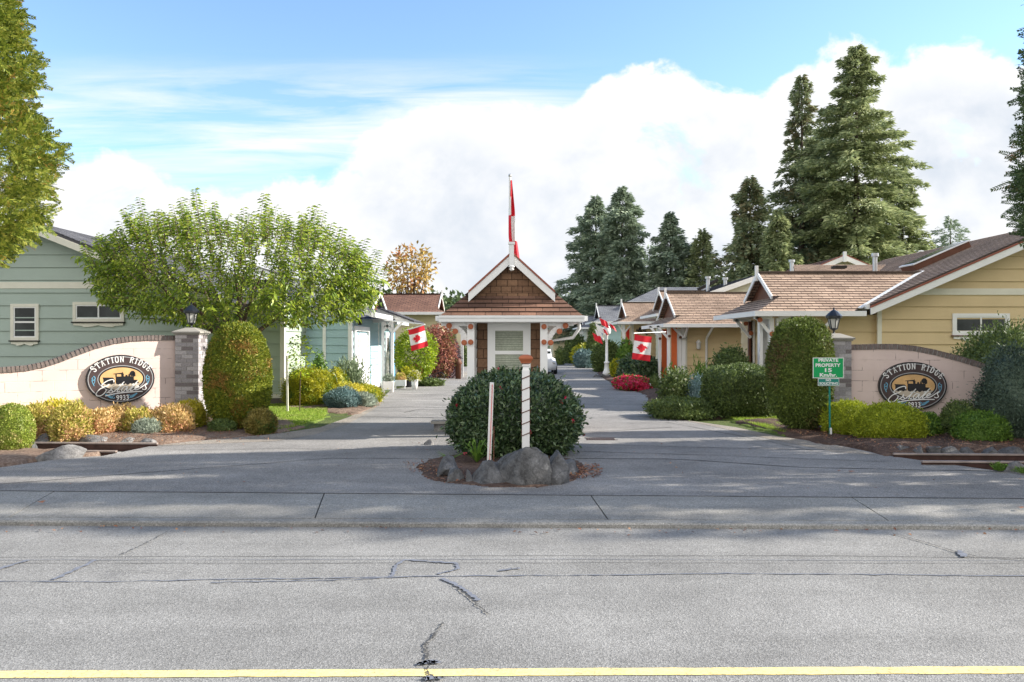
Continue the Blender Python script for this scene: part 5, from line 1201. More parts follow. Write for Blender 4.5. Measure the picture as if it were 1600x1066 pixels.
mb = MB(); mb.box(gx_+.10, gx_+.22, 26.2, 26.35, 2.38, 2.62); mb.build('wall_lamp', W['black'], P)
bx = X(594, 31.2); side_wall_mesh(P, gx_-1, bx, 30.7, 35, 2.62, 'blue_siding', .25, s=-1, found=.2, trim='white', name='entry_wall')
mb = MB(); mb.box(X(573.5, 30.4), X(579, 30.4), 30.55, 30.68, 0, 2.5); mb.build('jamb', W['deepblue'], P)
mb = MB(); mb.box(bx+.04, bx+.07, 32.2, 33.1, .1, 2.2); ed = mb.build('entry_door', W['white'], P); mb = MB(); mb.box(bx+.071, bx+.076, 32.5, 32.85, 1.5, 2.0); mb.build('door_window', W['glass'], ed)
mb = MB(); mb.box(bx+.04, bx+.09, 33.3, 34.6, .1, 2.3); mb.build('shutter', W['deepblue'], P)
wing_roof(P, -1, X(606, 30.2), -13, 29.6, 35.4, Z(499, 29.6), Z(457, 32.5), 'shingle_grey', .9)
mb = MB(); roof_plane(mb, (gx_+.75, 25.2, 2.74), (gx_+.75, 29.7, 2.74), (gx_-3.2, 29.7, 4.3), (gx_-3.2, 25.2, 4.3), .16, th=.1); mb.build('garage_roof', W['shingle_grey'], P)
mb = MB(); mb.box(gx_+.75, gx_+.86, 25.15, 29.6, 2.60, 2.745); mb.build('gutter', W['white'], P)
mb = MB(); mb.prism([(gx_+.75, 2.60), (gx_+.75, 2.745), (gx_-3.2, 4.30), (gx_-3.2, 4.12)], lambda a, b, t: (a, t, b), 25.12, 25.18); mb.build('barge_board', W['white'], P)
# porch roof arm reaching towards the lane
mb = MB(); mb.prism([(X(590, 29), Z(482, 29)), (X(646, 29), Z(502, 29)), (X(646, 29), Z(506.5, 29)), (X(590, 29), Z(492, 29))], lambda a, b, t: (a, t, b), 28.9, 28.98); mb.build('porch_beam', W['white'], P)
mb = MB(); roof_plane(mb, (X(648, 29), 28.8, Z(502, 29)), (X(648, 29), 32, Z(502, 29)), (X(590, 29), 32, Z(480, 29)), (X(590, 29), 28.8, Z(480, 29)), .16, th=.05); mb.build('porch_roof', W['shingle_grey'], P)
for px, yy in ((598, 29.), (612.5, 29.), (612.5, 31.6)):
    mb = MB(); mb.box(X(px, yy)-.05, X(px, yy)+.05, yy, yy+.1, 0, Z(497, 29)); mb.build('porch_post', W['white'], P)
brace(P, X(598, 29), 29, Z(494, 29), .9, 0, .55); brace(P, X(612.5, 29), 29, Z(499, 29), .9, 0, .5); brace(P, X(612.5, 29), 29, Z(499, 29), -.8, 0, .45)
# --- far yellow house on the left
d = 42; P = empty('yellow_house', (X(650, d), d, 0), 'far yellow house with a brown roof behind the round tree', 'house')
side_wall_mesh(P, X(560, d), X(684, d), d+.7, d+6, Z(490, d), 'pale_siding', .3, s=-1, found=.2, name='wall')
wing_roof(P, -1, X(697, d), -12, d, d+5, Z(488, d), Z(460, d+2.5), 'shingle_brown', .7)
for px in (700, 722):
    mb = MB(); mb.box(X(px, 41)-.07, X(px, 41)+.07, 41, 41.14, 0, Z(500, 41)); mb.build('porch_post', W['white'], P)
mb = MB(); mb.box(X(713, 41.5), X(722, 41.5), 41.5, 41.8, 0, Z(510, 41.5)); mb.build('entry_panel', W['pale_siding'], P)
brace(P, X(684, 42), 42.6, Z(492, 42), .9, 0, .5)
# --- right: big tan house
YG = 22.9; P = empty('tan_house', (11, YG, 0), 'tan clapboard house with a big street gable behind the right sign wall', 'house')
xa = X(1650, YG); zap = Z(354, YG); half = xa-X(1372, YG)
ro, xm, _ = gable_house(P, xa-half, xa+half, YG, YG+10, zap, .43, 'tan_siding', 'shingle_tan', .36, .5, .45, .3, trim='cream', belt=Z(461, YG), bw=10/F*YG)
window(P, X(1487, YG), X(1576, YG), Z(524, YG), Z(490, YG), YG-.02, 'h', .09, apron=True, tm='white', sillm='brown_trim')
# skylight on the left slope
def on_slope(px, py, xap=xm, zr_=zap+.12, k=.43):
    a = (px-800)/F; b = -(py-YH)/F      # ray (a*t, t, H+b*t) meets z = zr - k*(xap-x)
    t = (zr_-k*xap-H)/(b-k*a); return Vector((a*t, t, H+b*t))
q = [on_slope(*p) for p in ((1416,419),(1440,421),(1495,394),(1476,392))]
q = [on_slope(1418,418), on_slope(1438,424), on_slope(1496,393), on_slope(1478,391)]
y0_, y1_ = 25.0, 29.4; xs0, xs1 = X(1420, 28.5), X(1420, 28.5)+1.0
c0 = on_slope(1436, 420); c1 = on_slope(1490, 394); ydir = Vector((0, 1, 0)); sv = Vector((1, 0, .43)).normalized(); sn_ = Vector((-.43, 0, 1)).normalized()
L1 = 1.9; c = (c0+c1)/2
mb = MB(); M = Matrix((sv, ydir, sn_)).transposed().to_4x4(); M.translation = c
mb.box(-.95, .95, -.45, .45, .0, .20, 0, M); sk = mb.build('skylight', W['brown_trim'], P)
mb = MB(); mb.box(-.98, .98, -.48, .48, .202, .24, 0, M); mb.build('skylight_cover', W['white'], sk)
mb = MB(); mb.box(-.88, .88, -.38, .38, .242, .25, 0, M); mb.build('skylight_glass', W['glass'], sk)
# wing with hipped end
side_wall_mesh(P, 7.75, 10.6, 23.05, 27, 2.6, 'tan_siding', .36, s=1, found=.3, name='wing_wall')
wing_roof(P, 1, X(1184, 22.4), 13.6, 22.4, 26.8, Z(487, 22.4), Z(426.5, 24.6), 'shingle_tan', .9, 'brown_trim', xv=lambda z: xm-(zap+.12-z)/.43)
# valley flashing where the wing meets the gable roof
va, vb = Vector((X(1352, 22.6), 22.7, Z(487, 22.7))), Vector((X(1447, 24.6), 24.62, Z(428, 24.6)))
k_ = (Z(426.5, 24.6)-Z(487, 22.4))/2.2
def v_pt(y):
    z = Z(487, 22.4)+k_*(y-22.4)+.03; x = xm-(zap+.12-z)/.43; return Vector((x, y, z+.02))
mb = MB(); mb.bar(v_pt(22.5), v_pt(24.6), .14, .03); mb.build('valley_flashing', W['white'], P)
# bay with glazed door and posts under the lane eave
mb = MB(); mb.box(7.70, 7.745, 24.0, 24.9, .1, 2.35); dr = mb.build('glazed_door', W['white'], P)
mb = MB(); mb.box(7.69, 7.6995, 24.15, 24.75, .4, 2.2); mb.build('door_glass', W['lampglass'], dr)
mb = MB()
for i in range(1, 6): mb.box(7.683, 7.689, 24.15, 24.75, .4+i*.3-.012, .4+i*.3+.012)
mb.box(7.683, 7.689, 24.44, 24.46, .4, 2.2); mb.build('glazing_bar', W['white'], dr)
fw = 22.95
mb = MB(); mb.box(X(1187, fw), X(1192, fw), fw, fw+.2, .1, 2.5); mb.box(X(1200, fw), X(1204, fw), fw, fw+.2, .1, 2.5); mb.box(X(1192, fw), X(1200, fw), fw+.05, fw+.2, 2.3, 2.5); mb.build('side_light_frame', W['white'], P)
mb = MB(); mb.box(X(1192, fw), X(1200, fw), fw+.1, fw+.12, .1, 2.3); mb.build('side_light', W['lampglass'], P)
for px, yy, m_ in ((1173, 25.4, 'brown_trim'), (1176.5, 25.4, 'white'), (1206, 22.7, 'white'), (1217, 22.7, 'white')):
    mb = MB(); x_ = X(px, yy); mb.box(x_-.06, x_+.06, yy, yy+.12, 0, 2.5); mb.build('porch_post', W[m_], P)
brace(P, X(1173, 25.4), 25.4, 2.55, -.8, 0, .6); brace(P, X(1206, 22.7), 22.7, 2.55, -.8, 0, .55); brace(P, X(1217, 22.7), 22.7, 2.55, .8, 0, .5)
for px, yy, zz in ((1173, 25.35, 2.1), (1165, 25.35, 2.4), (1206, 22.65, 2.05), (1217, 22.65, 2.05), (1187, 22.65, 2.45)):
    mb = MB(); x_ = X(px, yy); mb.tube([(x_, yy, zz), (x_, yy-.05, zz)], .07, 10); mb.build('rosette', W['terracotta'], P)
xx = X(1297, 22.3); mb = MB(); mb.tube([(xx, 22.3, 2.56), (xx, 22.35, 2.35), (xx-.22, 22.9, 2.0), (xx-.22, 23.15, 1.9), (xx-.22, 23.15, .1)], .055, 8); mb.build('downspout', W['white'], P)
# back wing, small far gable, flues
mb = MB(); zb2 = Z(414, 31); roof_plane(mb, (X(1205, 30), 27.2, Z(452, 27.2)), (14.5, 27.2, Z(452, 27.2)), (14.5, 31, zb2), (X(1240, 31), 31, zb2), .16, th=.1); mb.build('back_roof', W['shingle_tan'], P)
mb = MB(); mb.box(X(1302, 28.8), X(1320, 28.8), 28.6, 29.0, Z(420, 28.8), Z(415.5, 28.8)); mb.build('roof_vent', W['dark'], P)
pipe_vent(X(1367, 29.5), 29.5, Z(412, 29.5), Z(401, 29.5)-Z(412, 29.5), '', P, .085)
def far_gable(name, lab, pxl, pxa, pxr, pya, pye, d, wall, roofm, depth=8, edge='redtrim', group=None):
    P = empty(name, (X(pxa, d), d, 0), lab, 'house', group); x0, x1, xa = X(pxl, d), X(pxr, d), X(pxa, d); zap = Z(pya, d); ze_ = Z(pye, d); k = (zap-ze_)/max(x1-xa, xa-x0)
    mb = MB(); w = max(x1-xa, xa-x0)*.86; mb.prism([(xa-w, 0), (xa+w, 0), (xa+w, zap-k*w-.05), (xa, zap-.05), (xa-w, zap-k*w-.05)], lambda a, b, t: (a, t, b), d+.5, d+depth); mb.build('wall', W[wall], P)
    mb = MB()
    for s in (-1, 1): h = max(x1-xa, xa-x0); roof_plane(mb, (xa+s*h, d, ze_), (xa+s*h, d+depth, ze_), (xa, d+depth, zap), (xa, d, zap), .2, th=.1)
    mb.build('roof', W[roofm], P)
    for s in (-1, 1): barge(P, xa, zap, d-.05, xa+s*h, ze_, .22, .05, 'white', edge)
    return P
P2 = far_gable('tan_house', 'far house showing only a small red-edged gable above the tan roofs', 1282, 1320, 1352, 399, 415, 40, 'cream_siding', 'shingle_brown')
mb = MB(); mb.bar((X(1320, 39.8), 39.8, Z(410, 40)), (X(1320, 39.8), 39.8, Z(394, 40)), .14, .14); mb.build('finial', W['white'], P2)
# cream gable roof rising between the tan houses
d = 40; P = empty('cream_house', (X(1150, d), d, 0), 'cream house whose low sloping gable shows between the two tan roofs', 'house')
mb = MB(); mb.prism([(X(1080, d), 0), (X(1300, d), 0), (X(1300, d), Z(420, d)), (X(1198, d), Z(428, d)), (X(1080, d), Z(468, d))], lambda a, b, t: (a, t, b), d, d+.4); mb.build('wall', W['cream_siding'], P)
mb = MB(); roof_plane(mb, (X(1075, d), d-.5, Z(468, d)), (X(1075, d), d+9, Z(468, d)), (X(1198, d), d+9, Z(425, d)), (X(1198, d), d-.5, Z(425, d)), .2, th=.12); mb.build('roof', W['shingle_grey'], P)
barge(P, X(1198, d), Z(424.5, d), d-.55, X(1075, d), Z(467.5, d), .22, .05, 'white', None)
mb = MB(); c = Vector((X(1120, 44), 44, Z(438, 44))); mb.bar(c, c+Vector((-1.0, 0, -.5)), .6, .15); mb.build('skylight', W['dark'], P)
pipe_vent(X(1237, 41), 41, Z(422, 41), .4, '', P, .1); pipe_vent(X(1106, 43), 43, Z(446, 43), .35, '', P, .1); pipe_vent(X(1133, 43), 43, Z(446, 43), .30, '', P, .1)
# --- second tan house with orange doors
d = 32.; P = empty('tan_house', (X(1090, d), d, 0), 'tan house with orange doors, behind the rose bed', 'house')
side_wall_mesh(P, X(1070, d+.9), 13, d+.9, d+6, 2.45, 'tan_siding', .32, s=1, found=.2, name='wall')
wing_roof(P, 1, X(1040, d), 14, d, d+5.2, Z(506.5, d), Z(458, d+2.6), 'shingle_tan', .75)
xl_ = X(1070, d+.9)
mb = MB(); mb.box(X(1033.5, d+1.6), X(1042, d+1.6), d+1.5, d+1.58, .05, 2.35); mb.build('entry_door', W['orange'], P)
mb = MB(); mb.box(X(1048.5, d+.7), X(1057, d+.7), d+.6, d+.68, .05, 2.40); mb.build('entry_door', W['orange'], P)
mb = MB(); mb.box(X(1058, d+.8), X(1064, d+.8), d+.7, d+.78, .05, 2.35); mb.box(X(1064.6, d+.8), X(1070.5, d+.8), d+.72, d+.85, .05, 2.42); mb.build('door_frame', W['white'], P)
for px, yy in ((1031, d+1.2), (1045, d+.3)):
    mb = MB(); x_ = X(px, yy); mb.box(x_-.055, x_+.055, yy, yy+.11, 0, 2.42); mb.build('porch_post', W['white'], P)
brace(P, X(1045, d+.3), d+.3, 2.48, -.85, 0, .55); brace(P, X(1031, d+1.2), d+1.2, 2.48, -.85, 0, .5); brace(P, X(1066, d+.75), d+.6, 2.48, -.9, 0, .5); brace(P, X(1068, d+.75), d+.55, 2.48, .1, -.8, .5)
for px, yy, zz in ((1046, d+.25, 2.05), (1070, d+.6, 2.0), (1063, d+.6, 2.0), (1050, d+.2, 2.45), (1031, d+1.1, 1.95)):
    mb = MB(); x_ = X(px, yy); mb.tube([(x_, yy, zz), (x_, yy-.05, zz)], .06, 8); mb.build('rosette', W['brown_trim'], P)
mb = MB(); x_ = X(1091.5, d+.8); mb.lathe((x_, d+.8, Z(546, d+.8)), [(.03, 0), (.09, .05), (.09, .26), (.12, .28), (.02, .40)], 8); mb.build('wall_lamp', W['white'], P)
x_ = X(1104, d+.8); mb = MB(); mb.tube([(x_+.06, d+.0, 2.4), (x_, d+.7, 2.0), (x_, d+.82, 1.9), (x_, d+.82, .1)], .05, 8); mb.build('downspout', W['white'], P)
# --- further houses up the lane, right side
def lane_house(lab, name, pxc, pye, d, pyr, roofm, wallm, xf, depth=5, door=None, gx=.75):
    P = empty(name, (X(pxc, d)+3, d, 0), lab, 'house'); ze_ = Z(pye, d)
    side_wall_mesh(P, X(pxc, d)+.9, xf-.5, d+.8, d+depth+.5, ze_-.08, wallm, .3, s=1, found=.2, name='wall')
    wing_roof(P, 1, X(pxc, d), xf, d, d+depth, ze_, Z(pyr, d+depth/2), roofm, gx)
    x_ = X(pxc, d)+.35
    mb = MB(); mb.box(x_-.07, x_+.07, d+.4, d+.54, 0, ze_-.1); mb.build('porch_post', W['white'], P)
    brace(P, x_, d+.47, ze_-.08, -.6, 0, .6); brace(P, x_, d+.47, ze_-.08, .8, 0, .6)
    if door: mb = MB(); mb.box(x_+.25, x_+.45, d+1.2, d+1.25, .05, ze_-.35); mb.build('entry_door', W[door], P)
    return P
lane_house('tan-roofed house mostly hidden behind the house with orange doors', 'tan_house', 1028, 490.5, 41, 455, 'shingle_tan', 'cream_siding', 14)
P = lane_house('tan house up the lane with a red door and plant-shaped wall ornament', 'tan_house', 967, 503, 47, 473, 'shingle_tan', 'tan_siding', 15, door='red_paint')
mb = MB(); c = (X(1003, 47.7), 47.7, Z(519, 47.7)); rr = random.Random(6)
for i in range(16): a = rr.uniform(0, 2*PI); mb.ball((c[0]+rr.uniform(-.3, .3), c[1], c[2]+rr.uniform(-.15, .25)), .06, 0, 6, 4)
mb.build('wall_ornament', W['black'], P)
P = lane_house('pale blue house with a grey roof up the lane', 'blue_house', 926, 503, 60, 478, 'shingle_grey', 'blue_siding', 15, gx=.8)
P = lane_house('farthest pale house at the bend of the lane', 'white_house', 903, 512, 74, 494, 'shingle_grey', 'cream_siding', 14)
P = empty('grey_roofed_house', (X(1040, 62), 62, 0), 'house with a wide dark grey roof above the tan roofs', 'house')
mb = MB(); mb.box(X(985, 62), X(1250, 62), 62.5, 70, 0, Z(472, 62)); mb.build('wall', W['cream_siding'], P)
mb = MB(); roof_plane(mb, (X(980, 62), 62, Z(472, 62)), (X(1260, 62), 62, Z(472, 62)), (X(1225, 66), 66, Z(449, 66)), (X(1030, 66), 66, Z(449, 66)), .25, th=.1)
roof_plane(mb, (X(980, 62), 62, Z(472, 62)), (X(980, 62), 70, Z(472, 62)), (X(1030, 66), 66, Z(449, 66)), (X(1030, 66), 66, Z(449, 66)), .25); mb.build('roof', W['shingle_grey'], P)
mb = MB(); mb.box(X(980, 61.9), X(1250, 61.9), 61.85, 62, Z(474, 62), Z(471.5, 62)); mb.build('gutter', W['white'], P)
far_gable('tan_house', 'low far house behind the kiosk bracket at the end of the lane', 858, 905, 940, 507, 521, 88, 'pale_siding', 'shingle_brown', edge=None)
# ================================================================ planting
def tree_root(name, x, y, lab, cat='tree', group=None): return empty(name, (x, y, 0), lab, cat, group)
def limb_tree(t, base, fork, tips, r0, rng, m='bark'):
    mb = MB(); mb.tube([(0, 0, -.1), (base[0]*.5, base[1]*.5, fork*.5), (base[0], base[1], fork)], [r0*1.25, r0, r0*.95], 10)
    for q in tips:
        q = Vector(q); b = Vector((base[0], base[1], fork-.05)); mid = b.lerp(q, .5)+Vector((0, 0, -.12))+Vector((rng.gauss(0, .08), rng.gauss(0, .08), 0)); mb.tube([b, mid, q], [r0*.55, r0*.33, r0*.1], 7)
    return mb.build('trunk', W[m], t, True)
# ---- cherry
def cherry():
    d = 20.3; s = d/F; t = tree_root('cherry_tree', X(378, d), d, 'wide umbrella-shaped leafy tree rising behind the left dome hedge'); rng = random.Random(11)
    top = [(125,395),(150,365),(200,335),(230,322),(300,318),(340,318),(400,322),(445,326),(500,340),(540,360),(575,395),(598,430)]
    bot = [(125,405),(160,470),(220,500),(290,510),(350,518),(420,508),(470,515),(540,503),(580,482),(598,440)]
    tx = [p[0] for p in top]; ty = [p[1] for p in top]; bx_ = [p[0] for p in bot]; by = [p[1] for p in bot]
    tips = []
    for k in range(13):
        px = rng.uniform(260, 480); a = rng.uniform(0, 2*PI); py = np.interp(px, bx_, by)*.55+np.interp(px, tx, ty)*.45
        xx = (px-378)*s; depth = math.sqrt(max(0, 1-(xx/3.7)**2))*3.0; tips.append((xx*.9, rng.uniform(-1, 1)*depth*.8, Z(py, d)))
    limb_tree(t, (-.12, 0), 1.75, tips, .14, rng)
    P_ = []; Dd = []; tw = MB(); R2 = np.random.default_rng(5)
    for k in range(1280):
        px = rng.uniform(152, 575); xx = (px-378)*s; dep = math.sqrt(max(0, 1-(xx/(3.3 if xx > 0 else 3.7))**2))*2.5; yy = rng.uniform(-1, 1); yy = math.copysign(abs(yy)**.7, yy)*dep
        edge = math.sqrt(max(.0, 1-(yy/max(dep, .1))**2)); tpy = np.interp(px, tx, ty); bpy_ = np.interp(px, bx_, by)
        dq = d+yy; xx = (px-378)*s+(px-800)*yy/F; zt_ = Z(tpy+16+22*(1-edge)**1.5, dq); zb_ = Z(bpy_+2-14*(1-edge), dq)
        zz = zb_+(zt_-zb_)*rng.random()**1.05*.84; Lt = rng.uniform(.4, .8); fr = (zz-zb_)/max(.1, zt_-zb_)
        if fr > .6 and rng.random() < .5: Lt *= 1.15
        Lt = min(Lt, max(.25, (zt_-zz)*1.1+.05)); out = Vector((xx/3.8, yy/3.3, 0)); dv_ = Vector((out.x*(1.3-fr)+rng.gauss(0, .18), out.y*(1.3-fr)+rng.gauss(0, .18), .12+1.3*fr)).normalized()
        p0 = Vector((xx-dv_.x*Lt*.5, yy-dv_.y*Lt*.5, zz)); nl = int(Lt/.042); tw.tube([p0, p0+dv_*Lt], [.009, .003], 3, cap=False)
        side = dv_.cross(Vector((0, 0, 1)) if abs(dv_.z) < .9 else Vector((1, 0, 0))).normalized(); o2 = dv_.cross(side)
        for i in range(nl):
            q = p0+dv_*(Lt*(i+.7)/nl); a = i*PI+rng.gauss(0, .7)+k; r_ = side*math.cos(a)+o2*math.sin(a)
            P_.append(q[:]); e = r_*1.0+dv_*.45+Vector((0, 0, -.25)); Dd.append(e[:])
    for k in range(120):
        px = rng.uniform(140, 592); yy = rng.uniform(-1.6, 1.2); q0 = Vector(((px-378)*s+(px-800)*yy/F, yy, Z(np.interp(px, tx, ty)+50, d+yy))); Lt = rng.uniform(.45, .95)*(.75+.5*math.sin(px*.035)**2)
        dv_ = Vector(((px-378)/520+rng.gauss(0, .09), rng.gauss(0, .12), 1)).normalized(); tw.tube([q0, q0+dv_*Lt], [.010, .003], 3, cap=False); side = Vector((1, .4*rng.uniform(-1, 1), 0)).normalized(); nl = int(Lt/.034)
        for i in range(nl):
            P_.append((q0+dv_*(Lt*(i+.7)/nl))[:]); Dd.append((side*(1 if i % 2 else -1)*.9+Vector((0, rng.gauss(0, .5), -.18))+dv_*.15)[:])
    for k in range(70):
        px = rng.choice([rng.uniform(122, 200), rng.uniform(540, 600), rng.uniform(200, 560)]); yy = rng.uniform(-1.4, .8); lo = rng.uniform(.45, 1.0); py = np.interp(px, tx, ty)*(1-lo)+np.interp(px, bx_, by)*lo
        q0 = Vector(((px-378)*s+(px-800)*yy/F, yy, Z(py, d+yy))); Lt = rng.uniform(.35, .6); sx_ = (px-378)/230; dv_ = Vector((sx_, rng.gauss(0, .3)-.3, -.1+rng.gauss(0, .18))).normalized(); q0 = q0-dv_*Lt*.75; nl = int(Lt/.036)
        for i in range(nl): P_.append((q0+dv_*(Lt*(i+.7)/nl))[:]); Dd.append((dv_*.6+Vector((0, 0, -.55))+Vector((rng.gauss(0, .4), (1 if i % 2 else -1)*.5, 0)))[:])
    P_ = np.array(P_); Dd = np.array(Dd); n_ = len(P_); v, f = leaves(P_, Dd, np.tile([0, 0, 1.], (n_, 1))+R2.normal(size=(n_, 3))*.4, .145*R2.uniform(.7, 1.2, n_), .06, .22, .12)
    tw.build('twigs', W['bark'], t, True); link('crown', np_mesh('crown', v, f, L['cherry']), t, True)
cherry()
# ---- big cypresses at both edges
def cyp(lab, x, y, Ht, z0, prof, m, seed, n=7000, group=None, name='cypress_tree', share=None, **kw):
    t = tree_root(name, x, y, lab, 'tree', group); mb = MB(); mb.tube([(0, 0, -.1), (0, 0, Ht*.9)], [.22, .04], 10); mb.build('trunk', W['bark'], t, True)
    me = share or cypress_crown('crown', Ht, z0, prof, m, seed, n, **kw); link('crown', me, t, True); return t, me
zs_ = lambda py: Z(py, 13.)
pl_z = [zs_(425), zs_(400), zs_(340), zs_(270), zs_(215), zs_(160), zs_(140), zs_(100), zs_(0), 9.5, 12.5]; pl_r = [.35, .8, 1.45, 1.78, 1.55, 1.15, .98, 1.08, .98, .75, .1]
xl0 = X(104, 13.)-2.25
cyp('yellow-green cypress towering at the left edge', xl0, 13.2, 12.5, zs_(425), lambda z: float(np.interp(z, pl_z, pl_r)), L['cypress'], 3, 15000)
pr_z = [zs_(402), zs_(385), zs_(330), zs_(240), zs_(120), zs_(60), zs_(0), 9.5, 13]; pr_r = [.4, .95, 1.12, 1.05, 1.12, .95, .8, .6, .05]
tR, meR = cyp('dark cypress towering at the right edge', X(1562, 13.)+1.85, 13.2, 13., zs_(402), lambda z: float(np.interp(z, pr_z, pr_r)), L['cypress_dark'], 8, 11000, ln=.28)
tz = [0, 1, 3, 6, 9, 13]; tr = [.6, 1.5, 1.9, 1.7, 1.1, .1]
meO = None
meT = cypress_crown('crown', 13., .3, lambda z: float(np.interp(z, tz, tr)), L['cypress_dark'], 22, 1300, ln=.34, lf=.13, lw=.04)
for i, (x, y, s, rz, lab) in enumerate(OFF_TREES):
    t, me_ = cyp(lab, x, y, 13., .3, lambda z: float(np.interp(z, tz, tr)), L['cypress_dark'], 12, 9500, 'cypresses standing to the right of the view', share=meT if 'thin' in lab else meO, ln=.34, lf=.13, lw=.04); meO = meO or me_; t.scale = (s, s, s); t.rotation_euler = (0, 0, rz)
# ---- conifers
conifer('tallest fir with a dense rounded top behind the tan house', 1338, 74, 76, 262, L['fir'], 1, nb=300, per=300, el=.62, ew=.19, power=.62, z0=3, top_sharp=1.0)
conifer('slender fir pressed against the left side of the tallest fir', 1253, 118, 80, 165, L['fir_brown'], 2, nb=200, per=190, el=.6, ew=.18, power=.75, z0=3)
conifer('broad dark fir filling the gap under the two tall firs', 1290, 200, 84, 200, L['fir_blue'], 14, nb=220, per=230, el=.62, ew=.2, power=.6, z0=3)
conifer('mid-height fir left of the tall pair, over the cream gable', 1172, 278, 74, 150, L['fir_brown'], 3, nb=190, per=200, el=.55, ew=.18, power=.68, z0=2)
conifer('right of the two pointed bluish firs behind the lane', 972, 294, 84, 156, L['fir_blue'], 4, nb=210, per=210, el=.6, ew=.19, power=.68, z0=2)
conifer('left of the two pointed bluish firs behind the lane', 931, 308, 88, 158, L['fir_blue'], 5, nb=200, per=200, el=.6, ew=.19, power=.66, z0=2)
conifer('rounded fir between the bluish pair and the cream gable', 1048, 333, 82, 118, L['fir_blue'], 6, nb=170, per=190, el=.55, ew=.18, power=.6, z0=2)
conifer('small pale fir to the right of the rounded fir', 1098, 360, 80, 100, L['fir'], 7, nb=150, per=150, el=.5, ew=.16, power=.6, z0=2)
conifer('low fir filling below the rounded fir', 1015, 385, 92, 140, L['fir_blue'], 15, nb=90, per=110, el=.6, ew=.17, power=.5, z0=1)
conifer('short bushy fir in front of the tall firs', 1215, 330, 70, 100, L['fir'], 8, nb=170, per=190, el=.52, ew=.18, power=.6, z0=2)
conifer('fir at the right shoulder of the tallest fir', 1410, 262, 82, 135, L['fir'], 9, nb=180, per=200, el=.6, ew=.18, power=.6, z0=2)
conifer('small irregular fir above the right roof ridge', 1485, 338, 86, 92, L['fir_blue'], 10, nb=60, per=100, el=.6, ew=.16, power=.45, z0=3)
# ---- autumn tree and far mass
def round_tree(name, lab, px, d, px0, px1, py0, py1, m, n, ln, wd, seed, nt_=14, fork=1.2, r0=.12, hollow=.35, group=None, ry=None, nod=.0):
    t = tree_root(name, X(px, d), d, lab, 'tree', group); rng = random.Random(seed); R2 = np.random.default_rng(seed)
    rx = (px1-px0)/2*d/F; cx_ = X((px0+px1)/2, d)-X(px, d); zt_, zb_ = Z(py0, d), Z(py1, d); rz = (zt_-zb_)/2; cz = (zt_+zb_)/2; ry = ry or rx
    tips = []
    for k in range(nt_):
        u = Vector((rng.gauss(0, 1), rng.gauss(0, 1), rng.gauss(0, .8))).normalized(); tips.append((cx_+u.x*rx*.75, u.y*ry*.75, cz+u.z*rz*.75))
    limb_tree(t, (0, 0), fork, tips, r0, rng); w = wav(R2, 9, 2.4); w2 = wav(R2, 9, 6)
    u = unit(R2.normal(size=(n, 3))); s = (1+.16*w(u)+.10*w2(u))*R2.uniform(hollow, 1, n)**.5; pos = u*s[:, None]*np.array([rx, ry, rz])+np.array([cx_, 0, cz])
    v, f = leaves(pos, u+R2.normal(size=(n, 3))*.8+np.array([0, 0, -.2]), u+R2.normal(size=(n, 3))*.7+np.array([0, 0, .4]), ln*R2.uniform(.6, 1.3, n), wd)
    link('crown', np_mesh('crown', v, f, m), t, True); return t
round_tree('autumn_tree', 'sparse orange-leaved tree above the far brown roof', 640, 55, 602, 682, 382, 462, L['autumn'], 1000, .30, .17, 31, 26, 2.6, .13, .2)
round_tree('round_tree', 'small round yellow-green tree behind the left flag', 622, 33, 612, 682, 514, 592, L['laurel'], 5200, .11, .055, 32, 10, .55, .06, .45)
round_tree('red_maple', 'reddish bushy maple right of the left flag', 690, 39, 660, 712, 506, 588, L['maple'], 4200, .13, .07, 33, 10, .6, .06, .3)
shrub('purple_bush', 'dark purple-leaved bush left of the kiosk posts', 'bush', 681, 718, 524, 587, L['purple'], dens=600, ln=.12, wd=.05, d=40, seed=34, amp=.1)
tag(link('distant_wood', shrub_mesh('distant_wood', (60, 8, 7.5), 16000, .8, .6, L['hill'], 35, 2., .12, 9., .12, .3, .95, cz=1.5)), 'low wooded rise on the horizon', 'trees', None, 'stuff').location = (-18, 130, 0)
tag(link('distant_wood', shrub_mesh('distant_wood', (50, 8, 9), 16000, .8, .6, L['fir_blue'], 36, 2., .15, 9., .12, .3, .95, cz=1.)), 'dark wood behind the houses on the right', 'trees', None, 'stuff').location = (50, 110, 0)
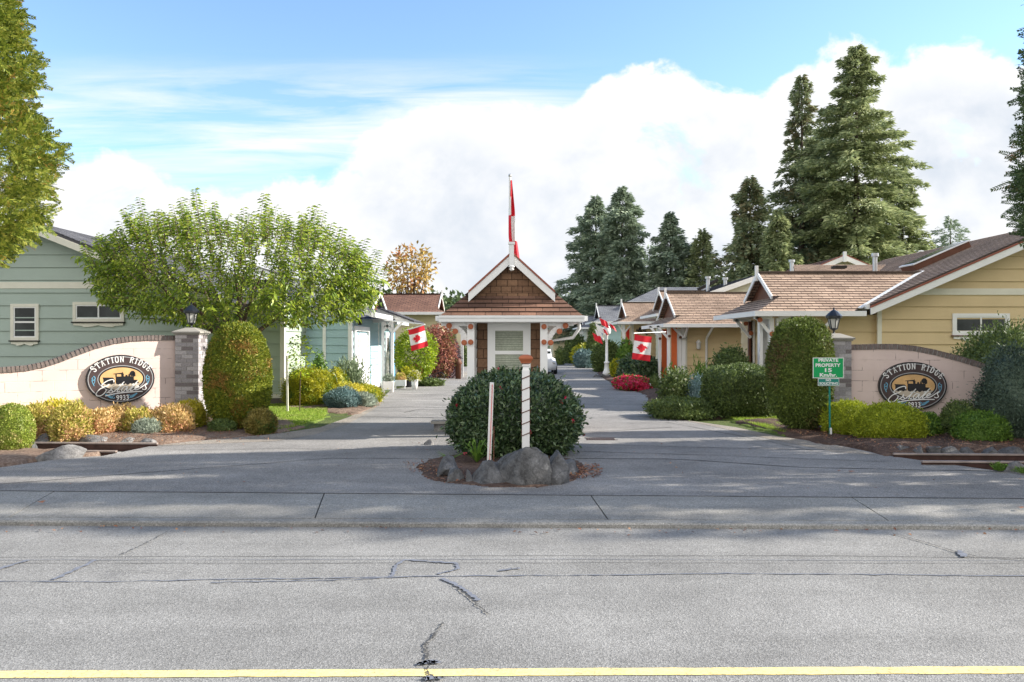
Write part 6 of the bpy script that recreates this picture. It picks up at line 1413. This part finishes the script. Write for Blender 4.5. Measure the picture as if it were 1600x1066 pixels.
# ---- left beds
S = shrub
S('dome_hedge', 'tall yellow-green clipped dome with a bronze tint, left of the lane', 'hedge', 324, 421, 507, 676, L['yew'], dens=4600, ln=.055, wd=.022, seed=51, p=2.25, amp=.028, fr=3.5, shell=.06, core=.945, czf=.50, up=.3, taper=.05)
S('bronze_shrub', 'low bronze shrub hugging the right foot of the left dome hedge', 'bush', 384, 431, 640, 680, L['yew_skirt'], dens=4600, ln=.045, wd=.02, seed=52, amp=.12)
S('green_skirt', 'low dark green growth at the left foot of the left dome hedge', 'bush', 327, 366, 657, 679, L['hedge'], dens=4200, ln=.045, wd=.02, seed=53, amp=.1)
grp = 'gold and orange shrubs under the left sign'
for i, (a, b, tp, bs, m, lab) in enumerate([
    (84, 142, 632, 690, 'orange_green', 'front gold-green shrub next to the yellow handcar'), (132, 183, 642, 681, 'orange', 'orange shrub in front of the wall, second from the left rock'), (150, 216, 636, 674, 'orange', 'tall orange shrub directly under the left oval sign'),
    (195, 252, 640, 676, 'orange_green', 'gold shrub left of the silvery plant'), (240, 300, 634, 678, 'orange', 'peach-orange shrub right of the silvery plant'), (34, 90, 632, 674, 'orange_green', 'orange-gold shrub behind the yellow handcar'),
    (60, 118, 629, 664, 'yellow', 'bright yellow shrub against the left end of the wall'), (272, 323, 629, 668, 'yellow', 'lemon yellow shrub at the foot of the left pillar'), (-30, 34, 636, 672, 'orange_green', 'gold shrub cut by the left edge behind the red lamp')]):
    S('golden_shrub', lab, 'shrub', a, b, tp, bs, L[m], dens=2300, ln=.06, wd=.026, seed=60+i, amp=.17, fr=3.6, group=grp, shell=.3, up=.7, loose=.55, core=.8, d=[14.9,15.4,15.9,15.8,15.9,15.3,15.55,16.7,15.1][i], ry=.42)
S('silvery_plant', 'small grey-green plant in front of the orange shrubs', 'plant', 208, 250, 657, 685, L['silver'], dens=3800, ln=.06, wd=.014, seed=71, amp=.12, up=.8)
S('box_ball', 'clipped round bush at the bottom left edge', 'bush', -14, 50, 632, 710, L['boxwood'], dens=5200, ln=.032, wd=.018, seed=72, amp=.035, shell=.07, core=.94)
rock('long flat grey boulder by the rusty rails on the left', 68, 124, 700, 719, 41, 'rock_light', ry=.35, cuts=8)
rock('small rock next to the clipped round bush', 34, 54, 693, 706, 42, ry=.2)
rock('rock at the foot of the gold-green shrub', 118, 172, 683, 693, 43, 'rock_light', ry=.25)
rock('low rock left of the silvery plant', 192, 214, 686, 693, 44, 'rock_light', ry=.15)
rock('flat rock right of the silvery plant', 216, 246, 687, 695, 45, 'rock_light', ry=.15)
rock('rock at the left of the upper rail', 56, 84, 680, 690, 46, ry=.2)
S('yellow_bush', 'round yellow-green bush beside the staked sapling', 'bush', 446, 522, 578, 637, L['gold'], dens=3200, ln=.055, wd=.028, seed=73, amp=.12, fr=4., shell=.16)
S('gold_groundcover', 'low golden mound along the left drive edge', 'plant', 520, 594, 600, 632, L['gold'], dens=1700, ln=.06, wd=.024, seed=74, amp=.12, up=.6)
S('yellow_groundcover', 'bright yellow mound between the blue juniper and the drive', 'plant', 524, 575, 602, 628, L['yellow'], dens=2600, ln=.05, wd=.022, seed=75, amp=.12, d=22.6)
S('blue_juniper', 'low blue-green juniper in the left bed', 'bush', 512, 562, 609, 640, L['bluegreen'], dens=2600, ln=.06, wd=.018, seed=76, amp=.26, up=.5)
S('silver_groundcover', 'pale silvery plants at the corner of the left bed', 'plant', 552, 586, 614, 638, L['silver'], dens=2200, ln=.055, wd=.02, seed=77, amp=.24)
def spiky(name, lab, cat, px0, px1, ptop, pbase, m, n, d, seed, wd=.012, spread=.7, leafy=False):
    rng = np.random.default_rng(seed); cx_ = X((px0+px1)/2, d); rx = (px1-px0)/2*d/F; h = Z(ptop, d)
    b = np.c_[rng.normal(size=n)*rx*.3, rng.normal(size=n)*rx*.3, np.zeros(n)+.02]; az = rng.uniform(0, 2*PI, n); sp = rng.uniform(0, 1, n)*rx*spread; L_ = h*rng.uniform(.6, 1.05, n)*np.sqrt(np.clip(1-(sp/rx*.8)**2, .2, 1)); k = 12
    V, Fc = [], []; tip = b+np.c_[np.cos(az)*sp, np.sin(az)*sp, L_]; P_ = []; Dd = []
    for i in range(k):
        t = (i+.5)/k; p = b+(tip-b)*t; P_.append(p); Dd.append((tip-b)/np.linalg.norm(tip-b, axis=1, keepdims=True)*1.2+rng.normal(size=(n, 3))*.55)
    P_ = np.concatenate(P_); Dd = np.concatenate(Dd); v, f = leaves(P_, Dd, rng.normal(size=P_.shape), h/k*1.5, wd)
    v2, f2 = leaves(b, tip-b, rng.normal(size=b.shape), np.linalg.norm(tip-b, axis=1), .012); V, Fc, MI = merge([(v, f, 0), (v2, f2, 0)])
    o = link(name, np_mesh(name, V, Fc, m)); o.location = (cx_, d, 0); return tag(o, lab, cat)
spiky('rosemary_bush', 'tall wispy rosemary in front of the blue wall', 'bush', 515, 575, 560, 618, L['rosemary'], 230, 23.8, 81, .035, .8)
S('leafy_shrub', 'fresh green shrub behind the yellow bush', 'bush', 488, 512, 553, 620, L['green'], dens=600, ln=.09, wd=.045, d=24.2, seed=82, amp=.16, shell=.5)
S('pale_shrub', 'pale green shrub between the yellow bush and the rosemary', 'bush', 508, 545, 576, 628, L['gold'], dens=800, ln=.07, wd=.03, d=23.2, seed=83, amp=.16)
# staked sapling
d = 20.5; t = empty('sapling', (X(468, d), d, 0), 'young leafy sapling beside the white stake', 'tree'); rng = np.random.default_rng(9)
mb = MB(); mb.tube([(0, 0, 0), (.02, 0, .9), (.05, 0, 1.9)], [.012, .009, .004], 6); mb.build('trunk', W['bark'], t, True)
n_ = 420; z = rng.uniform(.9, 2.0, n_); r_ = .36*np.sin(np.clip((z-.8)/1.3, 0, 1)*PI)**.6*rng.uniform(.2, 1, n_); a = rng.uniform(0, 2*PI, n_); pos = np.c_[np.cos(a)*r_+.03, np.sin(a)*r_, z]
v, f = leaves(pos, np.c_[np.cos(a), np.sin(a), rng.normal(size=n_)*.5-.2], np.c_[rng.normal(size=(n_, 2))*.6, np.ones(n_)], .075, .05); link('crown', np_mesh('crown', v, f, L['laurel']), t, True)
mb = MB(); mb.bar((X(451, d), d-.1, 0), (X(450, d), d-.1, Z(556, d)), .045, .045); tag(mb.build('tree_stake', W['cream']), 'pale upright stake left of the sapling', 'stake')
# planters and pots
def planter(lab, px0, px1, py0, py1, d, m):
    x0, x1 = X(px0, d), X(px1, d); z1_ = Z(py0, d); w = x1-x0; t = empty('planter_box', ((x0+x1)/2, d, 0), lab, 'planter', 'white planter boxes by the blue house')
    mb = MB(); mb.box(x0, x1, d, d+w*.8, .1, z1_)
    for a in range(4): mb.box(x0-.012, x1+.012, d-.012, d-.001, .12+a*(z1_-.12)/4, .12+(a+.86)*(z1_-.12)/4)
    mb.build('box', W['white'], t)
    for a in (x0, x1-.05):
        mb = MB(); mb.box(a, a+.05, d+.02, d+.07, 0, .0995); mb.build('leg', W['white'], t)
    o = link('plant', shrub_mesh('plant', (w*.5, w*.4, .18), 700, .07, .03, m, int(px0), 2., .15, core=.8, cz=.05)); o.location = ((x0+x1)/2, d+w*.4, z1_-.0); tag(o, 'plant growing in the '+lab, 'plant')
planter('taller white planter box at the corner of the blue house', 599, 614, 596, 609, 28.6, L['silver'])
planter('wider white planter box next to the lane', 617, 633, 594, 603, 31.0, L['orange_green'])
def pot(lab, px, py0, d, r, m, lm, fl=None):
    z1_ = Z(py0, d); t = empty('flower_pot', (X(px, d), d, 0), lab, 'pot', 'flower pots under the round tree')
    mb = MB(); mb.lathe((X(px, d), d, 0), [(r*.7, 0), (r*.95, z1_*.6), (r, z1_), (r*1.1, z1_+.02), (r*.8, z1_+.02)], 12); mb.build('pot', W[m], t)
    o = link('plant', shrub_mesh('plant', (r*1.5, r*1.5, r*1.6), 380, .08, .04, L[lm], int(px), 2., .2, core=.6, cz=r, extra=(70, .05, .04) if fl else None, mats=[L[lm], L[fl]] if fl else None)); o.location = (X(px, d), d, z1_); tag(o, 'plant in the '+lab, 'plant')
pot('black pot at the left under the round tree', 638, 590, 32, .17, 'black', 'gold'); pot('white pot beside the dark pots', 648, 594, 30.6, .13, 'white', 'gold', 'whitefl'); pot('pot with pink flowers under the round tree', 650, 585, 33, .15, 'white', 'maple', 'pinkfl')
pot('tall dark pot right of the pink flowers', 662, 588, 33.5, .13, 'black', 'green', 'pinkfl')
S('groundcover', 'low dark green mat beside the pots', 'plant', 654, 692, 593, 603, L['hedge'], dens=700, ln=.09, wd=.04, seed=84, amp=.2, d=33)
patch('pale_gravel', [G(672,596), G(700,593), G(700,588), G(680,586), G(660,590)], W['rock_light'], .12, .08, seed=15)
# little ornamental bicycle
d = 35.2; t = empty('garden_bicycle', (X(676, d), d, 0), 'small dark ornamental bicycle on the pale gravel by the lane', 'ornament'); x_ = X(676, d)
for sx_ in (-.33, .33):
    mb = MB(); mb.tube([(x_+sx_+.2*math.cos(a), d, .27+.2*math.sin(a)) for a in [2*PI*i/20 for i in range(21)]], .016, 5)
    for i in range(4): mb.bar((x_+sx_+.2*math.cos(i*PI/4), d, .27+.2*math.sin(i*PI/4)), (x_+sx_-.2*math.cos(i*PI/4), d, .27-.2*math.sin(i*PI/4)), .006, .006)
    mb.build('wheel', W['black'], t)
mb = MB()
for a, b in (((-.33,.27),(-.1,.55)), ((-.1,.55),(.25,.55)), ((-.1,.55),(.0,.27)), ((.0,.27),(.25,.55)), ((.25,.6),(.33,.27)), ((-.33,.27),(0,.27))): mb.bar((x_+a[0], d, a[1]), (x_+b[0], d, b[1]), .02, .02)
mb.bar((x_+.18, d, .68), (x_+.32, d, .66), .02, .02); mb.build('frame', W['black'], t)
mb = MB(); mb.box(x_-.17, x_-.03, d-.03, d+.03, .60, .63); mb.build('saddle', W['black'], t)
# yellow handcar and red lamp at the left edge
d = 15.4; t = empty('garden_cart', (X(45, d), d, 0), 'yellow garden rail cart half hidden by the clipped round bush', 'cart')
mb = MB(); mb.box(X(8, d), X(67, d), d, d+.35, Z(652.5, d), Z(647.5, d)); mb.build('deck', W['yellow_paint'], t)
mb = MB(); pts = [(X(30, d), d-.03, Z(657, d)), (X(60, d), d-.03, Z(656, d)), (X(71, d), d-.03, Z(658, d)), (X(75, d), d-.03, Z(663, d))]; mb.tube(pts, .035, 8); mb.build('handle', W['yellow_paint'], t)
mb = MB(); c = (X(40, d), d-.05, .16)
mb.tube([(c[0]+.165*math.cos(a), c[1], c[2]+.165*math.sin(a)) for a in [2*PI*i/24 for i in range(25)]], .022, 6)
for i in range(4): mb.bar((c[0]+.16*math.cos(i*PI/4), c[1], c[2]+.16*math.sin(i*PI/4)), (c[0]-.16*math.cos(i*PI/4), c[1], c[2]-.16*math.sin(i*PI/4)), .012, .02)
mb.build('wheel', W['steel'], t)
d = 15.9; t = empty('signal_lamp', (X(8, d), d, 0), 'red signal lamp with a wire bail above the clipped bush', 'lamp')
mb = MB(); mb.lathe((X(8, d), d, Z(632, d)), [(.10, 0), (.115, .05), (.105, .11), (.085, .125)], 14); mb.build('body', W['red_paint'], t)
mb = MB(); mb.lathe((X(8, d), d, Z(632, d)+.126), [(.09, 0), (.11, .012), (.05, .05), (.03, .07)], 14); mb.tube([(X(8, d)-.12, d, Z(628, d)), (X(8, d)-.13, d, Z(622, d)), (X(8, d), d, Z(613, d)), (X(8, d)+.13, d, Z(622, d)), (X(8, d)+.12, d, Z(628, d))], .008, 5); mb.build('bail', W['black'], t)
mb = MB(); mb.tube([(X(8, d), d, 0), (X(8, d), d, Z(632, d))], .025, 8); mb.build('post', W['black'], t)
# ---- right beds
S('dome_hedge', 'tall dark clipped dome beside the green notice, right of the lane', 'hedge', 1203, 1296, 499, 681, L['yew_dark'], dens=4400, ln=.06, wd=.024, seed=54, p=2.5, amp=.05, fr=3.2, shell=.08, core=.93, czf=.53, taper=-.05)
S('long_hedge', 'wide clipped hedge between the right dome and the rose bed', 'hedge', 1104, 1208, 572, 655, L['hedge'], dens=1900, ln=.07, wd=.03, seed=55, p=4., amp=.08, fr=4, ry=.8, shell=.085, core=.93)
S('shrub_behind_hedge', 'loose green shrub rising over the left end of the long hedge', 'bush', 1112, 1172, 541, 640, L['hedge'], dens=800, ln=.10, wd=.045, d=23.2, seed=56, amp=.15, shell=.3)
S('lime_bush', 'smaller lime-green bush just behind the notice post', 'bush', 1285, 1366, 627, 675, L['lime'], dens=4600, ln=.045, wd=.018, seed=57, amp=.13, ry=.33, d=15.6, shell=.12)
S('lime_bush', 'larger lime-green mound in front of the right oval sign', 'bush', 1340, 1441, 635, 696, L['lime'], dens=4600, ln=.045, wd=.018, seed=58, amp=.09, fr=4, ry=.5, d=14.75, shell=.10)
S('dark_shrub', 'small dark green shrub behind the larger lime mound', 'bush', 1425, 1468, 645, 684, L['green'], dens=1900, ln=.06, wd=.03, seed=59, amp=.12, d=15.15, ry=.28)
S('green_bush', 'fresh green bush against the pink wall, right of the sign', 'bush', 1470, 1528, 632, 683, L['hedge'], dens=2600, ln=.05, wd=.022, seed=91, amp=.14, d=14.95, ry=.4)
S('green_bush', 'lower green bush at the foot of the dusky blue bush', 'bush', 1495, 1566, 645, 700, L['green'], dens=2600, ln=.05, wd=.022, seed=92, amp=.15, d=14.3, ry=.5)
S('blue_bush', 'big dusky blue-green bush at the right edge', 'bush', 1538, 1690, 548, 706, L['bluedark'], dens=2600, ln=.055, wd=.022, seed=93, amp=.15, fr=4, shell=.2, ry=.8, d=14.6)
S('juniper', 'spreading juniper above the right end of the pink wall', 'bush', 1494, 1660, 512, 640, L['hedge'], dens=1500, ln=.09, wd=.03, seed=94, amp=.2, fr=4, d=17.6, shell=.4, up=.6)
for i, (a, b, tp, bs) in enumerate([(1396,1424,699,709), (1420,1446,698,709), (1446,1470,699,708), (1468,1496,700,709), (1496,1525,701,710), (1528,1560,702,710), (1562,1600,701,711)]):
    rock(['flat dark rock at the left end of the edging above the right rail', 'second rock of the edging above the right rail', 'third rock of the edging above the right rail', 'middle rock of the edging above the right rail', 'fifth rock of the edging above the right rail', 'sixth rock of the edging above the right rail', 'last rock of the edging above the right rail'][i], a, b, tp, bs, 50+i, group='edging rocks above the right rails', ry=.18, name='edging_rock')
rock('pale rock at the lower right edge by the rail end', 1572, 1612, 724, 738, 60, 'rock_light', ry=.25)
spiky('grass_tuft', 'green tuft growing against the lower right rail', 'plant', 1550, 1572, 724, 738, L['green'], 60, 11.3, 85, .02, 1.)
spiky('grass_tuft', 'small tuft at the bottom of the right edge beside the pale rock', 'plant', 1586, 1612, 732, 744, L['green'], 60, 11.1, 86, .02, 1.)
# rose bed
S('low_planting', 'trailing grey-green plants at the front of the rose bed', 'plant', 1016, 1110, 622, 656, L['hedge'], dens=1300, ln=.07, wd=.03, seed=95, amp=.2, ry=.8, up=.6)
S('rose_bush', 'loose rose bush with pale blooms in the right bed', 'bush', 1030, 1082, 575, 648, L['hedge'], dens=1000, ln=.075, wd=.04, seed=96, amp=.22, d=21.6, shell=.6, core=.6, extra=(26, .06, .05), mats=[L['hedge'], L['whitefl']])
S('rose_bush', 'grey-green bush left of the long hedge', 'bush', 1068, 1116, 588, 648, L['bluegreen'], dens=1100, ln=.08, wd=.025, seed=97, amp=.2, d=21.4, up=.8, shell=.5, core=.7)
spiky('tall_stems', 'tall green stems with yellow flowers by the orange doors', 'plant', 1036, 1064, 572, 640, L['green'], 60, 22.5, 98, .05, .8)
spiky('tall_stems', 'tall thin stems against the tan wall', 'plant', 1078, 1112, 560, 640, L['green'], 50, 22.8, 99, .045, .8)
d = 19.6; t = empty('garden_marker', (X(1046, d), d, 0), 'small pink flower-shaped marker on a white stick at the bed edge', 'marker'); mb = MB(); mb.tube([(X(1046.5, d), d, 0), (X(1046, d), d, Z(632, d))], .014, 6); mb.build('stick', W['white'], t); mb = MB(); mb.tube([(X(1046, d), d-.03, Z(631, d)), (X(1046, d), d+.0, Z(631, d))], .06, 10); mb.build('flower_head', W['terracotta'], t)
S('round_box', 'small dark clipped ball beside the orange doors', 'bush', 1015, 1031, 585, 611, L['hedge'], dens=1200, ln=.06, wd=.03, seed=101, amp=.04)
o = S('red_flowers', 'bed of crimson flowers along the kerb behind the right flag', 'flowers', 964, 1014, 589, 611, L['redfl'], dens=1100, ln=.09, wd=.07, seed=102, amp=.2, ry=1.4, core=.8, extra=(300, .1, .05), mats=[L['redfl'], L['green']])
S('dark_bush', 'dark rounded bush behind the crimson flowers', 'bush', 966, 1034, 556, 600, L['rhodo'], dens=450, ln=.14, wd=.06, seed=103, amp=.14, d=34)
S('hedge_ball', 'green rounded hedge by the white lamp post', 'bush', 925, 970, 535, 577, L['hedge'], dens=420, ln=.16, wd=.07, seed=104, amp=.1, d=48)
S('leafy_tree_bush', 'light green shrub with a pale stem behind the right flag', 'bush', 966, 992, 536, 580, L['green'], dens=420, ln=.15, wd=.07, seed=105, amp=.18, d=41)
S('yellow_shrub', 'yellow-green shrub at the foot of the lamp post', 'bush', 955, 972, 562, 584, L['gold'], dens=600, ln=.12, wd=.06, seed=106, amp=.15, d=40)
S('cone_tree', 'tall narrow dark conifer before the blue house', 'tree', 917, 936, 508, 560, L['hedge'], dens=300, ln=.16, wd=.07, seed=107, amp=.08, d=57, p=2.2, taper=.45)
S('bush', 'light green bush in front of the farthest houses', 'bush', 882, 915, 525, 566, L['hedge'], dens=260, ln=.2, wd=.09, seed=108, amp=.14, d=66)
S('bush', 'olive bush left of the blue-green mound up the lane', 'bush', 896, 928, 538, 566, L['gold'], dens=200, ln=.2, wd=.08, seed=109, amp=.14, d=60); bpy.data.objects[-1:]
S('bush', 'low blue-green mound by the far lane', 'bush', 898, 930, 548, 566, L['bluegreen'], dens=260, ln=.18, wd=.07, seed=110, amp=.15, d=55)
S('bush', 'round bush between kiosk post and lane end', 'bush', 868, 882, 545, 566, L['hedge'], dens=240, ln=.18, wd=.07, seed=111, amp=.1, d=62)
S('bush', 'greenery seen left of the kiosk post', 'bush', 718, 734, 535, 572, L['hedge'], dens=200, ln=.2, wd=.08, seed=112, amp=.14, d=58)
mb = MB(); d = 29.6; mb.box(X(1009, d), X(1017, d), d, d+.02, .12, .28); mb.box(X(1013, d)-.02, X(1013, d)+.02, d+.02, d+.05, 0, .2); tag(mb.build('bed_sign', W['white']), 'little white placard in the crimson flower bed', 'sign')
# lamp post with rosette
d = 41.; t = empty('lamp_post', (X(948, d), d, 0), 'white lamp post with a globe beside the far lane', 'lamp post'); x_ = X(948, d)
mb = MB(); mb.lathe((x_, d, .1), [(.22, 0), (.2, .15), (.13, .3), (.11, .6), (.14, .62), (.14, .68), (.075, .72), (.065, 2.0), (.1, 2.05)], 12); mb.build('post', W['white'], t)
mb = MB(); mb.box(x_-.3, x_+.3, d-.3, d+.3, -.02, .1); mb.build('plinth', W['rock_light'], t)
mb = MB(); mb.lathe((x_, d, 2.15), [(.10, 0), (.2, .1), (.22, .25), (.16, .42), (.05, .52)], 12); mb.build('globe', W['white'], t)
t2 = empty('flag', (x_-.2, d-.3, 2.4), 'little bunched flag tied to the white lamp post', 'flag', 'red and white maple leaf flags')
for (a, b, m_, s_) in ((-.15, 2.75, 'flag_red', .28), (-.35, 2.45, 'flag_white', .28), (-.5, 1.98, 'flag_red', .3), (-.15, 2.35, 'flag_red', .2), (.28, 2.55, 'flag_red', .2), (-.42, 2.2, 'flag_white', .25)):
    fn = lambda u, v, a=a, b=b, s_=s_: (x_+a+(u-.5)*s_*1.4+(v-.5)*.12, d-.3+.05*math.sin(u*8+b*5), b+(.5-v)*s_*1.3+(u-.5)*-.2)
    cloth(fn, 0, 1, 0, 1, 5, 5).build('cloth', W[m_], t2)
for i, (px, w) in enumerate([(936, .3), (942, .22), (955, .25), (962, .2), (930, .2)]):
    rock('stone %s the plinth of the white lamp post' % ['well left of', 'just left of', 'just right of', 'farther right of', 'farthest left of'][i], px-4, px+4, 586-i % 2, 590, 70+i, group='stones round the lamp post', name='stone', ry=.2)
# parked car glimpsed behind the kiosk post
d = 44; t = empty('parked_car', (X(846, d), d+1.5, 0), 'silver car mostly hidden behind the kiosk on the lane', 'car'); xc_ = X(846, d); cm = mat('silver_car_paint', (.5,.52,.55), .3, .04, 2, .0, .6)
body = [(-.85,.25),(.85,.25),(.88,.6),(.84,.85),(.66,.95),(.58,1.38),(-.58,1.38),(-.66,.95),(-.84,.85),(-.88,.6)]
mb = MB()
secs = [(0,.55,.55),(.12,.9,.72),(.6,1,.75),(1.0,1,.8),(1.5,1,1),(2.9,1,1),(3.5,.98,.78),(4.1,.95,.7),(4.2,.85,.6)]
rings = [[(xc_+a*k, d+y, .25+(b-.25)*h) for a, b in body] for y, k, h in secs]; vs = [p for r_ in rings for p in r_]; nb_ = len(body)
mb.shared(vs, [(i*nb_+k, i*nb_+(k+1) % nb_, (i+1)*nb_+(k+1) % nb_, (i+1)*nb_+k) for i in range(len(secs)-1) for k in range(nb_)]+[tuple(range(nb_-1, -1, -1)), tuple(range((len(secs)-1)*nb_, len(secs)*nb_))], 0, True); mb.build('body', cm, t)
mb = MB(); mb.box(xc_-.55, xc_+.55, d+.9, d+1.2, .95, 1.28); mb.build('windscreen', W['glass'], t)
for sx_ in (-1, 1):
    for yy in (.8, 3.3): mb = MB(); mb.tube([(xc_+sx_*.9, d+yy, .31), (xc_+sx_*.7, d+yy, .31)], .31, 16); mb.build('wheel', W['black'], t)
    mb = MB(); mb.ball((xc_+sx_*.62, d+.1, .62), .1, 0, 8, 6, (1.4, .4, .8)); mb.build('headlight', W['lampglass'], t)
# terracotta post near far-left entry
d = 39; mb = MB(); mb.lathe((X(716, d), d, 0), [(.14, 0), (.14, .7), (.2, .75), (.1, 1.0)], 8); tag(mb.build('garden_urn', W['brown_trim']), 'brown garden urn beside the purple bush', 'urn')
litter('fallen_leaves', [(-9, 8.12, 0), (9, 7.8, 0), (9, 8.08, 0), (-9, 8.42, 0)], 110, .045, L['debris'], 17, 'small leaves gathered in the gutter along the kerb', 'leaves', RZ+.008, .012)
litter('fallen_leaves', [(-8, 10, 0), (8, 10, 0), (6, 15, 0), (-6, 15, 0)], 60, .04, L['debris'], 18, 'a few leaves scattered over the entrance asphalt', 'leaves', .01, .01)
litter('mulch_chips', [G(1190,672), G(1230,684), G(1300,696), G(1385,712), (9, 13.3, 0), (9, 15.4, 0), (5.6, 15.6, 0)], 1500, .035, L['debris'], 19, 'bark mulch chips on the right bed', 'mulch', .07, .08)
litter('mulch_chips', [(-9.5, 14.6, 0), G(238,694), G(300,689), G(370,683), (-5.6, 16, 0), (-9, 15.2, 0)], 900, .035, L['debris'], 20, 'bark mulch chips on the left bed', 'mulch', .05, .08)
